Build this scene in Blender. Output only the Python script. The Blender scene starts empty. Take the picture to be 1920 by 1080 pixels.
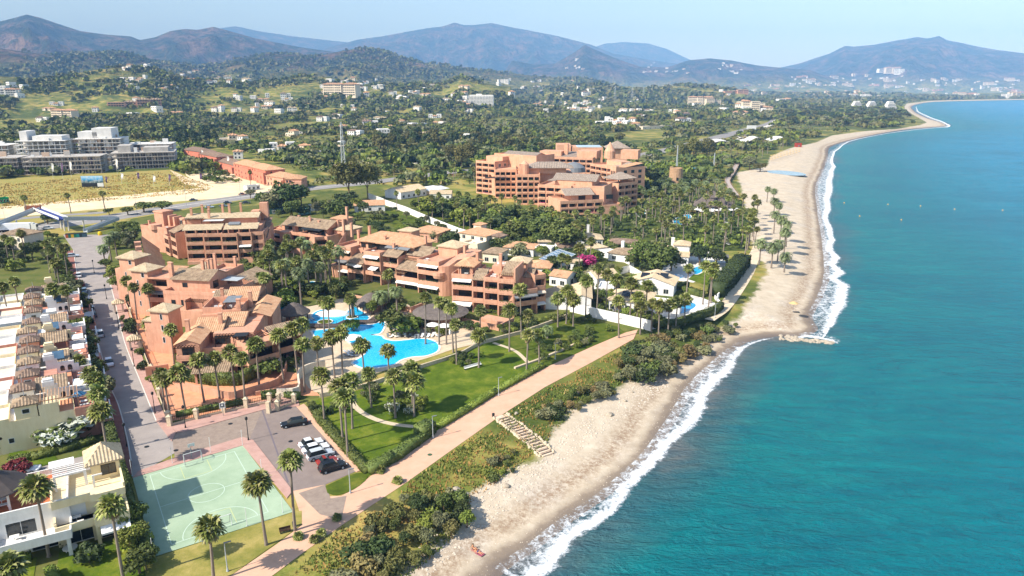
import bpy, bmesh, math, random
import numpy as np
from mathutils import Vector, Matrix
R = math.radians
SC = bpy.context.scene
# ------------------------------------------------------------ camera
F = 1345.0; PITCH = math.atan(375 / 1345.0); SP = math.sin(PITCH); CP = math.cos(PITCH); CAMZ = 69.0
cd = bpy.data.cameras.new('camera'); cam = bpy.data.objects.new('camera', cd); SC.collection.objects.link(cam)
cd.sensor_width = 36; cd.lens = F / 1920 * 36; cd.clip_start = 1; cd.clip_end = 80000
cam.location = (0, 0, CAMZ); cam.rotation_euler = (math.pi / 2 - PITCH, 0, 0); SC.camera = cam
# ------------------------------------------------------------ light
SUN_EL = R(42); SUN_DIR = Vector((-0.845, -0.53, 0)).normalized()      # towards the sun, horizontal
w = bpy.data.worlds.new('World'); SC.world = w; w.use_nodes = True
nt = w.node_tree; bg = nt.nodes['Background']; sky = nt.nodes.new('ShaderNodeTexSky')
sky.sky_type = 'NISHITA'; sky.sun_disc = False; sky.sun_elevation = SUN_EL
sky.sun_rotation = math.atan2(SUN_DIR.x, SUN_DIR.y); sky.altitude = 50; sky.air_density = 1.0; sky.dust_density = .8; sky.ozone_density = 1.0
nt.links.new(sky.outputs[0], bg.inputs[0]); bg.inputs[1].default_value = 0.135
sl = bpy.data.lights.new('sun', 'SUN'); sl.energy = 4.6; sl.angle = R(0.53); sl.color = (1.0, 0.945, 0.86)
so = bpy.data.objects.new('sun', sl); SC.collection.objects.link(so)
so.rotation_euler = Vector((SUN_DIR.x * math.cos(SUN_EL), SUN_DIR.y * math.cos(SUN_EL), math.sin(SUN_EL))).to_track_quat('Z', 'Y').to_euler()
SC.view_settings.view_transform = 'Standard'; SC.view_settings.look = 'None'; SC.view_settings.exposure = 0.78; SC.view_settings.gamma = 1
SC.render.engine = 'CYCLES'
cy = SC.cycles; cy.max_bounces = 5; cy.diffuse_bounces = 3; cy.glossy_bounces = 2; cy.transmission_bounces = 2; cy.transparent_max_bounces = 12; cy.volume_bounces = 0
cy.use_denoising = True; cy.caustics_reflective = False; cy.caustics_refractive = False

# ------------------------------------------------------------ helpers
def col(c):
    if isinstance(c, str):
        v = [int(c[i:i + 2], 16) / 255 for i in (0, 2, 4)]
        return tuple(x / 12.92 if x < .04045 else ((x + .055) / 1.055) ** 2.4 for x in v) + (1,)
    return tuple(c) + (1,) if len(c) == 3 else tuple(c)
class NT:
    """small node-tree writer"""
    def __init__(s, name):
        s.m = bpy.data.materials.new(name); s.m.use_nodes = True; s.t = s.m.node_tree; s.b = s.t.nodes['Principled BSDF']; s.out = s.t.nodes['Material Output']
    def n(s, typ, **kw):
        nd = s.t.nodes.new('ShaderNode' + typ)
        for k, v in kw.items():
            if k.startswith('_'): nd.inputs[int(k[1:])].default_value = v
            else: setattr(nd, k, v)
        return nd
    def l(s, a, b): s.t.links.new(a, b)
    def coord(s, obj=False):
        if obj: return s.n('TexCoord').outputs['Object']
        return s.n('NewGeometry').outputs['Position']
    def noise(s, vec, scale, detail=3, rough=.55, dist=0):
        nd = s.n('TexNoise'); nd.inputs['Scale'].default_value = scale; nd.inputs['Detail'].default_value = detail
        nd.inputs['Roughness'].default_value = rough; nd.inputs['Distortion'].default_value = dist; s.l(vec, nd.inputs['Vector']); return nd.outputs['Fac']
    def ramp(s, fac, stops, interp='LINEAR'):
        nd = s.n('ValToRGB'); cr = nd.color_ramp; cr.interpolation = interp
        while len(cr.elements) < len(stops): cr.elements.new(.5)
        for e, (p, c) in zip(cr.elements, stops): e.position = p; e.color = col(c) if not isinstance(c, (int, float)) else (c, c, c, 1)
        s.l(fac, nd.inputs[0]); return nd.outputs[0]
    def mix(s, f, a, b, mode='MIX'):
        nd = s.n('Mix', data_type='RGBA', blend_type=mode)
        for sock, v in ((nd.inputs[0], f), (nd.inputs[6], a), (nd.inputs[7], b)):
            if isinstance(v, (int, float)): sock.default_value = v
            elif isinstance(v, (tuple, str)): sock.default_value = col(v)
            else: s.l(v, sock)
        return nd.outputs[2]
    def math(s, op, a, b=0.0, clamp=False):
        nd = s.n('Math', operation=op); nd.use_clamp = clamp
        for i, v in enumerate((a, b)):
            if isinstance(v, (int, float)): nd.inputs[i].default_value = v
            else: s.l(v, nd.inputs[i])
        return nd.outputs[0]
    def mapr(s, v, a, b, c=0.0, d=1.0):
        nd = s.n('MapRange'); s.l(v, nd.inputs[0])
        for i, x in enumerate((a, b, c, d)): nd.inputs[i + 1].default_value = x
        return nd.outputs[0]
    def attr(s, name): return s.n('Attribute', attribute_name=name).outputs['Fac']
    def base(s, c):
        if isinstance(c, (tuple, str)): s.b.inputs['Base Color'].default_value = col(c)
        else: s.l(c, s.b.inputs['Base Color'])
        return s
    def rough(s, r, spec=.3):
        s.b.inputs['Roughness'].default_value = r; s.b.inputs['Specular IOR Level'].default_value = spec; return s
    def bump(s, h, strength=.5, dist=.1):
        nd = s.n('Bump'); nd.inputs['Strength'].default_value = strength; nd.inputs['Distance'].default_value = dist
        s.l(h, nd.inputs['Height']); s.l(nd.outputs[0], s.b.inputs['Normal']); return s
MATS = {}
def plain(name, c1, c2=None, scale=1.0, rough=.8, spec=.25, bump=0, bscale=None, detail=4, obj=False, metal=0, bdist=.03):
    """surface whose colour wanders between two tones"""
    if name in MATS: return MATS[name]
    t = NT(name)
    v = t.coord(obj)
    if c2 is None: t.base(c1)
    else: t.base(t.ramp(t.noise(v, scale, detail, .62), [(.3, c1), (.7, c2)]))
    t.rough(rough, spec); t.b.inputs['Metallic'].default_value = metal
    if bump: t.bump(t.noise(v, bscale or scale * 6, 3), bump, bdist)
    MATS[name] = t.m; return t.m

def link(o, parent=None):
    SC.collection.objects.link(o)
    if parent is not None: o.parent = parent
    return o
def tag(o, label=None, cat=None, group=None, kind=None):
    for k, v in (('label', label), ('category', cat), ('group', group), ('kind', kind)):
        if v: o[k] = v
    return o
def empty(name, loc=(0, 0, 0), rz=0, label=None, cat=None, group=None):
    o = bpy.data.objects.new(name, None); link(o); o.location = loc; o.rotation_euler = (0, 0, rz); o.empty_display_size = .5
    return tag(o, label, cat, group)
class MB:
    """collects shapes into one mesh"""
    def __init__(s): s.v = []; s.f = []; s.mi = []; s.sm = []; s.cur = 0; s.smooth = False; s.M = None
    def add(s, vs, fs):
        b = len(s.v)
        if s.M is not None: vs = [tuple(s.M @ Vector(p)) for p in vs]
        s.v += [tuple(p) for p in vs]
        for f in fs: s.f.append([b + i for i in f]); s.mi.append(s.cur); s.sm.append(s.smooth)
        return s
    def box(s, x0, x1, y0, y1, z0, z1):
        return s.add([(x0, y0, z0), (x1, y0, z0), (x1, y1, z0), (x0, y1, z0), (x0, y0, z1), (x1, y0, z1), (x1, y1, z1), (x0, y1, z1)],
                     [(3, 2, 1, 0), (4, 5, 6, 7), (0, 1, 5, 4), (1, 2, 6, 5), (2, 3, 7, 6), (3, 0, 4, 7)])
    def prism(s, pts, z0, z1):
        """extruded outline; pts anticlockwise"""
        n = len(pts); a = sum(pts[i][0] * pts[(i + 1) % n][1] - pts[(i + 1) % n][0] * pts[i][1] for i in range(n))
        if a < 0: pts = pts[::-1]
        z0 = z0 if hasattr(z0, '__len__') else [z0] * n; z1 = z1 if hasattr(z1, '__len__') else [z1] * n
        vs = [(p[0], p[1], z) for p, z in zip(pts, z0)] + [(p[0], p[1], z) for p, z in zip(pts, z1)]
        return s.add(vs, [tuple(range(n))[::-1], tuple(range(n, 2 * n))] + [(i, (i + 1) % n, n + (i + 1) % n, n + i) for i in range(n)])
    def tube(s, path, r0, r1=None, n=8, cap=True):
        r1 = r0 if r1 is None else r1; P = [Vector(p) for p in path]; k = len(P); vs = []; fs = []
        for i, p in enumerate(P):
            d = (P[min(i + 1, k - 1)] - P[max(i - 1, 0)]).normalized(); u = d.orthogonal().normalized()
            if abs(d.z) > .8: u = Vector((1, 0, 0)); u = (u - d * u.dot(d)).normalized()
            q = d.cross(u); r = r0 + (r1 - r0) * i / (k - 1)
            for j in range(n): a = 2 * math.pi * j / n; vs.append(tuple(p + (u * math.cos(a) + q * math.sin(a)) * r))
        for i in range(k - 1):
            for j in range(n): a = i * n + j; b = i * n + (j + 1) % n; fs.append((a, b, b + n, a + n))
        if cap: fs += [tuple(range(n))[::-1], tuple(range((k - 1) * n, k * n))]
        return s.add(vs, fs)
    def lathe(s, prof, cx=0, cy=0, n=16):
        vs = []; fs = []
        for r, z in prof:
            for j in range(n): a = 2 * math.pi * j / n; vs.append((cx + r * math.cos(a), cy + r * math.sin(a), z))
        for i in range(len(prof) - 1):
            for j in range(n): a = i * n + j; b = i * n + (j + 1) % n; fs.append((a, b, b + n, a + n))
        fs += [tuple(range(n))[::-1], tuple(range((len(prof) - 1) * n, len(prof) * n))]
        return s.add(vs, fs)
    def mesh(s, name, mats, sharp=None):
        me = bpy.data.meshes.new(name); me.from_pydata(s.v, [], s.f)
        for m in (mats if isinstance(mats, (list, tuple)) else [mats]): me.materials.append(m)
        me.polygons.foreach_set('material_index', s.mi); me.polygons.foreach_set('use_smooth', s.sm); me.update(); return me
    def build(s, name, mats, parent=None, loc=None, rz=None, **t):
        if not s.f: return None
        o = bpy.data.objects.new(name, s.mesh(name, mats)); link(o, parent)
        if loc: o.location = loc
        if rz is not None: o.rotation_euler = (0, 0, rz)
        return tag(o, **t) if t else o
def npmesh(name, V, Fq, mats, smooth=False, mi=None, n=None):
    """fast mesh from numpy arrays (all faces with the same number of corners)"""
    me = bpy.data.meshes.new(name); V = np.asarray(V, np.float32); Fq = np.asarray(Fq, np.int32); k = Fq.shape[1]
    me.vertices.add(len(V)); me.vertices.foreach_set('co', V.ravel())
    me.loops.add(Fq.size); me.loops.foreach_set('vertex_index', Fq.ravel())
    me.polygons.add(len(Fq)); me.polygons.foreach_set('loop_start', np.arange(0, Fq.size, k, dtype=np.int32))
    if smooth: me.polygons.foreach_set('use_smooth', np.ones(len(Fq), bool))
    if mi is not None: me.polygons.foreach_set('material_index', np.asarray(mi, np.int32))
    for m in (mats if isinstance(mats, (list, tuple)) else [mats]): me.materials.append(m)
    me.update(calc_edges=True); return me
def fattr(me, name, arr):
    a = me.attributes.new(name, 'FLOAT', 'POINT'); a.data.foreach_set('value', np.asarray(arr, np.float32))

# ------------------------------------------------------------ numpy noise
_rs = np.random.RandomState(7); _T = _rs.rand(256, 256).astype(np.float64)
def vnoise(x, y):
    xi = np.floor(x).astype(int); yi = np.floor(y).astype(int); fx = x - xi; fy = y - yi
    fx = fx * fx * (3 - 2 * fx); fy = fy * fy * (3 - 2 * fy)
    a = _T[xi & 255, yi & 255]; b = _T[(xi + 1) & 255, yi & 255]; c = _T[xi & 255, (yi + 1) & 255]; d = _T[(xi + 1) & 255, (yi + 1) & 255]
    return (a * (1 - fx) + b * fx) * (1 - fy) + (c * (1 - fx) + d * fx) * fy
def fbm(x, y, o=4, ridged=False):
    s = 0; a = .5; t = 0
    for i in range(o):
        n = vnoise(x + i * 17.3, y + i * 9.1)
        if ridged: n = 1 - abs(2 * n - 1)
        s = s + n * a; t += a; a *= .5; x = x * 2.03; y = y * 2.03
    return s / t
def sstep(a, b, x): t = np.clip((x - a) / (b - a), 0, 1); return t * t * (3 - 2 * t)

# ------------------------------------------------------------ from a pixel of the photograph to a place on the land
def ray(px, py):
    u = (px - 960) / F; v = (py - 540) / F
    return u, CP - v * SP, -SP - v * CP
GZ = 3.0
def at(px, py, z=GZ):
    dx, dy, dz = ray(px, py); t = (z - CAMZ) / dz; return Vector((dx * t, dy * t, z))
def pts(pl, z=GZ): return [(at(a, b, z).x, at(a, b, z).y) for a, b in pl]

SHORE_PX = [(700, 1400), (850, 1180), (940, 1080), (1010, 1030), (1080, 975), (1150, 925), (1220, 860), (1262, 800), (1300, 735), (1340, 690), (1395, 646), (1450, 632), (1505, 632),
            (1535, 618), (1525, 595), (1542, 560), (1556, 520), (1553, 470), (1544, 420), (1537, 380), (1534, 350), (1545, 320), (1553, 295), (1558, 275),
            (1600, 262), (1650, 251), (1700, 243), (1745, 239), (1776, 236), (1764, 229), (1736, 220), (1714, 208), (1712, 198), (1745, 191.5), (1800, 189.5), (1870, 188), (1930, 187), (2020, 186), (2600, 185)]
SAND_PX = [(560, 1300), (690, 1130), (750, 1080), (800, 1025), (860, 985), (880, 930), (960, 885), (1015, 862), (1035, 815), (1070, 775), (1130, 745), (1180, 715), (1245, 690), (1300, 655), (1350, 612),
           (1385, 595), (1398, 575), (1420, 545), (1440, 510), (1425, 490), (1412, 470), (1405, 440), (1398, 400), (1392, 360), (1380, 326), (1400, 322), (1438, 314), (1444, 296), (1478, 280), (1530, 268),
           (1560, 255), (1620, 247), (1680, 241), (1725, 236), (1738, 231), (1712, 216), (1694, 203), (1700, 195), (1745, 189.6), (1800, 188), (1870, 186.8), (1930, 186), (2020, 185), (2600, 184)]
SHORE = np.array(pts(SHORE_PX, 0.0)); SANDL = np.array([(at(a, b, 2.2 if b > 240 else 1.5).x, at(a, b, 2.2 if b > 240 else 1.5).y) for a, b in SAND_PX])
def catmull(P, k=6):
    P = np.vstack([P[:1] * 2 - P[1:2], P, P[-1:] * 2 - P[-2:-1]]); out = []
    for i in range(1, len(P) - 2):
        for j in range(k):
            t = j / k; a, b, c, d = P[i - 1:i + 3]
            out.append(.5 * ((2 * b) + (-a + c) * t + (2 * a - 5 * b + 4 * c - d) * t * t + (-a + 3 * b - 3 * c + d) * t ** 3))
    out.append(P[-2]); return np.array(out)
SHORE_S = catmull(SHORE, 4)
def pdist(x, y, L):
    d = np.full(x.shape, 1e18)
    for (ax, ay), (bx, by) in zip(L[:-1], L[1:]):
        ux, uy = bx - ax, by - ay; q = ux * ux + uy * uy + 1e-9
        t = np.clip(((x - ax) * ux + (y - ay) * uy) / q, 0, 1)
        d = np.minimum(d, (x - ax - t * ux) ** 2 + (y - ay - t * uy) ** 2)
    return np.sqrt(d)
def inpoly(x, y, L):
    c = np.zeros(x.shape, bool); n = len(L)
    for i in range(n):
        x1, y1 = L[i]; x2, y2 = L[(i + 1) % n]
        if y1 == y2: continue
        c ^= ((y1 > y) != (y2 > y)) & (x < (x2 - x1) * (y - y1) / (y2 - y1) + x1)
    return c
def landpoly(L): return np.vstack([L, [(60000, 60000), (-60000, 60000), (-60000, -3000), (L[0][0] - 90, -3000)]])
LANDP = landpoly(SHORE_S); SANDP = landpoly(SANDL)
def sdshore(x, y): d = pdist(x, y, SHORE_S); return np.where(inpoly(x, y, LANDP), d, -d)
def sdsand(x, y): d = pdist(x, y, SANDL); return np.where(inpoly(x, y, SANDP), d, -d)     # >0 inland of the sand

# mountain chains: (distance, width of the near slope, roughness, crest line as seen from the sea front)
CH = [(21000, 5500, .7, [(340, 160), (380, 70), (412, 52), (440, 47), (500, 58), (560, 68), (620, 75), (660, 78), (720, 100), (760, 160)]),
      (23000, 4000, .6, [(1060, 160), (1100, 92), (1135, 80), (1170, 77), (1215, 80), (1250, 90), (1285, 107), (1330, 126), (1390, 160)]),
      (17000, 5200, .95, [(560, 160), (610, 90), (670, 74), (720, 66), (770, 57), (800, 52), (830, 49), (853, 41), (868, 46), (890, 46), (922, 42), (950, 49), (985, 55), (1040, 66), (1080, 76), (1110, 84), (1150, 100), (1220, 112), (1290, 122), (1360, 135), (1440, 160)]),
      (15000, 5000, .95, [(1400, 162), (1460, 127), (1500, 118), (1530, 108), (1555, 100), (1585, 85), (1600, 87), (1640, 83), (1680, 75), (1700, 72), (1720, 68), (1740, 71), (1762, 66), (1775, 74), (1800, 79), (1830, 86), (1870, 93), (1920, 99), (2000, 108), (2200, 135)]),
      (10000, 3800, 1.0, [(-500, 80), (-200, 60), (0, 40), (25, 34), (50, 27), (75, 33), (110, 45), (150, 58), (200, 65), (245, 68), (262, 75), (290, 70), (320, 58), (347, 54), (370, 56), (400, 50), (430, 58), (480, 72), (560, 88), (640, 99), (700, 112), (760, 160)]),
      (11000, 2600, .9, [(930, 160), (960, 112), (1000, 120), (1040, 118), (1065, 104), (1082, 94), (1096, 82), (1112, 90), (1135, 100), (1165, 112), (1200, 124), (1250, 126), (1290, 112), (1330, 108), (1370, 112), (1420, 122), (1470, 127), (1520, 131), (1600, 160)]),
      (5600, 2300, .95, [(-400, 95), (-100, 85), (0, 90), (40, 96), (90, 102), (150, 100), (220, 98), (240, 100), (290, 115), (330, 118), (380, 124), (440, 112), (500, 100), (550, 102), (590, 106), (640, 95), (682, 89), (720, 95), (760, 108), (800, 118), (850, 124), (900, 132), (980, 140), (1100, 148), (1160, 162)]),
      (2600, 900, .5, [(-300, 150), (-100, 140), (0, 142), (60, 146), (120, 140), (180, 130), (215, 126), (260, 126), (300, 132), (330, 144), (380, 152), (430, 148), (470, 155), (530, 150), (570, 142), (610, 143), (650, 150), (690, 158), (760, 160), (830, 158), (865, 143), (890, 152), (960, 163)]),
      (3600, 700, .4, [(1020, 172), (1060, 164), (1130, 160), (1200, 163), (1260, 160), (1330, 164), (1400, 172)])]
CHN = []
for D, W, rg, pl in CH:
    az = []; te = []
    for a, b in pl:
        dx, dy, dz = ray(a, b); az.append(math.atan2(dx, dy)); te.append(dz / math.hypot(dx, dy))
    CHN.append((D, W, rg, np.array(az), np.array(te)))
def hgt(x, y, sd=None):
    x = np.asarray(x, float); y = np.asarray(y, float)
    r = np.hypot(x, y) + 1e-6; a = np.arctan2(x, y)
    if sd is None: sd = sdshore(x, y)
    beach = np.where(sd > 0, 3.0 * sstep(0, 26, sd) ** .9, np.maximum(sd * .06, -6))
    am = sstep(620, 2200, r) * sstep(100, 900, sd)
    z = beach + am * (fbm(x / 420 + 3, y / 420, 4) - .38) * 34 + am * sstep(1500, 4000, r) * (fbm(x / 900, y / 900 + 5, 3) - .3) * 40
    z = np.where(sd > 40, np.maximum(z, 3.0), z)
    for i, (D, W, rg, az, te) in enumerate(CHN):
        if not np.any((r > D - W) & (r < D * 1.6)): continue
        c = CAMZ + np.interp(a, az, te, left=-1, right=-1) * D; c = np.where(c > 8, c, 0)
        warp = (fbm(a * 30 + i, r / 2500, 3) - .5) * .35
        t = (r - D) / W; p = np.where(t < 0, np.clip(1 + t * (1 + warp), 0, 1), np.clip(1 - t * .8, 0, 1))
        p = p ** 1.25; sc = W / 4.2
        rn = fbm(x / sc + i * 7, y / sc, 6, True) - .55
        m = c * p + c * rg * rn * p ** .6 * np.clip(1 - p, 0, 1) * 1.8
        z = np.where((c > 0) & (p > 0), np.maximum(z, m), z)
    return z
def hz(x, y): return float(hgt(np.array([x]), np.array([y]))[0])
def land(px, py, tmax=20000):
    """where the line of sight through a pixel meets the terrain"""
    dx, dy, dz = ray(px, py); t = np.geomspace(60, tmax, 900)
    X = dx * t; Y = dy * t; Z = CAMZ + dz * t; h = hgt(X, Y); k = np.argmax(Z < h)
    if k == 0: return None
    t0 = t[k - 1]; t1 = t[k]
    f0 = (Z - h)[k - 1]; f1 = (Z - h)[k]; q = t0 + (t1 - t0) * f0 / (f0 - f1)
    return Vector((dx * q, dy * q, CAMZ + dz * q))

# ------------------------------------------------------------ ground and mountains: one sheet
def polar(a0, a1, na, r0, r1, nr):
    az = np.radians(np.linspace(a0, a1, na)); rr = np.geomspace(r0, r1, nr)
    A, RR = np.meshgrid(az, rr); x = (RR * np.sin(A)).ravel(); y = (RR * np.cos(A)).ravel()
    i = np.arange(nr - 1)[:, None] * na + np.arange(na - 1)[None, :]; i = i.ravel()
    return x, y, np.stack([i, i + 1, i + na + 1, i + na], 1)
def strips(x, y, k=40000):
    sd = np.concatenate([sdshore(x[i:i + k], y[i:i + k]) for i in range(0, len(x), k)]); return sd
x, y, fq = polar(-52, 52, 760, 45, 26000, 640)
sd = strips(x, y); ss = sdsand(x, y); z = hgt(x, y, sd)

def ground_material():
    t = NT('ground_cover'); P = t.coord()
    sep = t.n('SeparateXYZ'); t.l(P, sep.inputs[0])
    n1 = t.noise(P, .006, 6, .6); n2 = t.noise(P, .045, 5, .65); n3 = t.noise(P, .35, 5, .7); n4 = t.noise(P, 2.2, 3, .7)
    dry = t.ramp(n3, [(.3, '8f7c45'), (.5, 'a79252'), (.72, 'bca868')])
    grass = t.ramp(n4, [(.3, '5a6426'), (.55, '737a32'), (.75, '8f8a44')])
    scrub = t.ramp(n3, [(.35, '3b4a1e'), (.6, '56602b'), (.75, '6f703a')])
    k = t.mapr(t.math('ADD', n2, t.math('MULTIPLY', n3, .5)), .58, .82)
    c = t.mix(k, dry, grass)
    k2 = t.mapr(t.math('ADD', n1, t.math('MULTIPLY', n2, .7)), .78, .94)
    c = t.mix(k2, c, scrub)
    # high slopes: scrub and bare rock
    rock = t.ramp(t.noise(P, .0035, 10, .78), [(.38, '26341e'), (.48, '444c32'), (.56, '7a6150'), (.68, 'a3866f')])
    zf = t.mapr(sep.outputs[2], 60, 260); c = t.mix(zf, c, rock)
    # the beach
    sand = t.ramp(t.noise(P, .25, 8, .7), [(.3, 'b0a089'), (.55, 'c4b49c'), (.75, 'd4c6b0')])
    peb = t.n('TexVoronoi'); peb.inputs['Scale'].default_value = 1.6; t.l(P, peb.inputs['Vector'])
    sand = t.mix(t.mapr(t.noise(P, .07, 4), .52, .66, 0, .55), sand, t.ramp(peb.outputs['Color'], [(.2, '9c9184'), (.8, 'cfc5b6')]))
    sh = t.attr('shore'); jn = t.math('MULTIPLY', t.math('SUBTRACT', n2, .5), 5.0)
    shj = t.math('ADD', sh, t.math('ADD', jn, t.math('MULTIPLY', t.math('SUBTRACT', n3, .5), 2.6)))
    weed = t.math('MULTIPLY', t.mapr(shj, 4.5, 7.0), t.mapr(shj, 11.5, 8.0)); weed = t.math('MULTIPLY', weed, t.mapr(t.noise(P, 1.1, 5, .8), .38, .6))
    sand = t.mix(t.math('MULTIPLY', weed, .85), sand, '866b52')
    wet = t.mapr(shj, 5.2, 3.2); sand = t.mix(wet, sand, t.mix(t.mapr(shj, 4, 1), '8f7f6c', '6c6158'))
    sj = t.math('ADD', t.attr('sandline'), t.math('MULTIPLY', t.math('SUBTRACT', t.noise(P, .16, 6, .75), .5), 9.0))
    c = t.mix(t.mapr(sj, .9, -.7), c, sand)
    t.base(c).rough(.92, .15); rid = t.math('ABSOLUTE', t.math('SUBTRACT', t.noise(P, .0022, 9, .62, .5), .5)); rid = t.math('MULTIPLY', t.math('MULTIPLY', rid, 900.0), t.mapr(sep.outputs[2], 40, 300))
    t.bump(t.math('ADD', t.math('ADD', t.math('MULTIPLY', n3, .12), t.math('MULTIPLY', n4, .05)), rid), .9, 1.0)
    return t.m
me = npmesh('ground', np.stack([x, y, z], 1), fq, ground_material(), True)
fattr(me, 'shore', np.clip(sd, -50, 400)); fattr(me, 'sandline', np.clip(ss, -200, 200))
tag(link(bpy.data.objects.new('ground', me)), kind='structure')

# ------------------------------------------------------------ sea
def sea_material():
    t = NT('sea_water'); P = t.coord(); sh = t.math('MULTIPLY', t.attr('shore'), -1.0)
    n = t.noise(P, .012, 5, .6); n2 = t.noise(P, .06, 4)
    shj = t.math('ADD', sh, t.math('MULTIPLY', t.math('SUBTRACT', n, .5), 46.0))
    c = t.ramp(t.mapr(shj, 0, 420), [(0, (.16, .15, .14)), (.012, (.07, .12, .12)), (.035, (.004, .17, .17)), (.12, (.0, .145, .17)), (.32, (.0, .19, .30)), (1, (.0, .22, .47))])
    c = t.mix(t.mapr(n, .45, .72, 0, .6), c, (.0, .085, .12)); sw = t.n('Mapping'); sw.inputs['Rotation'].default_value = (0, 0, R(35)); sw.inputs['Scale'].default_value = (1, 3.5, 1); t.l(P, sw.inputs['Vector']); c = t.mix(t.mapr(t.noise(sw.outputs[0], .035, 5, .7, 1.2), .38, .68, 0, .6), c, (.0, .085, .125))
    t.base(c).rough(.24, .16); t.b.inputs['IOR'].default_value = 1.333
    mp = t.n('Mapping'); mp.inputs['Rotation'].default_value = (0, 0, R(35)); mp.inputs['Scale'].default_value = (1, 2.6, 1); t.l(P, mp.inputs['Vector'])
    w1 = t.noise(mp.outputs[0], .16, 5, .65, .6); w2 = t.noise(mp.outputs[0], .9, 4, .6)
    t.bump(t.math('ADD', w1, t.math('MULTIPLY', w2, .3)), 1.0, 1.7)
    return t.m
x, y, fq = polar(-30, 52, 360, 40, 26000, 300); sds = strips(x, y)
me = npmesh('sea', np.stack([x, y, x * 0], 1), fq, sea_material(), True); fattr(me, 'shore', np.clip(sds, -800, 50))
tag(link(bpy.data.objects.new('sea', me)), kind='structure')

def foam_material():
    t = NT('foam'); P = t.coord(); v = t.attr('across'); w = t.attr('dens')
    n = t.noise(P, .55, 7, .78, .8); n2 = t.noise(P, 2.0, 4, .7)
    k = t.math('ADD', t.math('ADD', n, t.math('MULTIPLY', n2, .3)), w)
    pr = t.ramp(t.mapr(v, -1, 1), [(0, .15), (.1, .50), (.3, .56), (.5, .56), (.62, .70), (.72, .76), (.84, .48), (1, .1)]); k = t.math('ADD', k, t.math('SUBTRACT', pr, .5))
    a = t.mapr(k, .66, .92)
    t.base((.82, .85, .86)).rough(.9, .1); t.l(a, t.b.inputs['Alpha']); t.bump(n, .6, .3)
    return t.m
FOAM = foam_material()
def foam(pl, width, dens, name='foam', z=.05, offs=0.0, sub=3, world=None):
    L = catmull(np.array(pts(pl, 0.0)) if world is None else world, sub)
    T = np.gradient(L, axis=0); T /= np.linalg.norm(T, axis=1)[:, None] + 1e-9; N = np.stack([T[:, 1], -T[:, 0]], 1)
    n = len(L); m = 7; vs = []; ac = []; de = []
    for i in range(n):
        s = i / (n - 1); wd = np.interp(s, np.linspace(0, 1, len(width)), width)
        dd = np.interp(s, np.linspace(0, 1, len(dens)), dens) if hasattr(dens, '__len__') else dens
        wob = (vnoise(np.array(L[i, 0] / 9), np.array(L[i, 1] / 9)) - .5) * wd * .3
        for j in range(m):
            q = j / (m - 1) * 2 - 1; p = L[i] + N[i] * ((q - .36) * wd / 2 + wob); vs.append((p[0], p[1], z + (1 - q * q) * .05)); ac.append(q); de.append(dd)
    fs = [(i * m + j, i * m + j + 1, (i + 1) * m + j + 1, (i + 1) * m + j) for i in range(n - 1) for j in range(m - 1)]
    me = npmesh(name, vs, fs, FOAM, True); fattr(me, 'across', ac); fattr(me, 'dens', de)
    return tag(link(bpy.data.objects.new(name, me)), kind='stuff')
foam([(975, 1092), (1045, 1032), (1108, 972), (1172, 912), (1232, 848), (1282, 795), (1320, 742), (1352, 700), (1390, 657), (1418, 642), (1450, 634)], [11, 11, 10, 9, 9, 11, 13, 12, 8, 5, 2], [.0, .02, -.02, .01, .02, 0, .02, -.03, -.08, -.15])
foam([(1478, 638), (1510, 630), (1550, 637), (1572, 645)], [4, 8, 7, 2], [-.08, .02, -.05])
foam([(1545, 632), (1553, 605), (1566, 575), (1573, 545), (1567, 510), (1560, 470), (1555, 440), (1551, 410), (1549, 385), (1553, 350), (1560, 320), (1561, 300), (1565, 285), (1592, 266), (1642, 254), (1702, 245), (1750, 240), (1780, 237), (1768, 229), (1742, 219), (1722, 209), (1718, 200)],
     [2, 10, 14, 15, 13, 11, 10, 11, 14, 18, 14, 10, 8, 7, 7, 8, 10, 16, 14, 12, 10, 4], [-.02, .03, .02, .04, .02, .03, .03, .0, -.05, .0, .04, .05, .0])
# ------------------------------------------------------------ flat ground works
def sheet(name, pl, z, mat, kind='structure', world=False, thick=None, **t):
    P = pl if world else pts(pl)
    m = MB(); n = len(P); a = sum(P[i][0] * P[(i + 1) % n][1] - P[(i + 1) % n][0] * P[i][1] for i in range(n))
    if a < 0: P = P[::-1]
    if thick: m.prism(P, z - thick, z)
    else: m.add([(p[0], p[1], z) for p in P], [tuple(range(n))])
    return m.build(name, mat, kind=kind, **t)
def smooth(pl, k=5): return [tuple(p) for p in catmull(np.array(pl, float), k)]
def ribbon(name, L, wd, z, mat, kind='structure', drape=False, world=False, **t):
    L = catmull(np.array(pts(L) if not world else L, float), 5); T = np.gradient(L, axis=0); T /= np.linalg.norm(T, axis=1)[:, None]; N = np.stack([T[:, 1], -T[:, 0]], 1)
    wd = np.interp(np.linspace(0, 1, len(L)), np.linspace(0, 1, len(wd)), wd) if hasattr(wd, '__len__') else np.full(len(L), wd)
    vs = []
    for p, nn, ww in zip(L, N, wd):
        for s in (-.5, .5):
            q = p + nn * ww * s; vs.append((q[0], q[1], (max(hz(q[0], q[1]), GZ) + z - GZ) if drape else z))
    m = MB(); m.add(vs, [(2 * i, 2 * i + 1, 2 * i + 3, 2 * i + 2) for i in range(len(L) - 1)])
    return m.build(name, mat, kind=kind, **t)
ASPH = plain('asphalt', '8f8680', 'a1978f', .25, .9, .2, .1, 4)
COBB = plain('cobbles', '857569', '978779', 1.2, .9, .2, .4, 3)
PARK = plain('parking_paving', '7d7069', '8a7c74', .5, .9, .2, .2, 3)
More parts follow.
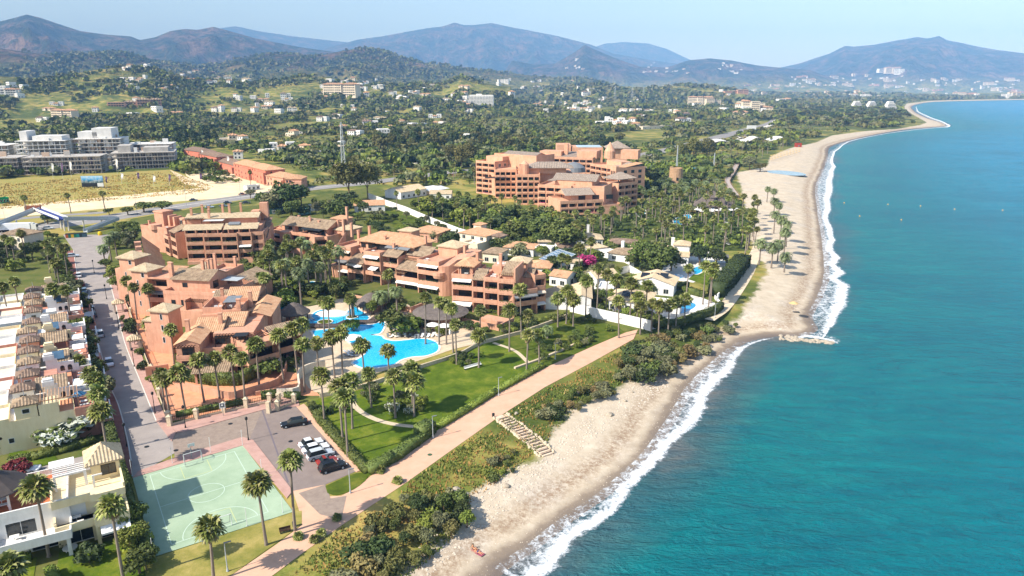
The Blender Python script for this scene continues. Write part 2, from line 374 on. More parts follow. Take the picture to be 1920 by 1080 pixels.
PINK = plain('pink_paving', 'aa8578', 'ba9689', .8, .9, .2, .15, 5)
REDP = plain('dark_pink_paving', '85574c', '996a5d', .7, .9, .2, .15, 5)
PROM = plain('promenade_paving', 'c59c80', 'd2a98e', .35, .9, .2, .1, 5)
COURT = plain('court_paint', '8b9f82', 'a3b498', .22, .75, .25, .1, 3, detail=8)
LINE = plain('line_paint', 'b9cbb8', rough=.7)
LINEY = plain('yellow_line_paint', 'b5bb86', rough=.7)
def lawn_mat(name, a, b, c):
    t = NT(name); P = t.coord(); n = t.noise(P, .22, 5, .7); n2 = t.noise(P, 5, 3)
    t.base(t.mix(t.mapr(n2, .3, .7, 0, .35), t.ramp(n, [(.3, a), (.5, b), (.68, c)]), a)).rough(.95, .1).bump(n2, .5, .05); return t.m
LAWN = lawn_mat('lawn_grass', '3c4a16', '525f1c', '7b7832')
LAWN2 = lawn_mat('bright_lawn_grass', '3e5213', '57691b', '7e812e')
DRYG = lawn_mat('dry_turf', '6d7032', '8f8546', 'ad9a5e')
TERR = plain('terracotta_paving', 'c98a66', 'd79c78', .6, .9, .2, .15, 4)
DECK = plain('cream_paving', 'bfa88c', 'd0bca0', .8, .85, .2)
EARTH = plain('bare_earth', 'cdb894', 'e0cfae', .15, .95, .1, .3, 1)
FIELD = plain('dry_field', 'a48f56', '8c8a48', .09, .95, .1, .4, 1.5)
HWY = plain('highway_asphalt', '85817f', '959089', .12, .9, .2)
CONC = plain('pale_concrete', 'c9c2b6', 'd9d3c7', .3, .9, .2)
STONE = plain('rubble_stone', 'b7a488', 'd0bf a4'.replace(' ', ''), 2.0, .9, .2, .6, 4)

garden = plain('garden_soil', '4c5a26', '6c6a3a', .25, .95, .1, .5, 2)
sheet('garden_ground', [(195, 470), (255, 400), (480, 385), (700, 350), (1060, 440), (1190, 470), (1200, 600), (1150, 612), (1000, 622), (905, 642), (800, 668), (600, 745), (330, 800), (300, 730), (255, 610), (215, 520)], 3.012, garden)
sheet('villa_garden_ground', [(-250, 500), (60, 440), (128, 480), (165, 640), (215, 850), (262, 985), (300, 1250), (-400, 1250)], 3.012, garden)
sheet('pool_terrace', smooth([(480, 560), (500, 600), (520, 640), (560, 700), (590, 735), (650, 730), (700, 702), (800, 672), (850, 655), (900, 640), (880, 610), (800, 585), (760, 570), (700, 565), (640, 560), (580, 575), (540, 565)], 3), 3.05, DECK)
sheet('complex_forecourt', [(318, 790), (300, 745), (262, 640), (238, 590), (222, 540), (300, 560), (330, 690), (480, 690), (560, 700), (600, 742), (560, 742), (470, 755), (400, 778)], 3.03, TERR)
street = [(118, 440), (205, 440), (206, 470), (198, 500), (214, 560), (233, 640), (262, 713), (293, 790), (330, 832), (330, 848), (248, 897), (246, 865), (238, 820), (222, 760), (202, 713), (184, 640), (160, 560), (146, 520), (138, 470)]
sheet('street', street, 3.03, ASPH)
sheet('service_road', [(322, 815), (345, 808), (497, 766), (500, 800), (467, 824), (328, 860)], 3.045, COBB)
sheet('parking_lot', [(467, 826), (492, 768), (556, 763), (668, 884), (610, 909), (549, 921), (538, 919)], 3.055, PARK)
PAVP = [('street', [(125, 470), (138, 470), (146, 520), (160, 560), (184, 640), (202, 713), (222, 760), (238, 820), (246, 865), (248, 893), (236, 880), (222, 830), (200, 765), (182, 713), (168, 640), (148, 560), (134, 520)], REDP),
        ('east', [(198, 500), (214, 560), (233, 640), (262, 713), (293, 790), (322, 828), (330, 812), (313, 789), (282, 713), (257, 640), (238, 580), (212, 500)], PINK),
        ('north', [(331, 812), (317, 795), (400, 775), (470, 757), (556, 740), (562, 762), (497, 768), (400, 795), (345, 810)], PINK),
        ('court', [(248, 897), (260, 884), (330, 858), (455, 820), (475, 826), (549, 921), (538, 935), (455, 836)], PINK),
        ('park', [(556, 763), (570, 758), (690, 878), (668, 886)], PROM)]
for _, pl, mt in PAVP: sheet('pavement', pl, 3.14, mt, thick=.13)
for pl in ([(138, 470), (146, 520), (160, 560), (184, 640), (202, 713), (222, 760), (238, 820), (246, 865)], [(198, 500), (214, 560), (233, 640), (262, 713), (293, 790)]):
    ribbon('kerb', pl, .22, 3.165, CONC)
ribbon('parking_drain', [(492, 770), (540, 905)], .3, 3.06, plain('drain_stone', '6d6468'))
sheet('promenade', [(300, 1200), (430, 1082), (520, 1020), (566, 985), (560, 955), (549, 921), (610, 909), (618, 931), (640, 930), (664, 918), (695, 893), (822, 806), (932, 738), (1022, 690), (1115, 648), (1172, 624), (1196, 618), (1188, 636), (1105, 682), (1022, 726), (935, 782), (850, 842), (762, 905), (700, 946), (640, 986), (575, 1032), (505, 1084), (370, 1200)], 3.05, PROM)
sheet('cobbled_crossing', [(560, 925), (610, 909), (620, 935), (650, 930), (640, 975), (600, 965)], 3.062, COBB)
sheet('verge_lawn', smooth([(610, 912), (668, 888), (690, 895), (664, 918), (632, 929), (614, 925)], 3), 3.11, LAWN, thick=.08)
sheet('promenade_turf', [(262, 1090), (290, 1046), (552, 960), (566, 958), (566, 984), (430, 1082), (300, 1180), (230, 1200)], 3.07, DRYG)
sheet('main_lawn', [(585, 752), (600, 790), (690, 893), (822, 806), (932, 738), (1020, 690), (985, 664), (935, 642), (905, 643), (800, 680), (700, 725), (620, 745)], 3.07, LAWN2)
sheet('upper_lawn', [(915, 640), (985, 664), (1020, 690), (1115, 648), (1172, 624), (1158, 612), (1075, 592), (1000, 610)], 3.065, LAWN)
sheet('court_surface', [(248, 893), (455, 835), (550, 960), (288, 1045)], 3.07, COURT)
ribbon('lawn_path', [(652, 738), (668, 765), (700, 785), (745, 797), (812, 803)], 1.3, 3.09, STONE)
ribbon('lawn_path', [(925, 643), (965, 658), (990, 680)], 1.1, 3.09, STONE)
sheet('villa_lawn', [(100, 1120), (112, 1030), (225, 1012), (262, 1040), (285, 1120)], 3.08, LAWN2)
sheet('villa_lawn', [(5, 880), (20, 845), (100, 850), (110, 865), (60, 880), (20, 895)], 3.08, LAWN2)
sheet('villa_driveway', [(20, 895), (110, 866), (175, 852), (195, 850), (200, 872), (120, 900), (0, 920)], 3.07, ASPH)
sheet('villa_lawn', [(0, 1120), (0, 1060), (70, 1045), (60, 1100)], 3.08, LAWN2)

def court_lines():
    # the court's own axes
    A = at(248, 893); B = at(455, 835); D = at(288, 1045); u = (B - A); v = (D - A); Lu = u.length; Lv = v.length; u.normalize(); v.normalize()
    def Q(a, b): p = A + u * (a * Lu) + v * (b * Lv); return (p.x, p.y)
    def arc(cu, cv, r, a0, a1, n=24): return [(A.x + u.x * (cu * Lu + r * math.cos(t)) + v.x * (cv * Lv + r * math.sin(t)), A.y + u.y * (cu * Lu + r * math.cos(t)) + v.y * (cv * Lv + r * math.sin(t))) for t in [a0 + (a1 - a0) * i / n for i in range(n + 1)]]
    def ln(L, m, w=.06): 
        L = np.array(L); T = np.gradient(L, axis=0); T /= np.linalg.norm(T, axis=1)[:, None]; N = np.stack([T[:, 1], -T[:, 0]], 1) * w
        vs = []
        for p, q in zip(L, N): vs += [(p[0] - q[0], p[1] - q[1], 3.078), (p[0] + q[0], p[1] + q[1], 3.078)]
        m.add(vs, [(2 * i, 2 * i + 1, 2 * i + 3, 2 * i + 2) for i in range(len(L) - 1)])
    m = MB()
    for a, b in (((.14, .06), (.14, .94)), ((.9, .06), (.9, .94)), ((.14, .06), (.9, .06)), ((.14, .94), (.9, .94)), ((.14, .5), (.9, .5))): ln([Q(*a), Q(*b)], m)
    ln(arc(.52, .5, 2.9, 0, 2 * math.pi), m); ln(arc(.52, .06, 5.6, .0, math.pi), m); ln(arc(.52, .94, 5.6, math.pi, 2 * math.pi), m)
    m.build('court_lines', LINE, kind='structure')
    m = MB()
    for s in (.06, .94):
        k = 1 if s < .5 else -1
        ln([Q(.4, s), Q(.4, s + k * .18)], m, .06); ln([Q(.64, s), Q(.64, s + k * .18)], m, .06); ln([Q(.4, s + k * .18), Q(.64, s + k * .18)], m, .06)
    m.build('court_lines', LINEY, kind='structure')
    return A, u, v, Lu, Lv
CA, CU, CV, CLU, CLV = court_lines()

# bare ground, roads and plots inland
sheet('waste_ground', [(-120, 345), (0, 335), (320, 318), (400, 345), (470, 345), (480, 372), (0, 450), (-150, 470)], 3.02, FIELD)
sheet('construction_apron', [(330, 300), (350, 292), (560, 345), (520, 362), (440, 372), (385, 352), (350, 330)], 3.035, EARTH)
sheet('dirt_track', [(318, 318), (345, 330), (390, 350), (470, 350), (470, 368), (330, 378), (0, 410), (-120, 422), (-120, 402), (0, 388), (240, 366), (380, 352), (345, 345)], 3.04, EARTH)
ribbon('highway', [(-220, 462), (0, 435), (180, 412), (300, 393), (440, 372), (560, 356), (700, 342)], [20, 20, 19, 18, 17], 3.06, HWY)
ribbon('bus_bay', [(-100, 425), (60, 408), (200, 398)], 7, 3.05, HWY)
ribbon('highway_line', [(-220, 461), (0, 434.5), (180, 411), (300, 392), (440, 371.5), (560, 355.5), (700, 341)], .9, 3.075, plain('barrier_concrete', 'cfcac2'))
ribbon('highway', [(700, 342), (860, 322), (1000, 312), (1130, 303), (1240, 284), (1330, 262), (1400, 244), (1452, 230), (1458, 219), (1440, 213)], [17, 18, 20, 24, 26, 26], 3.3, HWY, drape=True)
ribbon('slip_road', [(1385, 262), (1420, 244), (1450, 232), (1462, 218)], [8, 10, 14], 3.4, CONC, drape=True)
sheet('resort_lawn', [(1310, 380), (1370, 372), (1376, 400), (1320, 412)], 3.03, LAWN2)
sheet('park_ground', [(870, 400), (1040, 432), (1060, 470), (1330, 472), (1400, 470), (1408, 400), (1380, 372), (1300, 345), (1230, 350), (1190, 395), (1050, 415), (900, 395)], 3.022, plain('park_undergrowth', '36401c', '55602a', .3, .95, .1, .5, 2))
sheet('villa_garden', [(690, 395), (800, 390), (930, 440), (900, 470), (760, 440)], 3.03, LAWN)
ribbon('beach_path', [(1330, 600), (1362, 572), (1400, 512), (1418, 470), (1430, 440)], [3, 4, 5, 4, 3], 3.04, plain('sandy_track', 'c4b194', 'd8c6aa', .5))
# ------------------------------------------------------------ vegetation
def leaf_mat(name, a, b, scale=.5, rough=.65, spec=.25, var=.25, trans=.0):
    t = NT(name); oi = t.n('ObjectInfo').outputs['Random']; P = t.n('TexCoord').outputs['Object']
    c = t.ramp(t.noise(P, scale, 4, .7), [(.3, a), (.7, b)])
    hs = t.n('HueSaturation'); t.l(c, hs.inputs['Color']); t.l(t.mapr(oi, 0, 1, .485, .515), hs.inputs['Hue']); t.l(t.mapr(t.math('FRACT', t.math('MULTIPLY', oi, 7.3)), 0, 1, 1 - var, 1 + var), hs.inputs['Value'])
    t.base(hs.outputs[0]).rough(rough, spec); return t.m
PALM_G = leaf_mat('palm_leaf', (.10, .13, .022), (.22, .235, .05), 1.2, .5, .4)
PALM_Y = leaf_mat('palm_leaf_tip', (.24, .24, .075), (.34, .32, .13), 1.2, .55, .35)
PALM_D = leaf_mat('dead_palm_leaf', (.20, .145, .07), (.30, .22, .12), 1.5, .8, .1)
DATE_G = leaf_mat('date_palm_leaf', (.10, .135, .04), (.20, .23, .09), 1.2, .5, .4)
TRUNK = plain('palm_trunk', '6e6255', '93867a', 3.0, .9, .1, .6, 9, obj=True)
BARK = plain('tree_bark', '5b4b3a', '7d6c58', 3.0, .9, .1, .6, 8, obj=True)

def fan_crown(seed, nl=44, R_=1.0, pet=.95, dead=False):
    rs = random.Random(seed); V = []; Fc = []; MI = []
    for i in range(nl):
        if dead: el = math.radians(rs.uniform(-78, -45)); 
        else: el = math.asin(1 - 1.45 * ((i + .5) / nl)) if i < nl else 0
        az = i * 2.39996 + rs.uniform(-.3, .3)
        d = Vector((math.cos(az) * math.cos(el), math.sin(az) * math.cos(el), math.sin(el)))
        side = Vector((-math.sin(az), math.cos(az), 0)); up = side.cross(d) * -1
        up = d.cross(side) * -1 if up.z < 0 else up
        pl = pet * rs.uniform(.8, 1.15) * (.6 if dead else 1); L = R_ * rs.uniform(.85, 1.15) * (.85 if dead else 1)
        c = d * pl; c.z -= .10
        b = len(V); w = .03
        V += [tuple(side * w), tuple(side * -w), tuple(c - side * w), tuple(c + side * w)]; Fc.append((b, b + 1, b + 2, b + 3)); MI.append(0)
        nf = 7; span = math.radians(215 if not dead else 90)
        twist = rs.uniform(-.5, .5)
        for k in range(nf):
            a = (k / (nf - 1) - .5) * span; fd = (d * math.cos(a) + side * math.sin(a)).normalized()
            fd = (fd + up * twist * math.sin(a)).normalized(); sd = fd.cross(up).normalized()
            ll = L * (1 - .25 * abs(a) / (span / 2)); wv = .17 * L
            m = c + fd * ll * .55 + Vector((0, 0, .02)); tip = c + fd * ll; tip.z -= ll * (.34 if not dead else .15)
            b = len(V); V += [tuple(c), tuple(m - sd * wv), tuple(tip), tuple(m + sd * wv)]; Fc.append((b, b + 1, b + 2, b + 3)); MI.append(2 if dead else (1 if rs.random() < .28 else 0))
    return V, Fc, MI
def date_crown(seed, nl=38, L=2.9):
    rs = random.Random(seed); V = []; Fc = []; MI = []
    for i in range(nl):
        el = math.radians(80 - 105 * (i + .5) / nl); az = i * 2.39996 + rs.uniform(-.2, .2); ln = L * rs.uniform(.85, 1.1)
        p = Vector((0, 0, 0)); e = el; ns = 7; prev = None; side = Vector((-math.sin(az), math.cos(az), 0))
        for k in range(ns):
            d = Vector((math.cos(az) * math.cos(e), math.sin(az) * math.cos(e), math.sin(e))); q = p + d * ln / ns
            up = side.cross(d); wl = .62 * math.sin(math.pi * min(1, (k + .8) / (ns + .3))) ** .7
            for s in (-1, 1):
                b = len(V); mid = (p + q) / 2; o = side * s * wl + d * .22 - up * .0 + Vector((0, 0, -.12))
                V += [tuple(p), tuple(q), tuple(q + o), tuple(mid + o * .9)]; Fc.append((b, b + 1, b + 2, b + 3)); MI.append(0)
            p = q; e -= math.radians(11 + 6 * k * .6)
    return V, Fc, MI
def tomesh(name, vfm, mats): 
    v, f, m = vfm; return npmesh(name, v, f, mats, mi=m)
FANS = [tomesh('fan_crown', fan_crown(s, 42 + 3 * (s % 3)), [PALM_G, PALM_Y, PALM_D]) for s in range(5)]
SKIRTS = [tomesh('dead_fronds', fan_crown(50 + s, 20, dead=True), [PALM_G, PALM_Y, PALM_D]) for s in range(3)]
DATES = [tomesh('date_crown', date_crown(s), [DATE_G]) for s in range(3)]
def merged(name, parts, mats):
    V = []; Fc = []; MI = []
    for (v, f, m), off in parts: b = len(V); V += [(p[0], p[1], p[2] + off) for p in v]; Fc += [tuple(i + b for i in g) for g in f]; MI += m
    return npmesh(name, V, Fc, mats, mi=MI)
def trunk_vf(h, r, mi, seed=0, n=6):
    m = MB(); rs = random.Random(seed); bx, by = rs.uniform(-.25, .25), rs.uniform(-.25, .25)
    path = [(bx * math.sin(t * math.pi), by * math.sin(t * math.pi), h * t) for t in (0, .04, .35, .7, 1)]
    for i in range(len(path) - 1): pass
    vs = []; fs = []; rad = [r * 1.7, r * 1.25, r, r * .9, r * .8]
    for (x, y, z), q in zip(path, rad):
        for j in range(n): a = 2 * math.pi * j / n; vs.append((x + q * math.cos(a), y + q * math.sin(a), z))
    for i in range(4):
        for j in range(n): a = i * n + j; b = i * n + (j + 1) % n; fs.append((a, b, b + n, a + n))
    return vs, fs, [mi] * len(fs)
TRUNKS = [npmesh('palm_trunk', *trunk_vf(1.0, 1.0, 0, s, 8)[:2], TRUNK, True) for s in range(4)]
FARFAN = [merged('fan_palm', [(trunk_vf(9.5, .22, 3, s, 5), 0), (fan_crown(80 + s, 30, 1.15), 9.5), (fan_crown(90 + s, 10, dead=True), 9.3)], [PALM_G, PALM_Y, PALM_D, TRUNK]) for s in range(4)]
FARDATE = [merged('date_palm', [(trunk_vf(8.0, .3, 1, s, 5), 0), (date_crown(80 + s, 30), 8.0)], [DATE_G, TRUNK]) for s in range(3)]
rng = random.Random(11)
LN = dict(green='mid green', bright='bright yellow green', dark='dark green', olive='grey green', pine='dark', euca='olive brown', white='white flowering', pink='magenta flowering', dry='dry brownish', red='dark red')
SEEN = {}
def where(x, y, B):
    (x0, y0), (x1, y1) = B; u = (x / y - x0) / (x1 - x0 + 1e-9); v = (y - y0) / (y1 - y0 + 1e-9)
    return ('far left', 'left', 'mid', 'right', 'far right')[min(4, max(0, int(u * 5)))] + ' ' + ('front', 'centre', 'back')[min(2, max(0, int(v * 3)))]
def bnd(L): L = [q for q in L]; return ((min(a / b for a, b in L), min(b for a, b in L)), (max(a / b for a, b in L), max(b for a, b in L)))
def uniq(lab, look, x, y, B):
    head, _, tail = lab.partition(' of the ') if ' of the ' in lab else lab.partition(' in the ') if ' in the ' in lab else lab.partition(' at the '); mid = lab[len(head):len(lab) - len(tail)] if tail else ''
    s = (look + ' ' + head + ', ' + where(x, y, B) + mid + tail).replace('  ', ' ').strip(); w_ = s.split(); s = ' '.join(w_[:16])
    while s.split()[-1] in ('the', 'and', 'of', 'in', 'at', 'to', 'a', 'between', 'before', 'from', 'beside', 'near', 'above', 'below'): s = ' '.join(s.split()[:-1])
    return s
def szw(h, a, b): return 'low' if h < a + (b - a) * .34 else ('tall' if h > a + (b - a) * .67 else 'medium')
def palm(cx, cy, h, label, s=1.0, kind='fan', group=None, base=None):
    """crown seen at pixel (cx, cy) on a trunk h metres tall"""
    p = base if base is not None else at(cx, cy, GZ + h)
    o = empty('fan_palm' if kind == 'fan' else 'date_palm', (p.x, p.y, GZ), rng.uniform(0, 6.28), label, 'palm tree', group)
    o.rotation_euler = (rng.uniform(-.035, .035), rng.uniform(-.035, .035), rng.uniform(0, 6.28)); s *= rng.uniform(.84, 1.14); t = link(bpy.data.objects.new('trunk', rng.choice(TRUNKS)), o); rr = .2 if kind == 'fan' else .27; t.scale = (rr, rr, h)
    c = link(bpy.data.objects.new('crown', rng.choice(FANS if kind == 'fan' else DATES)), o); c.location = (0, 0, h); c.scale = (s * rng.uniform(.95, 1.08),) * 2 + (s,); c.rotation_euler = (rng.uniform(-.1, .1), rng.uniform(-.1, .1), rng.uniform(0, 6))
    if kind == 'fan':
        d = link(bpy.data.objects.new('dead_fronds', rng.choice(SKIRTS)), o); d.location = (0, 0, h - .15); d.scale = (s * .95, s * .95, s * 1.05)
    return o
def farpalm(x, y, z, h, label, group, kind='fan'):
    me = rng.choice(FARFAN if kind == 'fan' else FARDATE); o = link(bpy.data.objects.new('fan_palm' if kind == 'fan' else 'date_palm', me))
    k = h / 10.5; o.location = (x, y, z); o.rotation_euler = (rng.uniform(-.05, .05), rng.uniform(-.05, .05), rng.uniform(0, 6.28)); q = rng.uniform(.85, 1.25); o.scale = (q, q, k)
    return tag(o, label, 'palm tree', group)

def leafcloud(seed, lobes, n, size, flat=1.0):
    """leaf faces scattered in a shell of each lobe; lobes = (x, y, z, rx, rz)"""
    rs = np.random.RandomState(seed); wts = np.array([l[3] ** 2 for l in lobes]); k = rs.choice(len(lobes), n, p=wts / wts.sum()); Lb = np.array(lobes)[k]
    d = rs.normal(size=(n, 3)); d /= np.linalg.norm(d, axis=1)[:, None]; d[:, 2] = np.where(d[:, 2] < -.35, -d[:, 2], d[:, 2])
    rad = rs.uniform(.6, 1.08, n)[:, None] ** .6 * (1 + .18 * np.sin(d[:, :1] * 9 + k[:, None]) * np.cos(d[:, 1:2] * 8))
    c = Lb[:, :3] + d * rad * np.stack([Lb[:, 3], Lb[:, 3], Lb[:, 4]], 1)
    nn = d + rs.normal(size=(n, 3)) * .75; nn /= np.linalg.norm(nn, axis=1)[:, None]
    u = np.cross(nn, rs.normal(size=(n, 3))); u /= np.linalg.norm(u, axis=1)[:, None]; v = np.cross(nn, u)
    sz = size * rs.uniform(.6, 1.3, n)[:, None]; u = u * sz; v = v * sz * .7
    V = np.stack([c - u, c - v * .8, c + u, c + v], 1).reshape(-1, 3); return V, np.arange(4 * n).reshape(n, 4)
def lobes(seed, k, R_, H_, z0):
    rs = random.Random(seed); out = [(0, 0, z0 + H_ * .5, R_ * .72, H_ * .5)]
    for i in range(k):
        a = i * 2.4 + rs.uniform(0, 1); r = R_ * rs.uniform(.35, .68); out.append((r * math.cos(a), r * math.sin(a), z0 + H_ * rs.uniform(.2, .78), R_ * rs.uniform(.3, .5), H_ * rs.uniform(.2, .34)))
    return out
def limbs(h, r, seed, R_=2.0, z1=None):
    m = MB(); rs = random.Random(seed); z1 = z1 or h
    m.tube([(0, 0, 0), (rs.uniform(-.1, .1), rs.uniform(-.1, .1), h * .55), (0, 0, h)], r, r * .5, 6)
    for i in range(4):
        a = i * 1.7 + rs.uniform(0, .6); m.tube([(0, 0, h * rs.uniform(.45, .8)), (math.cos(a) * R_ * .35, math.sin(a) * R_ * .35, h * 1.05), (math.cos(a) * R_ * .6, math.sin(a) * R_ * .6, z1)], r * .45, r * .15, 5)
    return m
LM = dict(green=leaf_mat('green_leaves', (.055, .080, .016), (.13, .155, .035)), bright=leaf_mat('bright_leaves', (.11, .15, .02), (.21, .235, .04)), dark=leaf_mat('dark_leaves', (.03, .048, .014), (.07, .095, .026)),
          olive=leaf_mat('olive_leaves', (.115, .125, .05), (.20, .195, .095)), pine=leaf_mat('pine_needles', (.05, .06, .014), (.12, .11, .03)), euca=leaf_mat('eucalyptus_leaves', (.09, .10, .024), (.18, .16, .05)),
          white=leaf_mat('pale_blossom', (.42, .45, .36), (.62, .62, .52), 2), pink=leaf_mat('magenta_blossom', (.35, .02, .13), (.5, .06, .22), 2), red=leaf_mat('dark_red_leaves', (.14, .02, .025), (.24, .05, .04)), dry=leaf_mat('dry_leaves', (.16, .12, .04), (.24, .18, .07)))
# species: crown outline for a tree 1 unit = metres; (radius, crown height, crown base, lobes, leaves, leaf size)
SPEC = dict(tree=(3.2, 5.2, 1.6, 9, 1500, .34), round=(2.4, 3.4, 1.2, 5, 1100, .26), shrub=(1.5, 1.7, .05, 6, 650, .2), pine=(4.6, 3.2, 5.2, 10, 1500, .36), tall=(4.4, 11, 3.0, 14, 2600, .42), cypress=(1.2, 8.5, .3, 0, 800, .24))
CROWN = {}
def crown_mesh(sp, leaf, i, lod=1.0):
    key = (sp, leaf, i, lod)
    if key not in CROWN:
        Rr, H_, z0, k, n, sz = SPEC[sp]; sd = hash((sp, i)) % 1000 if False else sum(map(ord, sp)) * 7 + i
        if sp == 'cypress': lb = [(0, 0, z0 + H_ * t, Rr * (1 - abs(t - .35) * 1.1), H_ * .17) for t in (.12, .3, .48, .66, .82)]
        else: lb = lobes(sd, k, Rr, H_, z0)
        V, Q = leafcloud(sd, lb, int(n * lod), sz / math.sqrt(lod)); mats = [LM[leaf]]; mi = None
        if leaf == 'white': mats = [LM['green'], LM['white']]; mi = (np.random.RandomState(i).rand(len(Q)) < .5).astype(int)
        CROWN[key] = npmesh(sp + '_crown', V, Q, mats, mi=mi)
    return CROWN[key]
LIMB = {sp: [limbs(v[2] + v[1] * .45, .22 if sp != 'shrub' else .08, i, v[0], v[2] + v[1] * .6).mesh(sp + '_trunk', BARK) for i in range(2)] for sp, v in SPEC.items()}
CATN = dict(tree='tree', round='tree', shrub='shrub', pine='tree', tall='tree', cypress='tree')
OBJN = dict(tree='broadleaf_tree', round='round_tree', shrub='shrub', pine='pine_tree', tall='eucalyptus_tree', cypress='cypress_tree')
def tree(px, py, h, label, sp='tree', leaf='green', wf=1.0, group=None, pos=None, lod=1.0, z=None):
    """py = the foot of the tree on the ground"""
    p = pos or at(px, py); full = SPEC[sp][1] + SPEC[sp][2]; k = h / full
    o = empty(OBJN[sp], (p[0], p[1], GZ if z is None else z), rng.uniform(0, 6.28), label, CATN[sp], group); o.scale = (k * wf, k * wf, k)
    link(bpy.data.objects.new('crown', crown_mesh(sp, leaf, rng.randrange(3), lod)), o)
    link(bpy.data.objects.new('trunk' if sp != 'shrub' else 'stem', rng.choice(LIMB[sp])), o)
    return o
def fartree(x, y, z, h, wf, sp, leaf, label, group):
    me = crown_mesh(sp, leaf, rng.randrange(3), .45); o = link(bpy.data.objects.new(OBJN[sp], me)); k = h / (SPEC[sp][1] + SPEC[sp][2])
    o.location = (x, y, z - .3); o.rotation_euler = (0, 0, rng.uniform(0, 6.28)); o.scale = (k * wf, k * wf, k); return tag(o, label, CATN[sp], group)
def hedge(P, wd, h, label, leaf='green', size=.17, dens=26, z=GZ, name='hedge'):
    """clipped hedge along a line of pixels"""
    L = np.array(pts(P)); rs = np.random.RandomState(len(P) * 31 + int(P[0][0])); V = []; n0 = 0
    core = MB()
    for (ax, ay), (bx, by) in zip(L[:-1], L[1:]):
        ln = math.hypot(bx - ax, by - ay); ux, uy = (bx - ax) / ln, (by - ay) / ln; n = int(ln * (wd + 2 * h) * dens / 2)
        s = rs.rand(n) * ln; q = rs.rand(n) * (wd + 2 * h)
        off = np.where(q < h, -wd / 2, np.where(q > h + wd, wd / 2, q - h - wd / 2)); zz = np.where(q < h, q, np.where(q > h + wd, wd + 2 * h - q, h))
        lump = (vnoise(s / 1.1 + ax, off * 2 + ay) - .5) * .35
        c = np.stack([ax + ux * s - uy * off * (1 + lump), ay + uy * s + ux * off * (1 + lump), z + zz * (1 + lump * .6)], 1)
        nn = rs.normal(size=(n, 3)); nn /= np.linalg.norm(nn, axis=1)[:, None]; u = np.cross(nn, rs.normal(size=(n, 3))); u /= np.linalg.norm(u, axis=1)[:, None]; v = np.cross(nn, u)
        sz = size * rs.uniform(.6, 1.3, n)[:, None]; V.append(np.stack([c - u * sz, c - v * sz * .7, c + u * sz, c + v * sz * .7], 1).reshape(-1, 3))
        k = wd / 2 - .12; core.prism([(ax + uy * k, ay - ux * k), (bx + uy * k, by - ux * k), (bx - uy * k, by + ux * k), (ax - uy * k, ay + ux * k)], z, z + h - .12)
    V = np.concatenate(V); b = len(core.v); V2 = np.vstack([np.array(core.v), V]); Fq = [list(f) for f in core.f if len(f) == 4] + (np.arange(len(V)).reshape(-1, 4) + b).tolist()
    o = link(bpy.data.objects.new(name, npmesh(name, V2, Fq, [LM[leaf]]))); return tag(o, label, 'hedge')
def spread(poly, n, seed, dmin, px=True):
    """n well-spaced places inside a patch of ground"""
    P = np.array(pts(poly)) if px else np.array(poly); rs = random.Random(seed); out = []; x0, y0 = P.min(0); x1, y1 = P.max(0); tries = 0
    while len(out) < n and tries < n * 60:
        tries += 1; x = rs.uniform(x0, x1); y = rs.uniform(y0, y1)
        if not inpoly(np.array([x]), np.array([y]), P)[0]: continue
        if any((x - a) ** 2 + (y - b) ** 2 < dmin * dmin for a, b in out): continue
        out.append((x, y))
    return out
# ------------------------------------------------------------ building kit
def tile_mat(name, a, b, c):
    t = NT(name); P = t.coord(); t.base(t.ramp(t.math('ADD', t.math('MULTIPLY', t.noise(P, .8, 5, .75), .6), t.math('MULTIPLY', t.noise(P, 5.0, 3, .7), .4)), [(.36, a), (.5, b), (.64, c)])).rough(.9, .15); t.bump(t.noise(P, 7, 3), .4, .05); return t.m
def wall_mat(name, a, b, sc=.35):
    t = NT(name); P = t.coord(); n = t.noise(P, sc, 6, .7); m = t.n('Mapping'); m.inputs['Scale'].default_value = (1, 1, .15); t.l(P, m.inputs['Vector'])
    st = t.noise(m.outputs[0], 1.6, 4, .7); c = t.ramp(t.math('ADD', t.math('MULTIPLY', n, .55), t.math('MULTIPLY', st, .45)), [(.35, a), (.6, b)]); t.base(c).rough(.9, .15).bump(t.noise(P, 6, 3), .15, .03); return t.m
T_OLD = tile_mat('weathered_roof_tiles', (.15, .11, .075), (.30, .215, .14), (.46, .35, .23))
T_NEW = tile_mat('clay_roof_tiles', (.40, .20, .11), (.52, .30, .17), (.60, .40, .25))
T_STRAW = tile_mat('pale_roof_tiles', (.36, .27, .17), (.50, .39, .25), (.60, .49, .33))
T_BROWN = tile_mat('brown_roof_tiles', (.13, .085, .06), (.22, .15, .11), (.34, .25, .18))
T_GREY = tile_mat('grey_thatch', (.19, .15, .12), (.30, .24, .19), (.40, .33, .27))
THATCH = tile_mat('dark_thatch', (.085, .07, .06), (.14, .115, .10), (.20, .165, .14))
SALMON = wall_mat('salmon_render', (.45, .225, .14), (.61, .34, .225)); SAL2 = wall_mat('orange_render', (.50, .255, .15), (.66, .38, .245)); REDW = wall_mat('red_render', (.46, .145, .085), (.58, .215, .14))
WHITE = wall_mat('white_render', (.66, .63, .58), (.80, .78, .74)); YELL = wall_mat('yellow_render', (.70, .57, .33), (.80, .68, .44)); TERW = wall_mat('terracotta_render', (.46, .20, .135), (.56, .28, .20)); CREAM = wall_mat('cream_render', (.62, .52, .38), (.74, .64, .5))
GLASS = plain('dark_glass', '1a2023', '2c3336', .5, .12, .6); GLASSB = plain('blue_glass', '3d5a68', '58727c', .3, .15, .6)
WOODD = plain('dark_timber', '2e2018', '4a3526', 1.5, .8, .2); WOODL = plain('pale_timber', '8a6d50', 'a5876a', 1.5, .8, .2)
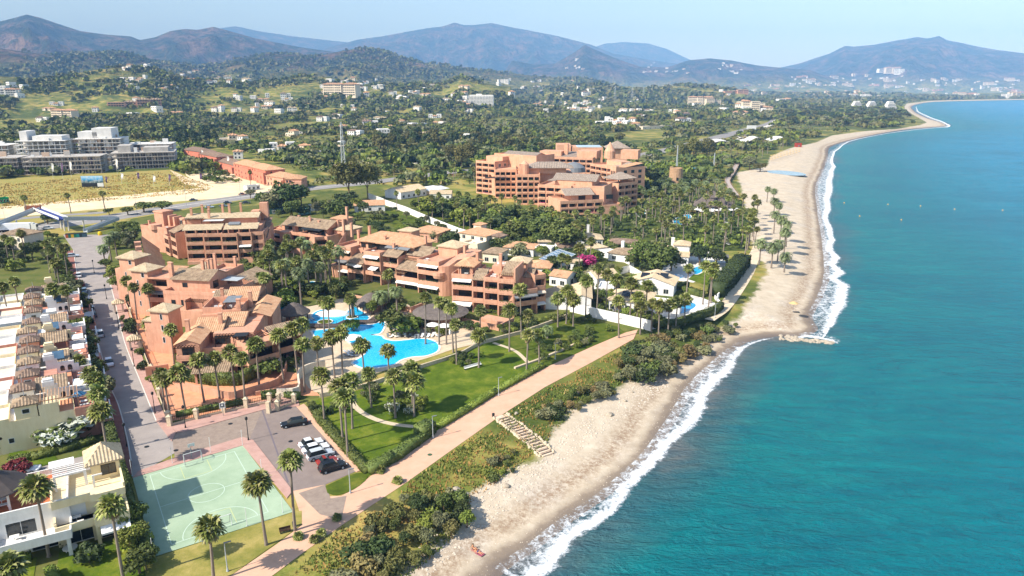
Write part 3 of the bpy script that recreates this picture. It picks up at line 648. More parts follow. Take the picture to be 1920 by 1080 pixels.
METW = plain('white_metal', 'd6d6d2', rough=.4); METG = plain('grey_metal', '6b6e70', '85888a', 2, .5, .4); METD = plain('dark_metal', '25282a', rough=.5); CLOTHW = plain('white_cloth', 'dedad2', 'ece9e2', 1, .9)
STEEL = plain('galvanised_steel', '9aa0a2', 'b4b9ba', 2, .45, .4)

def tileface(m, A, B, C, D, pitch=.5):
    """ridged tile slope; A-B is the eave, C above B and D above A (C = D for a hip end)"""
    A, B, C, D = map(Vector, (A, B, C, D)); e = (B - A); L = e.length; e.normalize(); n = max(2, round(L / pitch))
    sD = (D - A).dot(e); sC = (C - A).dot(e); upv = (D - A) - e * sD if ((D - A) - e * sD).length > 1e-4 else (C - A) - e * sC; nrm = e.cross(upv).normalized()
    if nrm.z < 0: nrm = -nrm
    def T(s):
        if s < sD and sD > 1e-6: return s / sD
        if s > sC and L - sC > 1e-6: return (L - s) / (L - sC)
        return 1.0
    hgt_ = pitch * .22
    S = [L * i / (2 * n) for i in range(2 * n + 1)]; vs = []
    for i, s in enumerate(S):
        o = nrm * (hgt_ if i % 2 else 0); b = A + e * s + o; vs += [tuple(b), tuple(b + upv * max(0, T(s)))]
    m.add(vs, [(2 * i, 2 * i + 2, 2 * i + 3, 2 * i + 1) for i in range(2 * n)])
def hip(m, x0, x1, y0, y1, z, p=.38, o=.45, pt=.5):
    x0 -= o; x1 += o; y0 -= o; y1 += o; w, d = x1 - x0, y1 - y0; h = min(w, d) / 2 * p
    if w >= d: a = ((x0 + d / 2), (y0 + y1) / 2, z + h); b = ((x1 - d / 2), (y0 + y1) / 2, z + h)
    else: a = ((x0 + x1) / 2, y0 + w / 2, z + h); b = ((x0 + x1) / 2, y1 - w / 2, z + h)
    c = [(x0, y0, z), (x1, y0, z), (x1, y1, z), (x0, y1, z)]
    if w >= d: tileface(m, c[0], c[1], b, a, pt); tileface(m, c[1], c[2], b, b, pt); tileface(m, c[2], c[3], a, b, pt); tileface(m, c[3], c[0], a, a, pt)
    else: tileface(m, c[0], c[1], a, a, pt); tileface(m, c[1], c[2], b, a, pt); tileface(m, c[2], c[3], b, b, pt); tileface(m, c[3], c[0], a, b, pt)
    m.add([(x0, y0, z - .02), (x1, y0, z - .02), (x1, y1, z - .02), (x0, y1, z - .02)], [(3, 2, 1, 0)])
    m.box(x0, x1, y0 - .02, y0 + .12, z - .2, z - .03); m.box(x1 - .12, x1 + .02, y0 + .12, y1 - .12, z - .2, z - .03); m.box(x0 - .02, x0 + .12, y0 + .12, y1 - .12, z - .2, z - .03)
def gable(m, wm, x0, x1, y0, y1, z, p=.38, ax='x', o=.4, pt=.5):
    """ridge along ax; the wall triangles go into wm"""
    if ax == 'x':
        h = (y1 - y0) / 2 * p; ym = (y0 + y1) / 2; k = o * p
        tileface(m, (x0 - o, y0 - o, z - k), (x1 + o, y0 - o, z - k), (x1 + o, ym, z + h), (x0 - o, ym, z + h), pt); tileface(m, (x1 + o, y1 + o, z - k), (x0 - o, y1 + o, z - k), (x0 - o, ym, z + h), (x1 + o, ym, z + h), pt)
        for a, b in ((x0, x0 + .25), (x1 - .25, x1)): wm.add([(a, y0, z), (a, y1, z), (a, ym, z + h - .1), (b, y0, z), (b, y1, z), (b, ym, z + h - .1)], [(0, 2, 1), (3, 4, 5), (0, 3, 5, 2), (1, 2, 5, 4), (0, 1, 4, 3)])
    else:
        h = (x1 - x0) / 2 * p; xm = (x0 + x1) / 2; k = o * p
        tileface(m, (x0 - o, y1 + o, z - k), (x0 - o, y0 - o, z - k), (xm, y0 - o, z + h), (xm, y1 + o, z + h), pt); tileface(m, (x1 + o, y0 - o, z - k), (x1 + o, y1 + o, z - k), (xm, y1 + o, z + h), (xm, y0 - o, z + h), pt)
        for a, b in ((y0, y0 + .25), (y1 - .25, y1)): wm.add([(x0, a, z), (x1, a, z), (xm, a, z + h - .1), (x0, b, z), (x1, b, z), (xm, b, z + h - .1)], [(0, 1, 2), (3, 5, 4), (0, 2, 5, 3), (1, 4, 5, 2), (0, 3, 4, 1)])
def shed(m, x0, x1, y0, y1, z0, z1, o=.25, pt=.5):
    k = (z1 - z0) / (y1 - y0) * o * 2
    tileface(m, (x0 - .05, y0 - o * 2, z0 - k), (x1 + .05, y0 - o * 2, z0 - k), (x1 + .05, y1, z1), (x0 - .05, y1, z1), pt)
    m.add([(x0, y0 - o, z0 - k - .14), (x1, y0 - o, z0 - k - .14), (x1, y1, z1 - .14), (x0, y1, z1 - .14)], [(3, 2, 1, 0)])
class Bld:
    def __init__(s, name, label, cat='building', origin=(0, 0), wall=None, z=GZ, group=None):
        s.o = Vector((origin[0], origin[1], z)); s.root = empty(name, s.o, 0, label, cat, group); s.wm = wall or SALMON
        s.parts = {}; s.M = Matrix.Identity(4); s.nwin = 0; s.more = []
    def frame(s, A, B=None, ang=None, dz=0):
        """local x runs from A towards B, y away behind the front, z up from the ground"""
        if ang is None: ang = math.atan2(B[1] - A[1], B[0] - A[0])
        s.M = Matrix.Translation(Vector((A[0] - s.o.x, A[1] - s.o.y, dz))) @ Matrix.Rotation(ang, 4, 'Z')
        for p in s.parts.values(): p[0].M = s.M
        return math.hypot(B[0] - A[0], B[1] - A[1]) if B is not None else 0
    def mb(s, name, mat, key=None):
        key = key or name
        if key not in s.parts: s.parts[key] = (MB(), name, mat); s.parts[key][0].M = s.M
        return s.parts[key][0]
    @property
    def w(s): return s.mb('wall', s.wm)
    def part(s, name, mat, fn, parent=None, **t):
        m = MB(); m.M = s.M; fn(m); return m.build(name, mat, parent or s.root, **t)
    def window(s, x, y, z, w_, h_, side='f', glass=None, frame=None, fr=.08, door=False):
        """glazed opening on a wall; side f front (-y), b back, l left (-x), r right"""
        s.nwin += 1; T = Matrix.Translation((x, y, z)) @ Matrix.Rotation({'f': 0, 'r': math.pi / 2, 'b': math.pi, 'l': -math.pi / 2}[side], 4, 'Z')
        def fm(m): m.M = s.M @ T; m.box(-w_ / 2 - fr, w_ / 2 + fr, -.05, .02, h_, h_ + fr); m.box(-w_ / 2 - fr, -w_ / 2, -.05, .02, 0, h_); m.box(w_ / 2, w_ / 2 + fr, -.05, .02, 0, h_); m.box(-w_ / 2 - fr, w_ / 2 + fr, -.07, .02, -fr, 0); (w_ > 1.3) and m.box(-.03, .03, -.045, -.021, 0, h_)
        def gm(m): m.M = s.M @ T; m.add([(-w_ / 2, -.02, 0), (w_ / 2, -.02, 0), (w_ / 2, -.02, h_), (-w_ / 2, -.02, h_)], [(0, 1, 2, 3)])
        if s.nwin > 96:
            a = s.mb('window', GLASS, 'morewin'); old = a.M; gm(a); a.M = old; return
        o = s.part('glass_door' if door else 'window', frame or METW, fm); s.part('pane', glass or GLASS, gm, o)
    def chimney(s, x, y, z, h=2.2, w_=.75, mat=None, cap=True):
        def f(m): m.box(x - w_ / 2, x + w_ / 2, y - w_ / 2, y + w_ / 2, z, z + h); cap and m.box(x - w_ / 2 - .1, x + w_ / 2 + .1, y - w_ / 2 - .1, y + w_ / 2 + .1, z + h, z + h + .14)
        s.part('chimney', mat or s.wm, f)
    def pergola(s, x0, x1, y0, y1, z, h=2.5, mat=None, cloth=None, posts=True):
        def f(m):
            if posts:
                for a in (x0, x1 - .14): m.box(a, a + .14, y0, y0 + .14, z, z + h)
            m.box(x0 - .2, x1 + .2, y0, y0 + .12, z + h, z + h + .16); n = max(3, int((x1 - x0) / .55))
            for i in range(n): a = x0 + (x1 - x0 - .1) * i / (n - 1); m.box(a, a + .1, y0 - .3, y1, z + h + .161, z + h + .28)
        s.part('pergola', mat or WOODD, f)
        if cloth: s.part('awning', cloth, lambda m: m.box(x0, x1, y0 - .1, y1, z + h + .3, z + h + .34))
    def awning(s, x0, x1, y0, z, d=1.8, mat=None):
        s.part('awning', mat or CLOTHW, lambda m: m.add([(x0, y0, z), (x1, y0, z), (x1, y0 - d, z - .5), (x0, y0 - d, z - .5), (x0, y0, z - .05), (x1, y0, z - .05), (x1, y0 - d, z - .55), (x0, y0 - d, z - .55), (x0, y0 - d, z - .8), (x1, y0 - d, z - .8)], [(0, 3, 2, 1), (4, 5, 6, 7), (3, 7, 6, 2), (0, 4, 7, 3), (1, 2, 6, 5), (7, 8, 9, 6)]))
    def roof(s, kind, *a, mat=None, **k):
        def f(m):
            if kind == 'hip': hip(m, *a, **k)
            elif kind == 'shed': shed(m, *a, **k)
            else: gable(m, s.w, *a, **k)
        return s.part('roof', mat or T_OLD, f)
    def bay(s, x0, x1, y0, y1, n, h=3.55, rec=2.3, top='deck', f=.34, par=1.05, skip=(), z=0, glass=True, dec=None):
        """a stack of balconies: open fronts between fins, parapets, glazing at the back of each recess"""
        w = s.w; w.box(x0, x1, y0 + rec, y1, z, z + n * h)
        w.box(x0, x0 + f, y0, y0 + rec, z, z + n * h); w.box(x1 - f, x1, y0, y0 + rec, z, z + n * h)
        for k in range(n):
            zz = z + k * h; w.box(x0 + f, x1 - f, y0 - .02, y0 + rec, zz + h - .42, zz + h)
            if k in skip: w.box(x0 + f, x1 - f, y0, y0 + .3, zz, zz + h - .42); continue
            if k or z: w.box(x0 + f, x1 - f, y0 - .06, y0 + .14, zz, zz + par)
            if rng.random() < .3: s.planter(x0 + f + .2, x1 - f - .2, y0 + .25, zz + .75)
            if rng.random() < .16: s.awning(x0 + f, x1 - f, y0 + .3, zz + h - .5, rng.uniform(1, 1.7), rng.choice([CLOTHW, CLOTHW, METG, CREAM]))
            if rng.random() < .35 and k: s.furniture(x0 + f + .4, y0 + .35, zz)
            if glass:
                ww = (x1 - x0 - 2 * f); s.window((x0 + x1) / 2 + ww * .05, y0 + rec, zz + .05, ww * .72, 2.15, glass=GLASS, frame=WOODD, door=True)
        if top == 'deck': s.parapet(x0, x1, y0, y1, z + n * h)
        elif top == 'shed': s.roof('shed', x0, x1, y0, min(y1, y0 + 5.2), z + n * h - .1, z + n * h + 2.0); w.box(x0 + .1, x1 - .1, y0 + 5.2, y0 + 5.5, z + n * h, z + n * h + 1.95)
    def parapet(s, x0, x1, y0, y1, z, h=.95, t=.22, sides='fblr'):
        w = s.w
        if 'f' in sides: w.box(x0, x1, y0 - .06, y0 + t, z, z + h)
        if 'b' in sides: w.box(x0, x1, y1 - t, y1, z, z + h)
        if 'l' in sides: w.box(x0, x0 + t, y0 + t, y1 - t, z, z + h * 1.0)
        if 'r' in sides: w.box(x1 - t, x1, y0 + t, y1 - t, z, z + h * 1.0)
    def room(s, x0, x1, y0, y1, z, h=2.8, roof='hip', mat=None, ope=True, p=.36, pt=.5, sidewin=True):
        s.w.box(x0, x1, y0, y1, z, z + h)
        if ope: s.window((x0 + x1) / 2, y0, z + .1, (x1 - x0) * .55, 2.1, glass=GLASS, frame=WOODD, door=True)
        if roof == 'hip': s.roof('hip', x0, x1, y0, y1, z + h, mat=mat, p=p, pt=pt)
        elif roof in ('x', 'y'): s.roof('gable', x0, x1, y0, y1, z + h, mat=mat, p=p, ax=roof, pt=pt)
    def planter(s, x0, x1, y, z):
        n = int((x1 - x0) * 14) + 6; V, Q = leafcloud(n, [((x0 + (x1 - x0) * q), y, z + .2, .45, .4) for q in [(i + .5) / max(2, int((x1 - x0) / .65)) for i in range(max(2, int((x1 - x0) / .65)))]], n * 2, .16); me = npmesh('plants', [tuple(s.M @ Vector(v)) for v in V], Q, [LM[rng.choice(['green', 'bright', 'dark', 'pink' if rng.random() < .2 else 'olive'])]]); link(bpy.data.objects.new('plants', me), s.root)
    def ac(s, x, y, z, n=2):
        for i in range(n): s.part('air_conditioner', METW, lambda m: (m.box(x + i * 1.2, x + i * 1.2 + .9, y, y + .4, z + .1, z + .8), m.lathe([(.28, z + .82), (.28, z + .83)], x + i * 1.2 + .45, y + .2, 8)))
    def gw(s, *a): return s.part('garden_wall', s.wm, lambda m: m.box(*a))
    def furniture(s, x, y, z, mat=None):
        s.part('terrace_furniture', mat or CLOTHW, lambda m: (m.box(x, x + 1.7, y, y + .6, z + .3, z + .42), m.box(x, x + .1, y, y + .6, z, z + .3), m.box(x + 1.6, x + 1.7, y, y + .6, z, z + .3), m.box(x + .2, x + 1.4, y + 1.1, y + 1.9, z + .6, z + .66), m.box(x + .75, x + .85, y + 1.45, y + 1.55, z, z + .6)))
    def done(s):
        for k, (m, name, mat) in s.parts.items():
            m.M = None; o = m.build(name, mat, s.root)
            if k == 'morewin' and o: o['kind'] = 'stuff'
        return s.root
def xy(px, py, h=0): p = at(px, py, GZ + h); return (p.x, p.y)

# ------------------------------------------------------------ apartment blocks of the salmon complex
FH = 3.55
b = Bld('apartment_block', 'salmon four storey apartment block nearest the lawn, right of the round thatched pavilion', 'apartment building', xy(930, 590))
L = b.frame(xy(850, 581), xy(985, 592))       # 22 m
u = L / 135
X = lambda px: (px - 850) * u
b.bay(X(848), X(888), 0, 14, 3, top='deck'); b.room(X(854), X(882), 3.2, 12, 3 * FH, roof=None); b.roof('hip', X(850), X(884), 3.0, 12, 3 * FH + 2.8, mat=T_NEW, p=.45)
b.pergola(X(862), X(881), .4, 3.2, 3 * FH, mat=WOODD); b.pergola(X(849), X(862), -.6, 1.2, 2 * FH, h=2.4, posts=False); b.awning(X(850), X(887), -.1, 2.9, 2.0)
b.bay(X(888), X(911), -.8, 14, 3, top='shed'); b.bay(X(911), X(938), -1.4, 14, 3, top='deck'); b.w.box(X(912), X(937), 7, 13.8, 3 * FH, 3 * FH + 2.4)
b.bay(X(938), X(968), -2.2, 13, 3, top='deck'); b.w.box(X(939), X(967), 1.2, 12, 3 * FH, 3 * FH + 1.5); b.roof('shed', X(939), X(967), 1.2, 7, 3 * FH + 1.5, 3 * FH + 4.2); b.w.box(X(967), X(970), -2.2, 8, 3 * FH, 3 * FH + 4.2)
b.pergola(X(940), X(966), -1.6, 1.2, 3 * FH, h=2.0, mat=WOODL)
b.roof('shed', X(972), X(990), 6, 11, 3 * FH - .1, 3 * FH + 1.6); b.w.box(X(968), X(992), 6.2, 13, 0, 3 * FH - .2)
b.chimney(X(930), 6, 3 * FH, 6.5, .8); b.chimney(X(880), 9, 3 * FH + 3, 3, .8); b.ac(X(918), 9, 3 * FH + 2.4, 3); b.furniture(X(866), 1.2, 3 * FH); b.furniture(X(944), -1.2, 2 * FH + .05); b.furniture(X(917), 2.2, 3 * FH)
b.room(X(942), X(975), 9, 15, 3 * FH, 3.5, mat=T_STRAW, ope=False, p=.4)
b.frame(xy(985, 592), ang=math.radians(25)); b.bay(-4, 4.2, .3, 9, 2, top='deck'); b.bay(4.2, 8.0, 2.2, 9, 3, top='deck')
b.frame(xy(850, 605), xy(952, 627)); b.gw(0, 15, 1, 1.35, 0, 1.6); b.gw(15, 15.35, 1, 9, 0, 1.8); b.gw(6, 14, 5, 9, 0, 1.2)
b.done()

b = Bld('apartment_block', 'long stepped salmon apartment block with curved dark end wall behind the thatched pool bar', 'apartment building', xy(740, 545))
L = b.frame(xy(622, 521), xy(838, 556)); u = L / 216; X = lambda px: (px - 622) * u
spec = [(622, 655, 2.5, 3, 'deck'), (655, 687, 0, 2, 'shed'), (687, 718, .6, 3, 'deck'), (718, 748, 1.6, 3, 'shed'), (748, 790, 0, 2, 'shed'), (790, 828, -.8, 3, 'deck')]
for x0, x1, y0, n, tp in spec: b.bay(X(x0), X(x1), y0, 17, n, top=tp)
b.w.box(X(655), X(687), 6, 17, 2 * FH, 3 * FH); b.w.box(X(748), X(790), 6, 17, 2 * FH, 3 * FH + .3)
for a, c in ((664, 672), (676, 684)): b.window(X((a + c) / 2), 6, 2 * FH + .4, 1.6, 1.9, frame=WOODD)
b.pergola(X(752), X(788), 4.3, 6, 2 * FH + .3, h=2.2, mat=WOODL); b.pergola(X(749), X(768), -1.2, .4, FH, h=2.4, mat=WOODL, posts=False); b.roof('shed', X(750), X(789), 6, 11, 3 * FH + .3, 3 * FH + 2.6)
b.room(X(655), X(757), 7.5, 19, 3 * FH, 2.6, roof=None); b.roof('hip', X(650), X(760), 7, 20, 3 * FH + 2.6, mat=T_NEW, p=.42)
for a in (662, 676, 690, 712, 728, 745): b.window(X(a), 7.5, 3 * FH + .2, 2.0, 2.0, frame=WOODD, door=True)
b.pergola(X(672), X(688), 4.5, 7.5, 3 * FH, h=2.3); b.awning(X(712), X(734), 7.4, 3 * FH + 2.5, 2.4, METG); b.awning(X(736), X(756), 7.4, 3 * FH + 2.5, 2.4, METG)
b.awning(X(700), X(715), .5, FH + 2.8, 1.8); b.part('parasol', CLOTHW, lambda m: m.lathe([(1.7, FH + 2.3), (1.5, FH + 2.5), (.05, FH + 3.0)], X(677), -.2, 12))
b.room(X(792), X(826), 11, 18, 3 * FH, 3.2, mat=T_STRAW, ope=False, p=.45); b.room(X(700), X(724), 17, 22, 3 * FH + 3, 2.6, mat=T_STRAW, ope=False)
b.ac(X(770), 12, 3 * FH + .4, 4); b.furniture(X(795), 1, 3 * FH); b.furniture(X(722), 3, 3 * FH); b.furniture(X(692), 2, 3 * FH)
for a, yy, hh in ((648, 15, 6), (636, 12, 5), (700, 9, 4.6), (728, 5.5, 3.2), (760, 14, 5), (815, 16, 3.5), (836, 12, 3.8)): b.chimney(X(a), yy, 3 * FH + (.3 if a > 640 else 0), hh, .8)
# curved end wall and stair fins
R0 = 7.5; pl = [(X(828) + R0 * math.sin(t) * .75, -.8 + R0 * (1 - math.cos(t)) * 1.6) for t in [i * math.pi / 2 / 9 for i in range(10)]] + [(X(828) + R0 * .75, 17), (X(828), 17)]
b.w.prism(pl, 0, [3 * FH - .5] * 5 + [3 * FH + 1.2] * 5 + [3 * FH + 2, 3 * FH + 2])
b.w.lathe([(2.0, FH * 2 - 1), (2.3, FH * 2), (2.3, FH * 2 + 1.0), (2.1, FH * 2 + 1.01)], X(826), 0, 14)
b.w.lathe([(2.2, 0), (2.4, FH), (2.4, FH + 1.0), (1.2, FH + 1.2)], X(624), 3.2, 14)
b.w.prism([(X(622), 3), (X(622), 3.4), (X(622) - 5, 14.4), (X(622) - 5, 14)], 2 * FH, [3 * FH, 3 * FH, 3 * FH + 3.2, 3 * FH + 3.2])
b.frame(xy(655, 560), xy(845, 600)); b.gw(0, 9, 0, .4, 0, 1.6); b.gw(11, 16, 1, 1.4, 0, 1.5); b.gw(17, 27, -1, -.6, 0, 1.8); b.gw(26.6, 27, -.6, 5, 0, 1.8)
b.done()

b = Bld('apartment_block', 'salmon apartment block with a row of tall roof chimneys behind the garden palms', 'apartment building', xy(560, 470))
L = b.frame(xy(498, 463), xy(617, 480)); u = L / 119; X = lambda px: (px - 498) * u
for x0, x1, y0, n, tp in [(500, 538, 0, 2, 'deck'), (538, 564, .8, 2, 'deck'), (564, 590, .8, 2, 'deck'), (590, 616, 0, 2, 'deck')]: b.bay(X(x0), X(x1), y0, 16, n, top=tp)
b.w.lathe([(2.6, 0), (2.6, FH), (2.8, FH + .1), (2.8, 2 * FH + .9), (2.5, 2 * FH + .91)], X(538), 1, 16); b.w.lathe([(2.6, 0), (2.8, FH + 1.0), (1.0, FH + 1.01)], X(500), 2.0, 14)
b.room(X(520), X(545), 4, 15, 2 * FH, 2.8, roof='x', p=.5); b.room(X(545), X(600), 5, 15, 2 * FH, 2.9, roof=None); b.roof('gable', X(545), X(604), 4, 16, 2 * FH + 2.9, ax='x', p=.45)
for a in (552, 566, 580, 592): b.window(X(a), 5, 2 * FH + .2, 2.4, 2.1, frame=WOODD, door=True)
b.roof('gable', X(500), X(522), 5, 14, 2 * FH + .3, ax='y', p=.5); b.awning(X(562), X(598), 4.9, 2 * FH + 2.9, 3, METD)
b.roof('shed', X(548), X(580), -3.5, .8, FH - .2, FH + 1.2); b.w.box(X(548), X(580), -3.2, .8, 0, FH - .8)
b.room(X(604), X(626), 8, 18, 2 * FH, 2.2, mat=T_STRAW, ope=False); b.room(X(570), X(592), 18, 24, 2 * FH, 4.5, mat=T_NEW, ope=False)
for a, yy, hh in ((524, 13, 4.6), (548, 12, 5), (562, 8, 5.2), (578, 8, 4.6), (606, 10, 5.2), (625, 7, 6.5), (636, 8, 5), (594, 20, 9)): b.chimney(X(a), yy, 2 * FH, hh + .6, .85)
b.frame(xy(617, 480), ang=math.radians(28)); b.bay(-5, 1, 1.5, 12, 2, top='deck'); b.w.prism([(1, 1.5), (1.5, 1.5), (7.5, 12), (7, 12)], 0, [1.5, 1.5, 2 * FH + 2, 2 * FH + 2])
b.frame(xy(530, 505), xy(605, 520)); b.gw(0, 12, 0, .4, 0, 2.4)
b.done()

b = Bld('apartment_block', 'largest salmon block at the street corner with a striped pergola and a white roof awning', 'apartment building', xy(400, 470))
L = b.frame(xy(340, 497), xy(487, 492)); u = L / 147; X = lambda px: (px - 340) * u
b.w.box(X(352), X(500), 0, 24, 0, 1.2)
[b.bay(X(q0), X(q1), yy, 22, 3, top='deck', z=1.2, h=3.3) for q0, q1, yy in ((352, 386, 1.0), (386, 420, .3), (420, 450, -.5), (450, 476, .2), (476, 498, 1.2))]
zt = 1.2 + 3 * 3.3
b.w.box(X(348), X(490), 3.4, 20, zt, zt + 2.5)
for a in (360, 376, 392, 412, 428, 446, 462): b.window(X(a), 3.4, zt + .15, 2.2, 2.0, frame=WOODD, door=True)
for k in range(7): b.w.box(X(352 + k * 20), X(353.5 + k * 20), .9, 3.4, zt, zt + 2.3)
b.roof('shed', X(348), X(420), 1.4, 6, zt + 2.3, zt + 3.6, mat=T_STRAW); b.roof('shed', X(424), X(488), 1.4, 6, zt + 2.3, zt + 3.7, mat=T_STRAW)
b.pergola(X(342), X(378), 6.5, 10.5, zt + 3.4, h=1.8, cloth=None); b.part('awning', METW, lambda m: m.box(X(380), X(418), 6.6, 10.8, zt + 4.6, zt + 4.75)); b.w.box(X(344), X(480), 10.8, 18, zt + 2.5, zt + 5.2); b.roof('gable', X(344), X(482), 10, 19, zt + 5.2, ax='x', p=.3, mat=T_STRAW)
b.awning(X(430), X(452), 6.3, zt + 4.2, 2.5, METG); b.w.box(X(486), X(500), 2, 22, 0, zt + .5); b.roof('shed', X(486), X(502), 4, 20, zt - 2, zt + 3.5, mat=T_BROWN)
b.w.box(X(478), X(494), 19, 22, zt, zt + 9.5); b.w.box(X(462), X(478), 17, 22, zt, zt + 6.5)
for a, yy, hh in ((352, 13, 6.5), (368, 17, 7), (378, 19, 6), (404, 20, 6.5), (424, 14, 7.5), (440, 20, 7), (388, 10.5, 6)): b.chimney(X(a), yy, zt + 2.5, hh, .8)
b.frame(xy(312, 478), xy(352, 500)); b.bay(0, 6, 0, 14, 2, top='deck', z=.5); b.bay(6, 13, .8, 14, 3, top='shed', z=.5)
b.frame(xy(262, 470), xy(330, 480)); L = 19
b.w.box(0, 16, 2, 14, 0, 9.5); b.parapet(0, 16, 2, 14, 9.5, 1.3); b.w.box(0, 5.5, 9, 14, 9.5, 15); b.w.box(-.3, 5.8, 8.7, 14.3, 15, 15.6); b.w.box(7, 8, 10, 14, 9.5, 14); b.w.box(10, 11, 10, 14, 9.5, 13.6); b.w.box(6, 15, 12, 14, 9.5, 13); b.window(12.5, 12, 10, 1.5, 2)
b.chimney(4.5, 3, 9.5, 3.2); b.w.lathe([(2.5, 9.5), (2.5, 11.5), (2.2, 11.51)], 8, 3, 14); b.furniture(11, 4, 9.5)
b.done()

b = Bld('apartment_block', 'salmon block along the street with pyramid roofed stair towers and a weathered gable roof', 'apartment building', xy(330, 560))
sx = xy(250, 476, 12); tl = [((233, 268), 15.5, (250, 480)), ((256, 292), 14, (274, 503))]
for (a, c), h, (cx, cy) in tl:
    p = xy(cx, cy, h); b.frame(p, ang=math.radians(-18)); b.w.box(-3, 3, -2.8, 2.8, 0, h); b.roof('hip', -3, 3, -2.8, 2.8, h, mat=T_STRAW, p=.5, o=.7)
    for zz in (3, 6.2, 9.4): b.window(-1, -2.8, zz, .5, 1.5); b.window(-3, 0, zz, .6, 1.6, 'l')
    b.window(1.2, -2.8, h - 2, 1.0, 1.3)
    b.w.box(-6, -3, -2, 2.4, 0, h - 4)
p = xy(365, 514, 13); b.frame(p, ang=math.radians(-10))
b.w.box(-7, 6.5, -3, 6, 0, 12.2); b.roof('gable', -5.6, 6.5, -3.4, 6.5, 12.2, ax='x', p=.42); b.window(-1.5, -3, 9.8, 1.5, 1.2, frame=WOODD); b.window(6.5, 0, 9.4, 2.6, 2.0, 'r', frame=WOODD, door=True)
b.w.box(-6, 12, -7, -3, 0, 8.6); b.parapet(-6, 12, -7, -3, 8.6, 1.1); b.window(-3, -7, 5.8, 1.2, 1.1, frame=WOODD); b.window(0, -7, 5.4, 1.0, 1.6, frame=WOODD); b.furniture(8, -6, 8.6); b.w.box(6.5, 14, -3, 8, 0, 8.6); b.parapet(6.5, 14, -3, 8, 8.6, 1.0, sides='br')
b.pergola(2.5, 8, -9.5, -7, 5, h=2.4); b.w.box(2, 2.6, -9.5, -7, 0, 8); b.w.box(-1, 12, -10, -7, 0, 4.9)
b.chimney(2, 1.5, 14, 3, .8); b.chimney(3.2, 2.2, 14, 3, .8); b.chimney(-6, -2, 8.6, 8, 1.0); b.part('curved_roof', STEEL, lambda m: m.box(7.5, 13, 1, 5, 11.2, 11.35))
b.bay(-14, -7, -3, 6, 3, top=None, z=1.5); b.roof('shed', -14.5, -7, -1, 8, 10.9, 13.2, mat=T_NEW); b.chimney(-10, 3, 11, 4.5, .8)
b.w.box(-12, 4, 6, 20, 0, 10.5); b.roof('gable', -12, -3, 7, 19, 10.5, ax='y', mat=T_STRAW, p=.4); b.parapet(-3, 4, 6, 20, 10.5, 1); b.chimney(0, 9, 10.5, 5); b.chimney(-2, 14, 10.5, 5.5); b.chimney(3, 17, 10.5, 4); b.part('balustrade', METW, lambda m: [m.box(-2.6 + i * .6, -2.45 + i * .6, 12, 12.12, 10.6, 11.6) for i in range(10)])
b.w.box(4, 14, 8, 19, 0, 8.8); b.roof('gable', 4, 14, 8, 19, 8.8, ax='y', mat=T_OLD, p=.45); b.pergola(5, 12, 5, 8, 8.6, h=2.2, mat=METG)
b.frame(xy(240, 545), xy(225, 470)); L = 70
for i in range(5): b.part('buttress', SALMON, lambda m: m.box(4 + i * 12, 7 + i * 12, -6 - i * .4, -5.2, 0, 8 - i * .4)); b.part('sloping_wall', SALMON, lambda m: m.prism([(4 + i * 12, -8), (4.4 + i * 12, -8), (4.4 + i * 12, -14), (4 + i * 12, -14)], 0, [3, 3, 9, 9]))
b.done()

b = Bld('apartment_block', 'salmon block nearest the street junction with clay roofs, timber pergolas and a hedge in front', 'apartment building', xy(410, 690))
L = b.frame(xy(333, 715), xy(474, 708)); u = L / 141; X = lambda px: (px - 333) * u
b.w.box(X(338), X(381), 0, 10, 0, 9.2); b.roof('gable', X(338), X(381), 0, 12, 9.2, ax='y', mat=T_NEW, p=.42)
b.window(X(352), 0, 3.9, 1.4, 1.2, frame=WOODD); b.window(X(357), 0, 1, 1.5, 1.5, frame=WOODD)
b.w.box(X(340), X(373), -1.5, 0, 5.5, 6.0); b.parapet(X(340), X(373), -1.5, 0, 6.0, .8, sides='flr'); b.window(X(360), 0, 6.3, 2.6, 2.0, frame=WOODD, door=True); b.pergola(X(339), X(374), -1.6, .2, 6.0, h=2.6)
b.w.box(X(381), X(470), 2, 12, 0, 6.2); b.parapet(X(381), X(470), 2, 12, 6.2, 1.0, sides='fr'); b.w.box(X(381), X(470), .5, 2, 2.8, 3.1)
b.roof('shed', X(367), X(436), -2.6, 2, 2.9, 4.2, mat=T_OLD); 
for a in (372, 396, 420, 436): b.w.box(X(a), X(a) + .5, -2.4, -1.9, 0, 2.7)
for a in (384, 410, 455): b.window(X(a), 2, .3, 2.6, 2.1, frame=WOODD, door=True)
b.w.box(X(392), X(470), 7, 16, 6.2, 9.0); b.pergola(X(400), X(430), 4.2, 7, 6.2, h=2.5); b.pergola(X(436), X(462), 4.2, 7, 6.2, h=2.5, cloth=METD); b.roof('shed', X(440), X(474), 2.5, 6.8, 4.8, 6.4, mat=T_STRAW)
for a in (405, 425, 450): b.window(X(a), 7, 6.4, 2.4, 2.0, frame=WOODD, door=True)
b.roof('gable', X(352), X(404), 9, 20, 9.0, ax='x', mat=T_NEW, p=.36); b.w.box(X(345), X(404), 12, 19, 0, 9.0); b.roof('gable', X(392), X(440), 12, 24, 9.2, ax='x', mat=T_NEW, p=.3); b.w.box(X(404), X(470), 16, 24, 0, 9.2)
b.chimney(X(343), 8, 9, 3.4, .9); b.chimney(X(398), 12, 9, 3.6, .9); b.chimney(X(420), 20, 9.5, 4.2, .9); b.chimney(X(432), 27, 9.5, 4.2, .9)
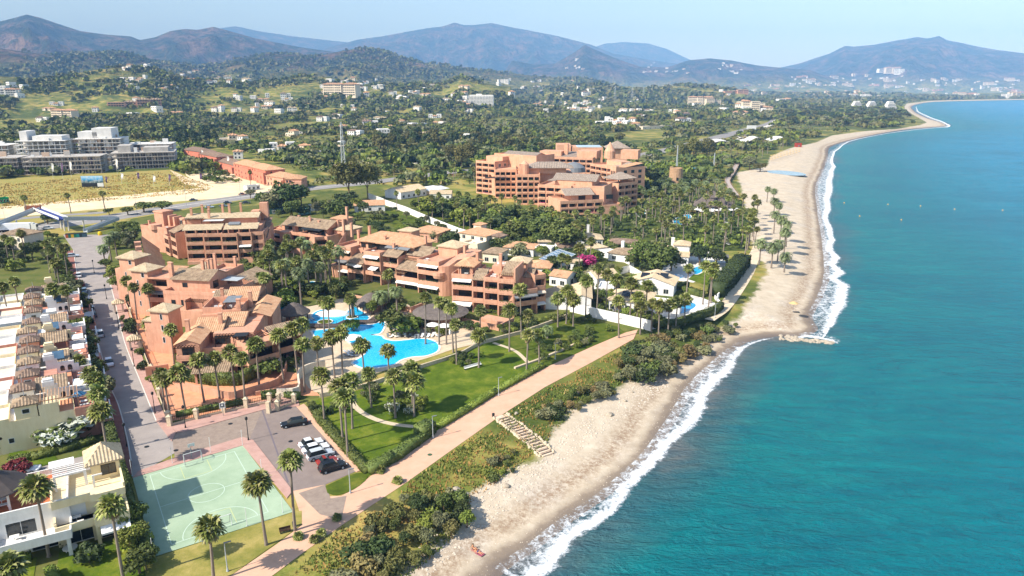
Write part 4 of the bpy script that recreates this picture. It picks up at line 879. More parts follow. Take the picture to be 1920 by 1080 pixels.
b.w.box(X(345), X(425), 19, 30, 0, 10.2); b.parapet(X(345), X(385), 20, 30, 10.2, 1.6); b.parapet(X(385), X(425), 19, 30, 10.2, 1.1); b.ac(X(360), 24, 10.2, 4); b.pergola(X(388), X(418), 20, 26, 10.4, h=2.3, cloth=METG)
b.w.box(X(425), X(480), 24, 36, 0, 7.5); b.roof('gable', X(425), X(482), 20, 36, 9.0, ax='y', mat=T_NEW, p=.34); b.w.box(X(425), X(482), 24, 36, 7.5, 9.0)
b.w.box(X(350), X(425), 30, 42, 0, 10.2); b.roof('gable', X(372), X(436), 31, 44, 10.2, ax='x', mat=T_NEW, p=.34); b.roof('shed', X(330), X(372), 33, 40, 9, 11, mat=T_OLD); b.chimney(X(362), 32, 10, 3.5)
p = xy(309, 578, 11.5); b.frame(p, ang=math.radians(-12)); b.w.box(-2.6, 2.6, -2.4, 2.4, 0, 11.5); b.roof('hip', -2.6, 2.6, -2.4, 2.4, 11.5, mat=T_STRAW, p=.5, o=.6)
for zz in (3, 6.2, 9.2): b.window(-2.6, 0, zz, .6, 1.5, 'l'); b.window(.5, -2.4, zz, .6, 1.5)
b.w.box(-5, -2.6, -2, 2, 0, 8.6); b.roof('hip', -5, -2.6, -2, 2, 8.6, mat=T_STRAW, o=.4)
b.frame(xy(470, 709), ang=math.radians(45)); b.bay(0, 8, 0, 9, 2, top='deck'); b.bay(8, 15, 2, 10, 2, top='shed'); b.pergola(1, 7, -.5, 2.4, 2 * FH)
# garden walls towards the junction
b.frame(xy(318, 700), xy(325, 765)); b.gw(0, .35, -5, 0, 0, 2.5)
b.done()
# ------------------------------------------------------------ terraced town houses left of the street
TN = Vector((math.cos(R(32)), math.sin(R(32)), 0)); TT = Vector((-TN.y, TN.x, 0)); TANG = R(32)
ends = [((47, 745), 12), ((48, 702), 12), ((45, 677), 12), ((45, 655), 12), ((43, 637), 12), ((42, 618), 12), ((42, 602), 12), ((42, 587), 12), ((52, 552), 12), ((46, 530), 12), ((43, 510), 12), ((42, 490), 12)]
TL = ['yellow end town house with small barred windows and a garden below its pale gable wall', 'white town house with a pale square chimney, second up from the yellow end house', 'terracotta town house with a white arched chimney wall, third up from the yellow end house',
      'white town house with a slanting blue solar panel above the terracotta one', 'yellow town house with two arched openings in its stepped chimney wall, halfway up the row', 'town house with brown awnings over its roof terrace halfway up the row',
      'white town house with a blue grey solar panel standing on its roof', 'town house with a yellow stepped chimney wall beside the pair of tall palms', 'white town house with a long blank wall behind the small dark palm crown', 'terracotta town house with a tilted white solar panel near the far end of the row',
      'yellow town house near the far end of the row, under the three street palms', 'farthest town house of the row, with a flat red terrace']
base_p = Vector((*xy(47, 745, 9), 0)); WALLS = [YELL, WHITE, TERW, WHITE, YELL, TERW, WHITE, YELL, WHITE, TERW, YELL, WHITE]
for i, lab in enumerate(TL):
    wm = WALLS[i]; p = base_p + TT * (8.1 * i + (3 if i > 7 else 0)); off = rng.uniform(-.6, .6)
    b = Bld('town_house', lab, 'house', (p.x, p.y), wall=wm, group='terraced town houses along the street'); b.frame((p.x + TN.x * off, p.y + TN.y * off), ang=TANG)
    w2 = b.mb('side_wall', WHITE if wm is not WHITE else CREAM)
    hw = 4.0
    b.w.box(-9, 7.5, -hw, hw - .02, 0, 6.2); w2.box(-11.5, -9, -hw + .3, hw - .4, 0, 4.2 + (i % 3) * .6); b.parapet(-9, -3, -hw, hw - .02, 6.2, .7); b.part('roof_deck', CREAM if i % 2 else WHITE, lambda m: m.box(-8.7, -2.0, -hw + .3, hw - .3, 6.2, 6.26)); b.part('lean_to_roof', T_STRAW if i % 3 else T_NEW, lambda m: shed(m, -11.6, -9, -hw + .3, hw - .4, 4.3, 5.4)) if i % 2 else None
    b.w.box(-1.9, 1.6, -hw + .05, -.4, 6.2, 9.0); b.roof('hip', -1.9, 1.6, -hw + .05, -.4, 9.0, mat=T_BROWN if i % 3 else T_OLD, p=.5, o=.35); b.part('finial', STEEL, lambda m: m.tube([(-.2, -1.6, 10.0), (-.2, -1.6, 11.2)], .07, .04, 5))
    b.window(-.2, -hw + .05, 7.3, 1.1, .8, frame=METW); b.window(-1.9, -1.9, 7.2, 1.1, .8, 'l')
    # stepped chimney wall with two arches
    ch = i % 3 != 1
    def cw(m):
        for a, c, h in ((3.0, 4.4, 10.6), (4.4, 5.2, 9.6), (5.2, 8.2, 8.6), (8.2, 9.0, 7.8)): m.box(a, c, hw - 1.3, hw - .9, 6.2, h)
        m.box(2.7, 4.7, hw - 1.9, hw - .4, 9.6, 10.6); m.box(2.9, 4.5, hw - 1.8, hw - .5, 10.6, 11.0)
    if ch: b.part('chimney_wall', WHITE if i % 2 == 0 else YELL, cw)
    if ch:
        for a in (5.9, 7.3): b.part('arch', GLASS, lambda m: m.prism([(a + .42 * math.cos(t), 0) for t in (0, 1)], 0, 0) if False else m.add([(a + .42 * math.cos(t * math.pi / 8), hw - 1.315, 7.4 + .42 * math.sin(t * math.pi / 8)) for t in range(9)] + [(a - .42, hw - 1.315, 6.6), (a + .42, hw - 1.315, 6.6)], [tuple(range(11))]))
    if i % 2: b.roof('shed', 1.8, 7.4, -hw + .3, hw - 1.6, 8.0, 8.9, mat=T_OLD); b.w.box(1.85, 7.2, hw - 1.7, hw - 1.4, 6.2, 8.7); b.w.box(6.9, 7.2, -hw + .4, -hw + .7, 6.2, 8.0)
    else: b.w.box(1.8, 5.0, -hw, -.4, 6.2, 8.4); b.part('floor_tiles', TERR, lambda m: m.box(5.1, 7.3, -hw + .3, 2.3, 6.2, 6.23))
    if i in (3, 6, 9): b.part('solar_panel', plain('solar_blue', '3c5468', '5d7b93', .3, .2, .6), lambda m: m.add([(4.2, -2.6, 8.6), (6.4, -2.6, 8.6), (6.4, -.9, 9.9), (4.2, -.9, 9.9), (4.2, -2.6, 8.5), (6.4, -2.6, 8.5), (6.4, -.9, 9.8), (4.2, -.9, 9.8)], [(0, 1, 2, 3), (7, 6, 5, 4), (0, 4, 5, 1), (1, 5, 6, 2), (2, 6, 7, 3), (3, 7, 4, 0)]))
    # stepped terraces to the street
    w3 = b.mb('terrace_wall', TERW if i % 2 == 0 else WHITE)
    w3.box(7.5, 11.0, -hw, hw - .02, 0, 5.4); w3.box(7.5, 11.2, -hw - .0, -hw + .25, 5.4, 6.5); w3.box(10.9, 11.2, -hw + .25, hw - .3, 5.4, 6.4); w3.box(11.0, 13.5, -hw + .2, hw - .3, 0, 2.8); w3.box(13.3, 13.6, -hw + .2, hw - .3, 2.8, 3.7)
    for a in (-1.8, 1.6): b.window(11.0, a, 3.2, 1.7, 2.0, 'r', frame=METW, door=True)
    b.window(7.5, 0, 5.6, 2.2, 1.9, 'r', frame=WOODD, door=True) if not i % 2 else None
    b.furniture(8.4, -1.5 + (i % 3) * .5, 5.42)
    if i in (1, 4, 5, 8): b.part('awning', CLOTHW, lambda m: m.box(8.2, 10.6, -2.8, 1.2, 7.6, 7.66))
    if i == 0:
        for a, z in ((-7.2, 4.3), (-3.2, 2.0)): b.window(a, -hw, z, .8, .9, frame=METW)
        for a, z in ((-4.8, 3.3), (-5.4, 1.5)): b.part('vent_rosette', WOODD, lambda m: m.add([(a + .3 * math.cos(t), -hw - .02, z + .3 * math.sin(t)) for t in [q * math.pi / 4 for q in range(8)]], [tuple(range(8))]))
        b.pergola(2.2, 8.4, -hw + .4, 2, 6.3, h=2.5, mat=T_NEW); w3.box(7.5, 13.2, -hw - .15, -hw, 5.0, 6.4); b.part('parasol', plain('blue_canvas', '3d6f92'), lambda m: m.lathe([(1.3, 8.2), (.05, 8.9)], 8.6, -1.5, 8))
        b.part('balcony', WHITE, lambda m: (m.box(11, 13.6, -hw, hw - 1, 2.9, 3.2), m.box(13.4, 13.6, -hw, hw - 1, 3.2, 4.2), m.box(11, 13.4, -hw, -hw + .2, 3.2, 4.2)))
    b.done()

# ------------------------------------------------------------ villas in the lower left corner
p = xy(112, 1042); b = Bld('villa', 'pale yellow villa with stacked white terraces and a striped pyramid roof beside the hedge', 'house', p, wall=YELL); b.frame(p, ang=R(33))
w2 = b.mb('balustrade', YELL)
b.w.box(0, 4.6, 2.2, 12, 0, 3.4); b.w.box(4.6, 9.6, 1.4, 12, 0, 3.4); b.w.box(0, 9.6, 3.6, 12, 3.4, 6.7); w2.box(0, 9.6, 0.2, 3.6, 3.1, 3.4)
w2.box(0, 5.2, 0, .25, 3.4, 4.5); w2.box(5.0, 9.6, -.5, -.25, 3.1, 4.5); w2.box(4.95, 5.25, -.25, .8, 3.4, 4.7); w2.box(0, .25, .25, 3.6, 3.4, 4.9); w2.box(9.4, 9.65, -.25, 3.6, 3.4, 4.6)
b.w.box(5.0, 5.5, -.3, .2, 0, 3.1); b.awning(5.6, 9.5, -.3, 3.1, 1.6, CLOTHW); b.w.box(9.0, 9.5, -.3, .2, 0, 3.1)
w2.box(0, 4.9, 2.0, 2.3, 6.4, 7.6); w2.box(4.9, 9.6, 1.4, 1.65, 6.4, 7.5); w2.box(4.75, 5.05, 1.65, 2.6, 6.4, 7.9); w2.box(0, 9.6, 2.3, 3.6, 6.4, 6.7); w2.box(9.4, 9.65, 1.65, 7.5, 6.7, 8.2); w2.box(0, .25, 2.3, 8, 6.7, 7.7)
b.part('shutter', METW, lambda m: (m.box(1.4, 4.2, 3.52, 3.62, 3.6, 5.8), m.box(5.8, 8.4, 3.52, 3.62, 3.6, 5.8))); b.window(3, 2.2, .2, 3.2, 2.2, frame=METW, door=True); b.window(7.2, 1.4, .2, 3, 2.2, frame=WOODD, door=True)
b.w.box(5.6, 9.6, 7.5, 12, 6.7, 9.7); b.roof('hip', 5.4, 9.8, 7.3, 12.2, 9.7, mat=T_STRAW, p=.8, o=.5); b.window(8.0, 7.5, 7.4, 1.9, 1.6, frame=WOODD)
b.part('pergola', WHITE, lambda m: (m.box(.6, 5.0, 6.8, 7.1, 9.0, 9.3), m.box(.6, .95, 6.8, 7.1, 6.7, 9.0), m.box(4.6, 5.0, 6.8, 7.1, 6.7, 9.0), [m.box(.6, 5.3, 7.4 + .7 * i, 7.6 + .7 * i, 9.1, 9.3) for i in range(4)], m.box(.2, 3.6, 10, 12.5, 9.0, 9.3)))
b.part('pergola', WHITE, lambda m: (m.box(5.6, 5.9, 5.2, 5.5, 6.7, 8.6), m.box(5.6, 7.0, 5.2, 5.4, 8.6, 8.8)))
b.part('garden_table', METW, lambda m: (m.lathe([(1.0, .7), (1.0, .78)], 1.4, .2, 12), [m.box(1.4 + a, 1.5 + a, .1, .2, 0, .7) for a in (-.6, .5)])); b.furniture(2.0, 1.2, 3.42)
b.done()
p = xy(14, 1068); b = Bld('villa', 'white villa with a dark conical terrace canopy behind the bottom left palm', 'house', p, wall=WHITE); b.frame(p, ang=R(30))
b.w.box(-10, 8.4, 3, 14, 0, 3.3); b.w.box(-10, 8.4, 2.6, 14, 3.3, 6.6); b.w.box(-1, 8.4, -1, 2.6, 3.0, 3.3); b.w.box(-1, 8.4, -1.2, -1, 3.0, 4.4); b.w.box(-1.2, -1, -1.2, 2.6, 3.0, 4.4); b.w.box(8.2, 8.45, -1, 2.6, 3.3, 4.4); b.w.box(-.9, -.4, -.9, -.4, 0, 3); b.w.box(7.6, 8.1, -.9, -.4, 0, 3)
b.parapet(-10, 8.4, 2.6, 14, 6.6, .9); b.part('roof_terrace', plain('red_tiles', 'b0603c', 'c4754f', 1), lambda m: m.box(-9.6, 8.1, 3, 13.6, 6.6, 6.63))
b.window(2.2, 2.6, 3.5, 3.6, 2.1, frame=METW, door=True); b.window(5.0, 3, .2, 4, 2.4, frame=METG, door=True); b.window(-6, 2.6, 3.5, 2.4, 2, frame=METW)
def canopy(m):
    m.lathe([(4.6, 9.3), (4.5, 9.45), (2.2, 10.9), (.7, 11.9)], -1.0, 8, 14)
b.part('canopy', plain('canopy_cloth', '4a4340', '5c534e', .6), canopy); b.part('roof_cap', METW, lambda m: m.lathe([(.75, 11.85), (.7, 12.3), (.3, 12.7), (.05, 12.8)], -1, 8, 12))
for a in range(6): b.part('post', METW, lambda m: m.box(-1 + 4.1 * math.cos(a * 1.05) - .15, -1 + 4.1 * math.cos(a * 1.05) + .15, 8 + 4.1 * math.sin(a * 1.05) - .15, 8 + 4.1 * math.sin(a * 1.05) + .15, 6.6, 9.35))
b.part('curtain', CLOTHW, lambda m: m.prism([(-3.6, 4.6), (-2.6, 4.3), (-2.5, 4.5), (-3.4, 4.8)], 6.7, 9.0)); b.furniture(-1, 6, 6.65); b.furniture(.5, .2, 3.35)
b.done()
p = xy(10, 452); b = Bld('house', 'ochre house with a hipped roof and barred window at the far left beyond the palms', 'house', xy(45, 458), wall=CREAM); b.frame(xy(10, 466), xy(50, 470)); b.w.box(0, 12, 0, 9, 0, 6.5); b.roof('hip', 0, 12, 0, 9, 6.5, mat=T_OLD); b.window(9, 0, 3.6, 1.4, 1.6); b.window(5, 0, 3.6, 1.2, 1.2); b.w.box(-6, 0, 1, 8, 0, 3.2); b.done()

# ------------------------------------------------------------ white villas towards the beach
def villa(label, A, B, depth, h, roof='hip', wall=WHITE, mat=T_STRAW, wins=4, extra=None, group=None, p=.34, name='villa', arch=False, dz=0):
    """single- or two-storey villa with its front wall from pixel A to pixel B"""
    a = xy(*A); c = xy(*B); b = Bld(name, label, 'house', ((a[0] + c[0]) / 2, (a[1] + c[1]) / 2), wall=wall, group=group); L = b.frame(a, c)
    b.w.box(0, L, 0, depth, 0, h)
    if roof == 'hip': b.roof('hip', 0, L, 0, depth, h, mat=mat, p=p)
    elif roof in ('x', 'y'): b.roof('gable', 0, L, 0, depth, h, ax=roof, mat=mat, p=p)
    elif roof == 'flat': b.parapet(0, L, 0, depth, h, .5)
    nf = max(1, round(h / 3.3))
    for k in range(nf):
        for i in range(wins): b.window(L * (i + .5) / wins, 0, .7 + 3.2 * k, min(1.6, L / wins * .5), 1.5, frame=METW)
        b.window(L, depth * .5, .6 + 3.2 * k, 2.0, 1.7, 'r')
    if extra: extra(b, L)
    return b.done()
def ex1(b, L):
    b.part('solar_panel', plain('solar_black', '1c2024', '2b3036', .3, .25, .5), lambda m: [m.add([(L * .3 + i * 2.6, 1.2, 4.7), (L * .3 + 2.4 + i * 2.6, 1.2, 4.7), (L * .3 + 2.4 + i * 2.6, 3.6, 5.7), (L * .3 + i * 2.6, 3.6, 5.7)], [(0, 1, 2, 3)]) for i in range(2)])
    b.w.box(L, L + 9, 2, 7, 0, 3.2); b.parapet(L, L + 9, 2, 7, 3.2, .5)
villa('white beach villa with two black roof panels beside the small blue pool', (1140, 582), (1215, 590), 12, 3.6, mat=T_STRAW, extra=ex1, wins=5)
def ex2(b, L):
    b.part('solar_panel', plain('solar_black', '1c2024', '2b3036', .3, .25, .5), lambda m: [m.add([(3 + i * 3.0, 2.4 + i * .8, 4.9), (5.8 + i * 3.0, 2.4 + i * .8, 4.9), (5.8 + i * 3.0, 5.2 + i * .8, 6.0), (3 + i * 3.0, 5.2 + i * .8, 6.0)], [(0, 1, 2, 3)]) for i in range(3)])
villa('white villa with three black roof panels behind the row of tall palms', (1180, 548), (1262, 556), 11, 3.8, 'y', mat=T_STRAW, extra=ex2, wins=3, p=.3)
def ex3(b, L):
    for i in range(3): b.part('arch', GLASS, lambda m: m.add([(L + .02, 2 + 3 * i + .8 * math.cos(t * math.pi / 8), 1.8 + .8 * math.sin(t * math.pi / 8)) for t in range(9)] + [(L + .02, 1.2 + 3 * i, 0.1), (L + .02, 2.8 + 3 * i, 0.1)], [tuple(range(11))]))
    b.w.box(-9, 0, 2, 12, 0, 3.4); b.roof('gable', -9, 0, 2, 12, 3.4, ax='y', mat=T_STRAW, p=.35)
villa('white villa with arched windows and tiled gables just inside the long white garden wall', (1072, 585), (1108, 586), 15, 4.6, 'y', mat=T_STRAW, extra=ex3, wins=2)
villa('long white villa wing with a straw coloured tile roof behind the arched villa', (1118, 545), (1160, 540), 9, 4.4, 'x', mat=T_STRAW, wins=4)
def ex4(b, L):
    b.w.box(L * .55, L, 4, 11, 3.4, 7.0); b.roof('hip', L * .55, L, 4, 11, 7.0, mat=T_STRAW); b.chimney(L * .5, 8, 3.4, 5.5, 1.2, WHITE)
    b.part('pergola', WHITE, lambda m: ([m.box(L * .1 + i * 1.3, L * .1 + .25 + i * 1.3, -6, 0, 2.9, 3.1) for i in range(9)], m.box(0, L * .7, -6.2, -5.9, 2.6, 2.9), m.box(0, .4, -6.1, -5.8, 0, 2.6), m.box(L * .7 - .4, L * .7, -6.1, -5.8, 0, 2.6)))
    b.part('terrace_roof', plain('dark_slats', '5c5a56', '767370', 1), lambda m: (m.box(L, L + 15, 3, 9, 3.0, 3.25), m.box(L + 14, L + 14.6, 3, 3.6, 0, 3), m.box(L + 14, L + 14.6, 8.2, 8.8, 0, 3)))
villa('large white beach villa with a tall white chimney and dark slatted terrace roof', (1225, 494), (1290, 498), 16, 3.4, 'x', mat=T_STRAW, extra=ex4, wins=5, p=.3)
def ex5(b, L): b.chimney(L * .35, 6, 3, 4, 1.1, WHITE); b.w.box(-8, 0, 3, 10, 0, 2.8)
villa('white bungalow with a mottled tile roof and flat white annexe between tree and hedge', (1140, 488), (1185, 494), 9, 3.2, 'hip', mat=T_OLD, extra=ex5, wins=2)
def ex6(b, L): b.chimney(L * .5, 7, 3.5, 4.5, 1.0, WHITE)
villa('white bungalow with a slim white chimney at the edge of the palm grove', (1080, 462), (1130, 462), 10, 3.2, 'hip', mat=T_STRAW, extra=ex6, wins=4)
villa('small white tiled pavilion beside the dark carport roof', (1108, 482), (1138, 478), 7, 3.4, 'hip', mat=T_STRAW, wins=2)
villa('brown tiled long low house left of the pale pavilion', (1048, 478), (1082, 476), 8, 3.0, 'x', mat=T_BROWN, wins=2)
b = Bld('carport', 'open brown tiled carport on slim posts beside the villa courtyard', 'carport', xy(1155, 466)); b.frame(xy(1140, 468), xy(1176, 470)); b.roof('hip', 0, 12, 0, 9, 2.8, mat=T_BROWN, p=.3)
b.part('post', WOODD, lambda m: [m.box(a, a + .25, c, c + .25, 0, 2.8) for a in (.3, 6, 11.4) for c in (.3, 8.4)]); b.done()
villa('cream two storey villa with clay roof, turret and white conservatory above the salmon blocks', (862, 462), (912, 470), 11, 6.2, 'hip', wall=CREAM, mat=T_NEW, wins=3, extra=lambda b, L: (b.w.box(3, 7, 6, 10, 6.2, 9.2), b.roof('hip', 3, 7, 6, 10, 9.2, mat=T_NEW), b.w.box(L, L + 5, 3, 8, 2.8, 6.0), b.roof('hip', L, L + 5, 3, 8, 6.0, mat=T_BROWN), b.w.box(L - 8, L, -6, 0, 0, 3.2), b.parapet(L - 8, L, -6, 0, 3.2, .8), b.furniture(L - 6, -4, 3.2)))
villa('white house with an orange clay roof and flat white extension behind the nearest salmon block', (945, 478), (1000, 482), 9, 3.4, 'hip', mat=T_NEW, wins=3, extra=lambda b, L: (b.w.box(L, L + 7, 2, 8, 0, 3.2), b.parapet(L, L + 7, 2, 8, 3.2, .5)))
villa('white house with salmon clay roof and blue framed windows beside the solar glass roof', (990, 520), (1030, 522), 10, 3.8, 'hip', mat=T_NEW, wins=2)
villa('brown tiled house just behind the long salmon block', (770, 450), (820, 455), 12, 4.0, 'hip', wall=SALMON, mat=T_NEW, wins=3)
b = Bld('glass_roof_pavilion', 'white pavilion roofed with a slanting grid of blue solar glass panels', 'pavilion', xy(1025, 492), wall=WHITE); L = b.frame(xy(1012, 498), xy(1050, 512)); b.w.box(0, 11, 0, 9, 0, 2.6)
b.part('solar_roof', plain('solar_blue', '3c5468', '5d7b93', .3, .2, .6), lambda m: m.add([(0, -.4, 2.8), (11, -.4, 2.8), (11, 9, 5.6), (0, 9, 5.6)], [(0, 1, 2, 3)]))
b.part('roof_frame', METW, lambda m: ([m.add([(i * 1.22 - .07, -.4, 2.83), (i * 1.22 + .07, -.4, 2.83), (i * 1.22 + .07, 9, 5.63), (i * 1.22 - .07, 9, 5.63)], [(0, 1, 2, 3)]) for i in range(10)], [m.add([(0, -.4 + 1.5 * i, 2.835 + .447 * i), (11, -.4 + 1.5 * i, 2.835 + .447 * i), (11, -.25 + 1.5 * i, 2.88 + .447 * i), (0, -.25 + 1.5 * i, 2.88 + .447 * i)], [(0, 1, 2, 3)]) for i in range(7)])); b.done()
villa('low white pool house with straw roof between the solar glass roof and the magenta bush', (1060, 505), (1085, 507), 7, 3, 'hip', mat=T_STRAW, wins=2)
villa('white flat annexe with a roof terrace behind the tall palms of the arched villa', (1120, 560), (1150, 562), 8, 3.4, 'flat', wins=2)
villa('white garage wing with a clay roof behind the long white garden wall', (1030, 535), (1062, 540), 8, 3.6, 'x', mat=T_NEW, wins=2)
villa('cream house with weathered tiles between two salmon blocks', (905, 492), (935, 495), 9, 4, 'hip', wall=CREAM, mat=T_OLD, wins=2)
villa('low white villa with pale tiles in front of the hotel palm grove', (1010, 468), (1040, 468), 8, 3.4, 'hip', wins=3)
villa('white villa wing with pale gable beside the round topped trees', (1180, 488), (1212, 490), 9, 3.6, 'x', wins=3)
# villas between the highway and the complex
villa('white house with a broad salmon roof beside the long white boundary wall', (665, 398), (722, 396), 12, 3.6, 'x', mat=T_NEW, wins=3)
villa('tiny white cabin with salmon roof and blue door near the highway trees', (632, 384), (652, 384), 6, 3.0, 'y', mat=T_NEW, wins=1)
villa('long white villa with pale gables and a striped lean-to roof beyond the boundary wall', (752, 374), (800, 366), 14, 4.4, 'x', mat=T_STRAW, wins=5, extra=lambda b, L: (b.w.box(L, L + 20, 2, 13, 0, 3.2), b.part('lean_to_roof', METW, lambda m: [m.add([(L + i * 1.6, -3, 2.6), (L + 1.4 + i * 1.6, -3, 2.6), (L + 1.4 + i * 1.6, 5, 3.9), (L + i * 1.6, 5, 3.9)], [(0, 1, 2, 3)]) for i in range(12)])))
villa('white villa with a striped shed roof right of the long gabled villa', (806, 374), (846, 374), 10, 3.4, 'x', mat=T_STRAW, wins=3)
for (A, B, lab) in (((560, 402), (578, 402), 'pale turquoise site cabin behind the salmon blocks'), ((500, 402), (528, 402), 'dark green roofed shed behind the corner block'), ((585, 396), (625, 392), 'long white flat shed roof beside the highway trees')):
    villa(lab, A, B, 5, 2.6, 'flat', wall=plain('turquoise_paint', '7fb8bd') if 'turq' in lab else (plain('dark_green_paint', '1f3b34') if 'dark' in lab else WHITE), wins=1, name='shed')

# ------------------------------------------------------------ garden and boundary walls
def wallrun(name, P, h, t, mat, label, z=GZ, cap=None, cat='wall', group=None):
    m = MB(); L = pts(P); L0 = np.array(L)
    T = np.gradient(L0, axis=0); T /= np.linalg.norm(T, axis=1)[:, None]; N = np.stack([T[:, 1], -T[:, 0]], 1) * t / 2; vs = []; hh = h if hasattr(h, '__len__') else [h] * len(L)
    for p, n, q in zip(L0, N, hh): vs += [(p[0] - n[0], p[1] - n[1], z - .2), (p[0] + n[0], p[1] + n[1], z - .2), (p[0] + n[0], p[1] + n[1], z + q), (p[0] - n[0], p[1] - n[1], z + q)]
    n = len(L); fs = [(0, 3, 2, 1), ((n - 1) * 4, (n - 1) * 4 + 1, (n - 1) * 4 + 2, (n - 1) * 4 + 3)]
    for i in range(n - 1):
        for a in range(4): c = (a + 1) % 4; fs.append((i * 4 + a, i * 4 + c, (i + 1) * 4 + c, (i + 1) * 4 + a))
    m.add(vs, fs); return m.build(name, mat, label=label, category=cat, **({'group': group} if group else {})) if False else tag(m.build(name, mat), label, cat, group)
wallrun('garden_wall', [(1069, 584), (1120, 597), (1170, 608), (1220, 620)], 3.0, .35, WHITE, 'long plain white garden wall between the palm villa and the public lawn')
wallrun('garden_wall', [(1182, 586), (1300, 600), (1350, 572), (1340, 560)], 1.2, .3, WHITE, 'low white wall around the small blue pool terrace')
wallrun('garden_wall', [(1345, 560), (1392, 508)], 1.6, .4, WHITE, 'pale wall along the sandy path at the foot of the tall dark hedge')
wallrun('boundary_wall', [(715, 382), (760, 398), (810, 420), (860, 440), (900, 452)], 3.2, .4, WHITE, 'tall white boundary wall running diagonally from the highway villas')
wallrun('boundary_wall', [(690, 372), (720, 384)], 3.5, .4, WHITE, 'short white wall beside the highway gate')
wallrun('garden_wall', smooth([(330, 728), (380, 738), (430, 748), (475, 738), (520, 722), (535, 700), (541, 668)], 3), 1.7, .35, SALMON, 'curving salmon garden wall below the hedge of the corner block')
wallrun('garden_wall', smooth([(480, 742), (520, 735), (560, 726)], 3), 1.0, .35, SALMON, 'short salmon retaining wall at the forecourt edge')
wallrun('garden_wall', smooth([(520, 746), (560, 742), (560, 715), (575, 700), (610, 690)], 3), 2.2, .4, CREAM, 'cream curved wall of the stepped pool terrace')
wallrun('retaining_wall', smooth([(600, 745), (650, 735), (700, 722), (760, 700), (830, 678), (870, 663), (905, 645), (985, 624), (1065, 594)], 2), 1.0, .4, STONE, 'long low stone wall between the pool gardens and the lawn')
wallrun('retaining_wall', [(965, 692), (1010, 676), (1060, 655), (1110, 632)], .5, .6, STONE, 'low rubble edging beside the upper lawn shrubs')
wallrun('garden_wall', [(1075, 505), (1140, 478), (1188, 500)], 1.8, .3, WHITE, 'white courtyard wall below the mottled roof bungalow')
wallrun('garden_wall', [(1125, 525), (1180, 510), (1240, 545)], 2.6, .3, WHITE, 'white wall with a round turquoise medallion behind the solar roof villa')

# ------------------------------------------------------------ the big terracotta hotel
b = Bld('hotel_building', 'huge terracotta beach hotel with stepped terraces, grey roofs and a pointed turret', 'hotel', xy(1050, 360), wall=SAL2)
def s_pl(b, x0, x1, z): b.planter(x0, x1, 0, z)
def mass(A, B, depth, n, base=0, h=3.35, bays=6, top='deck', rows=True, rec=2.0):
    L = b.frame(xy(*A), xy(*B)); bays = max(3, round(bays * .75)); z0 = base; w = b.w; w.box(0, L, rec, depth, z0, z0 + n * h); bw = L / bays
    for k in range(bays + 1): a = min(max(k * bw - .25, 0), L - .5); w.box(a, a + .5, 0, rec, z0, z0 + n * h)
    for k in range(n):
        for j in range(bays):
            x0 = max(j * bw + .25, .5 if j == 0 else 0); x1 = min((j + 1) * bw - .25, L - .5 if j == bays - 1 else L); w.box(x0, x1, -.02, rec, z0 + (k + 1) * h - .6, z0 + (k + 1) * h); w.box(x0, x1, -.3, 0, z0 + k * h, z0 + k * h + 1.0); rng.random() < .35 and s_pl(b, x0, x1, z0 + k * h + .7)
            if rows: b.window((x0 + x1) / 2, rec, z0 + k * h + .2, (x1 - x0) * .8, 2.3, frame=WOODD, door=True)
    for k in range(n):
        for q in range(int(depth // 6)): b.window(L, rec + 3 + q * 5.5, z0 + k * h + .8, 2.4, 1.8, 'r')
    b.parapet(0, L, 0, depth, z0 + n * h, 1.1); return L, z0 + n * h
L, z = mass((893, 362), (928, 366), 30, 6, bays=4); b.w.box(2, L, 8, 28, z, z + 3.5); b.w.lathe([(5.5, 0), (5.5, z - 8), (5.8, z - 7.9), (5.8, z - 6.8)], L + 1, 4, 14)
L, z = mass((928, 372), (968, 372), 24, 5, bays=5); b.part('awning', METD, lambda m: m.box(-6, 8, -3, 3, z - 4, z - 3.8))
b.frame(xy(893, 362), xy(928, 366)); b.w.box(4, 38, 14, 34, 0, 24); b.parapet(4, 38, 14, 34, 24, 1); b.roof('gable', 8, 34, 17, 31, 24, ax='x', mat=T_GREY, p=.3, pt=1.2)
L, z = mass((968, 384), (1012, 384), 30, 5, bays=5); b.w.box(2, L + 16, 12, 30, z, z + 3.6); b.roof('hip', L * .4, L + 20, 10, 24, z + 3.6, mat=T_GREY, p=.4, pt=1.0); b.w.box(L, L + 20, 14, 40, 0, z)
b.chimney(3, 8, z, 6, 2.4); b.w.lathe([(2.5, z), (2.5, z + 6), (.3, z + 8)], 5, 9, 12)
L, z = mass((1008, 394), (1070, 398), 24, 4, bays=6); b.w.box(8, L + 10, 6, 22, z, z + 3.4); b.roof('gable', L * .35, L + 12, 6, 20, z + 3.4, ax='x', mat=T_GREY, p=.42, pt=1.0); b.roof('hip', 5, L * .45, 4, 14, z + 3.0, mat=T_GREY, pt=1.0); b.w.box(L, L + 18, 2, 20, 0, z + .5); b.parapet(L, L + 18, 2, 20, z + .5, 1)
L, z = mass((1050, 408), (1130, 404), 20, 2, bays=7, base=1); b.w.box(8, L - 3, 5, 18, z, z + 3.4); b.roof('gable', 4, L - 4, 3, 17, z + 3.4, ax='x', mat=T_GREY, p=.4, pt=1.0); b.w.box(L, L + 12, 0, 14, 0, z - 3); b.parapet(L, L + 12, 0, 14, z - 3, 1)
for q in (14, 22, 30): b.window(q, 5, z + .3, 4, 2.4, frame=WOODD)
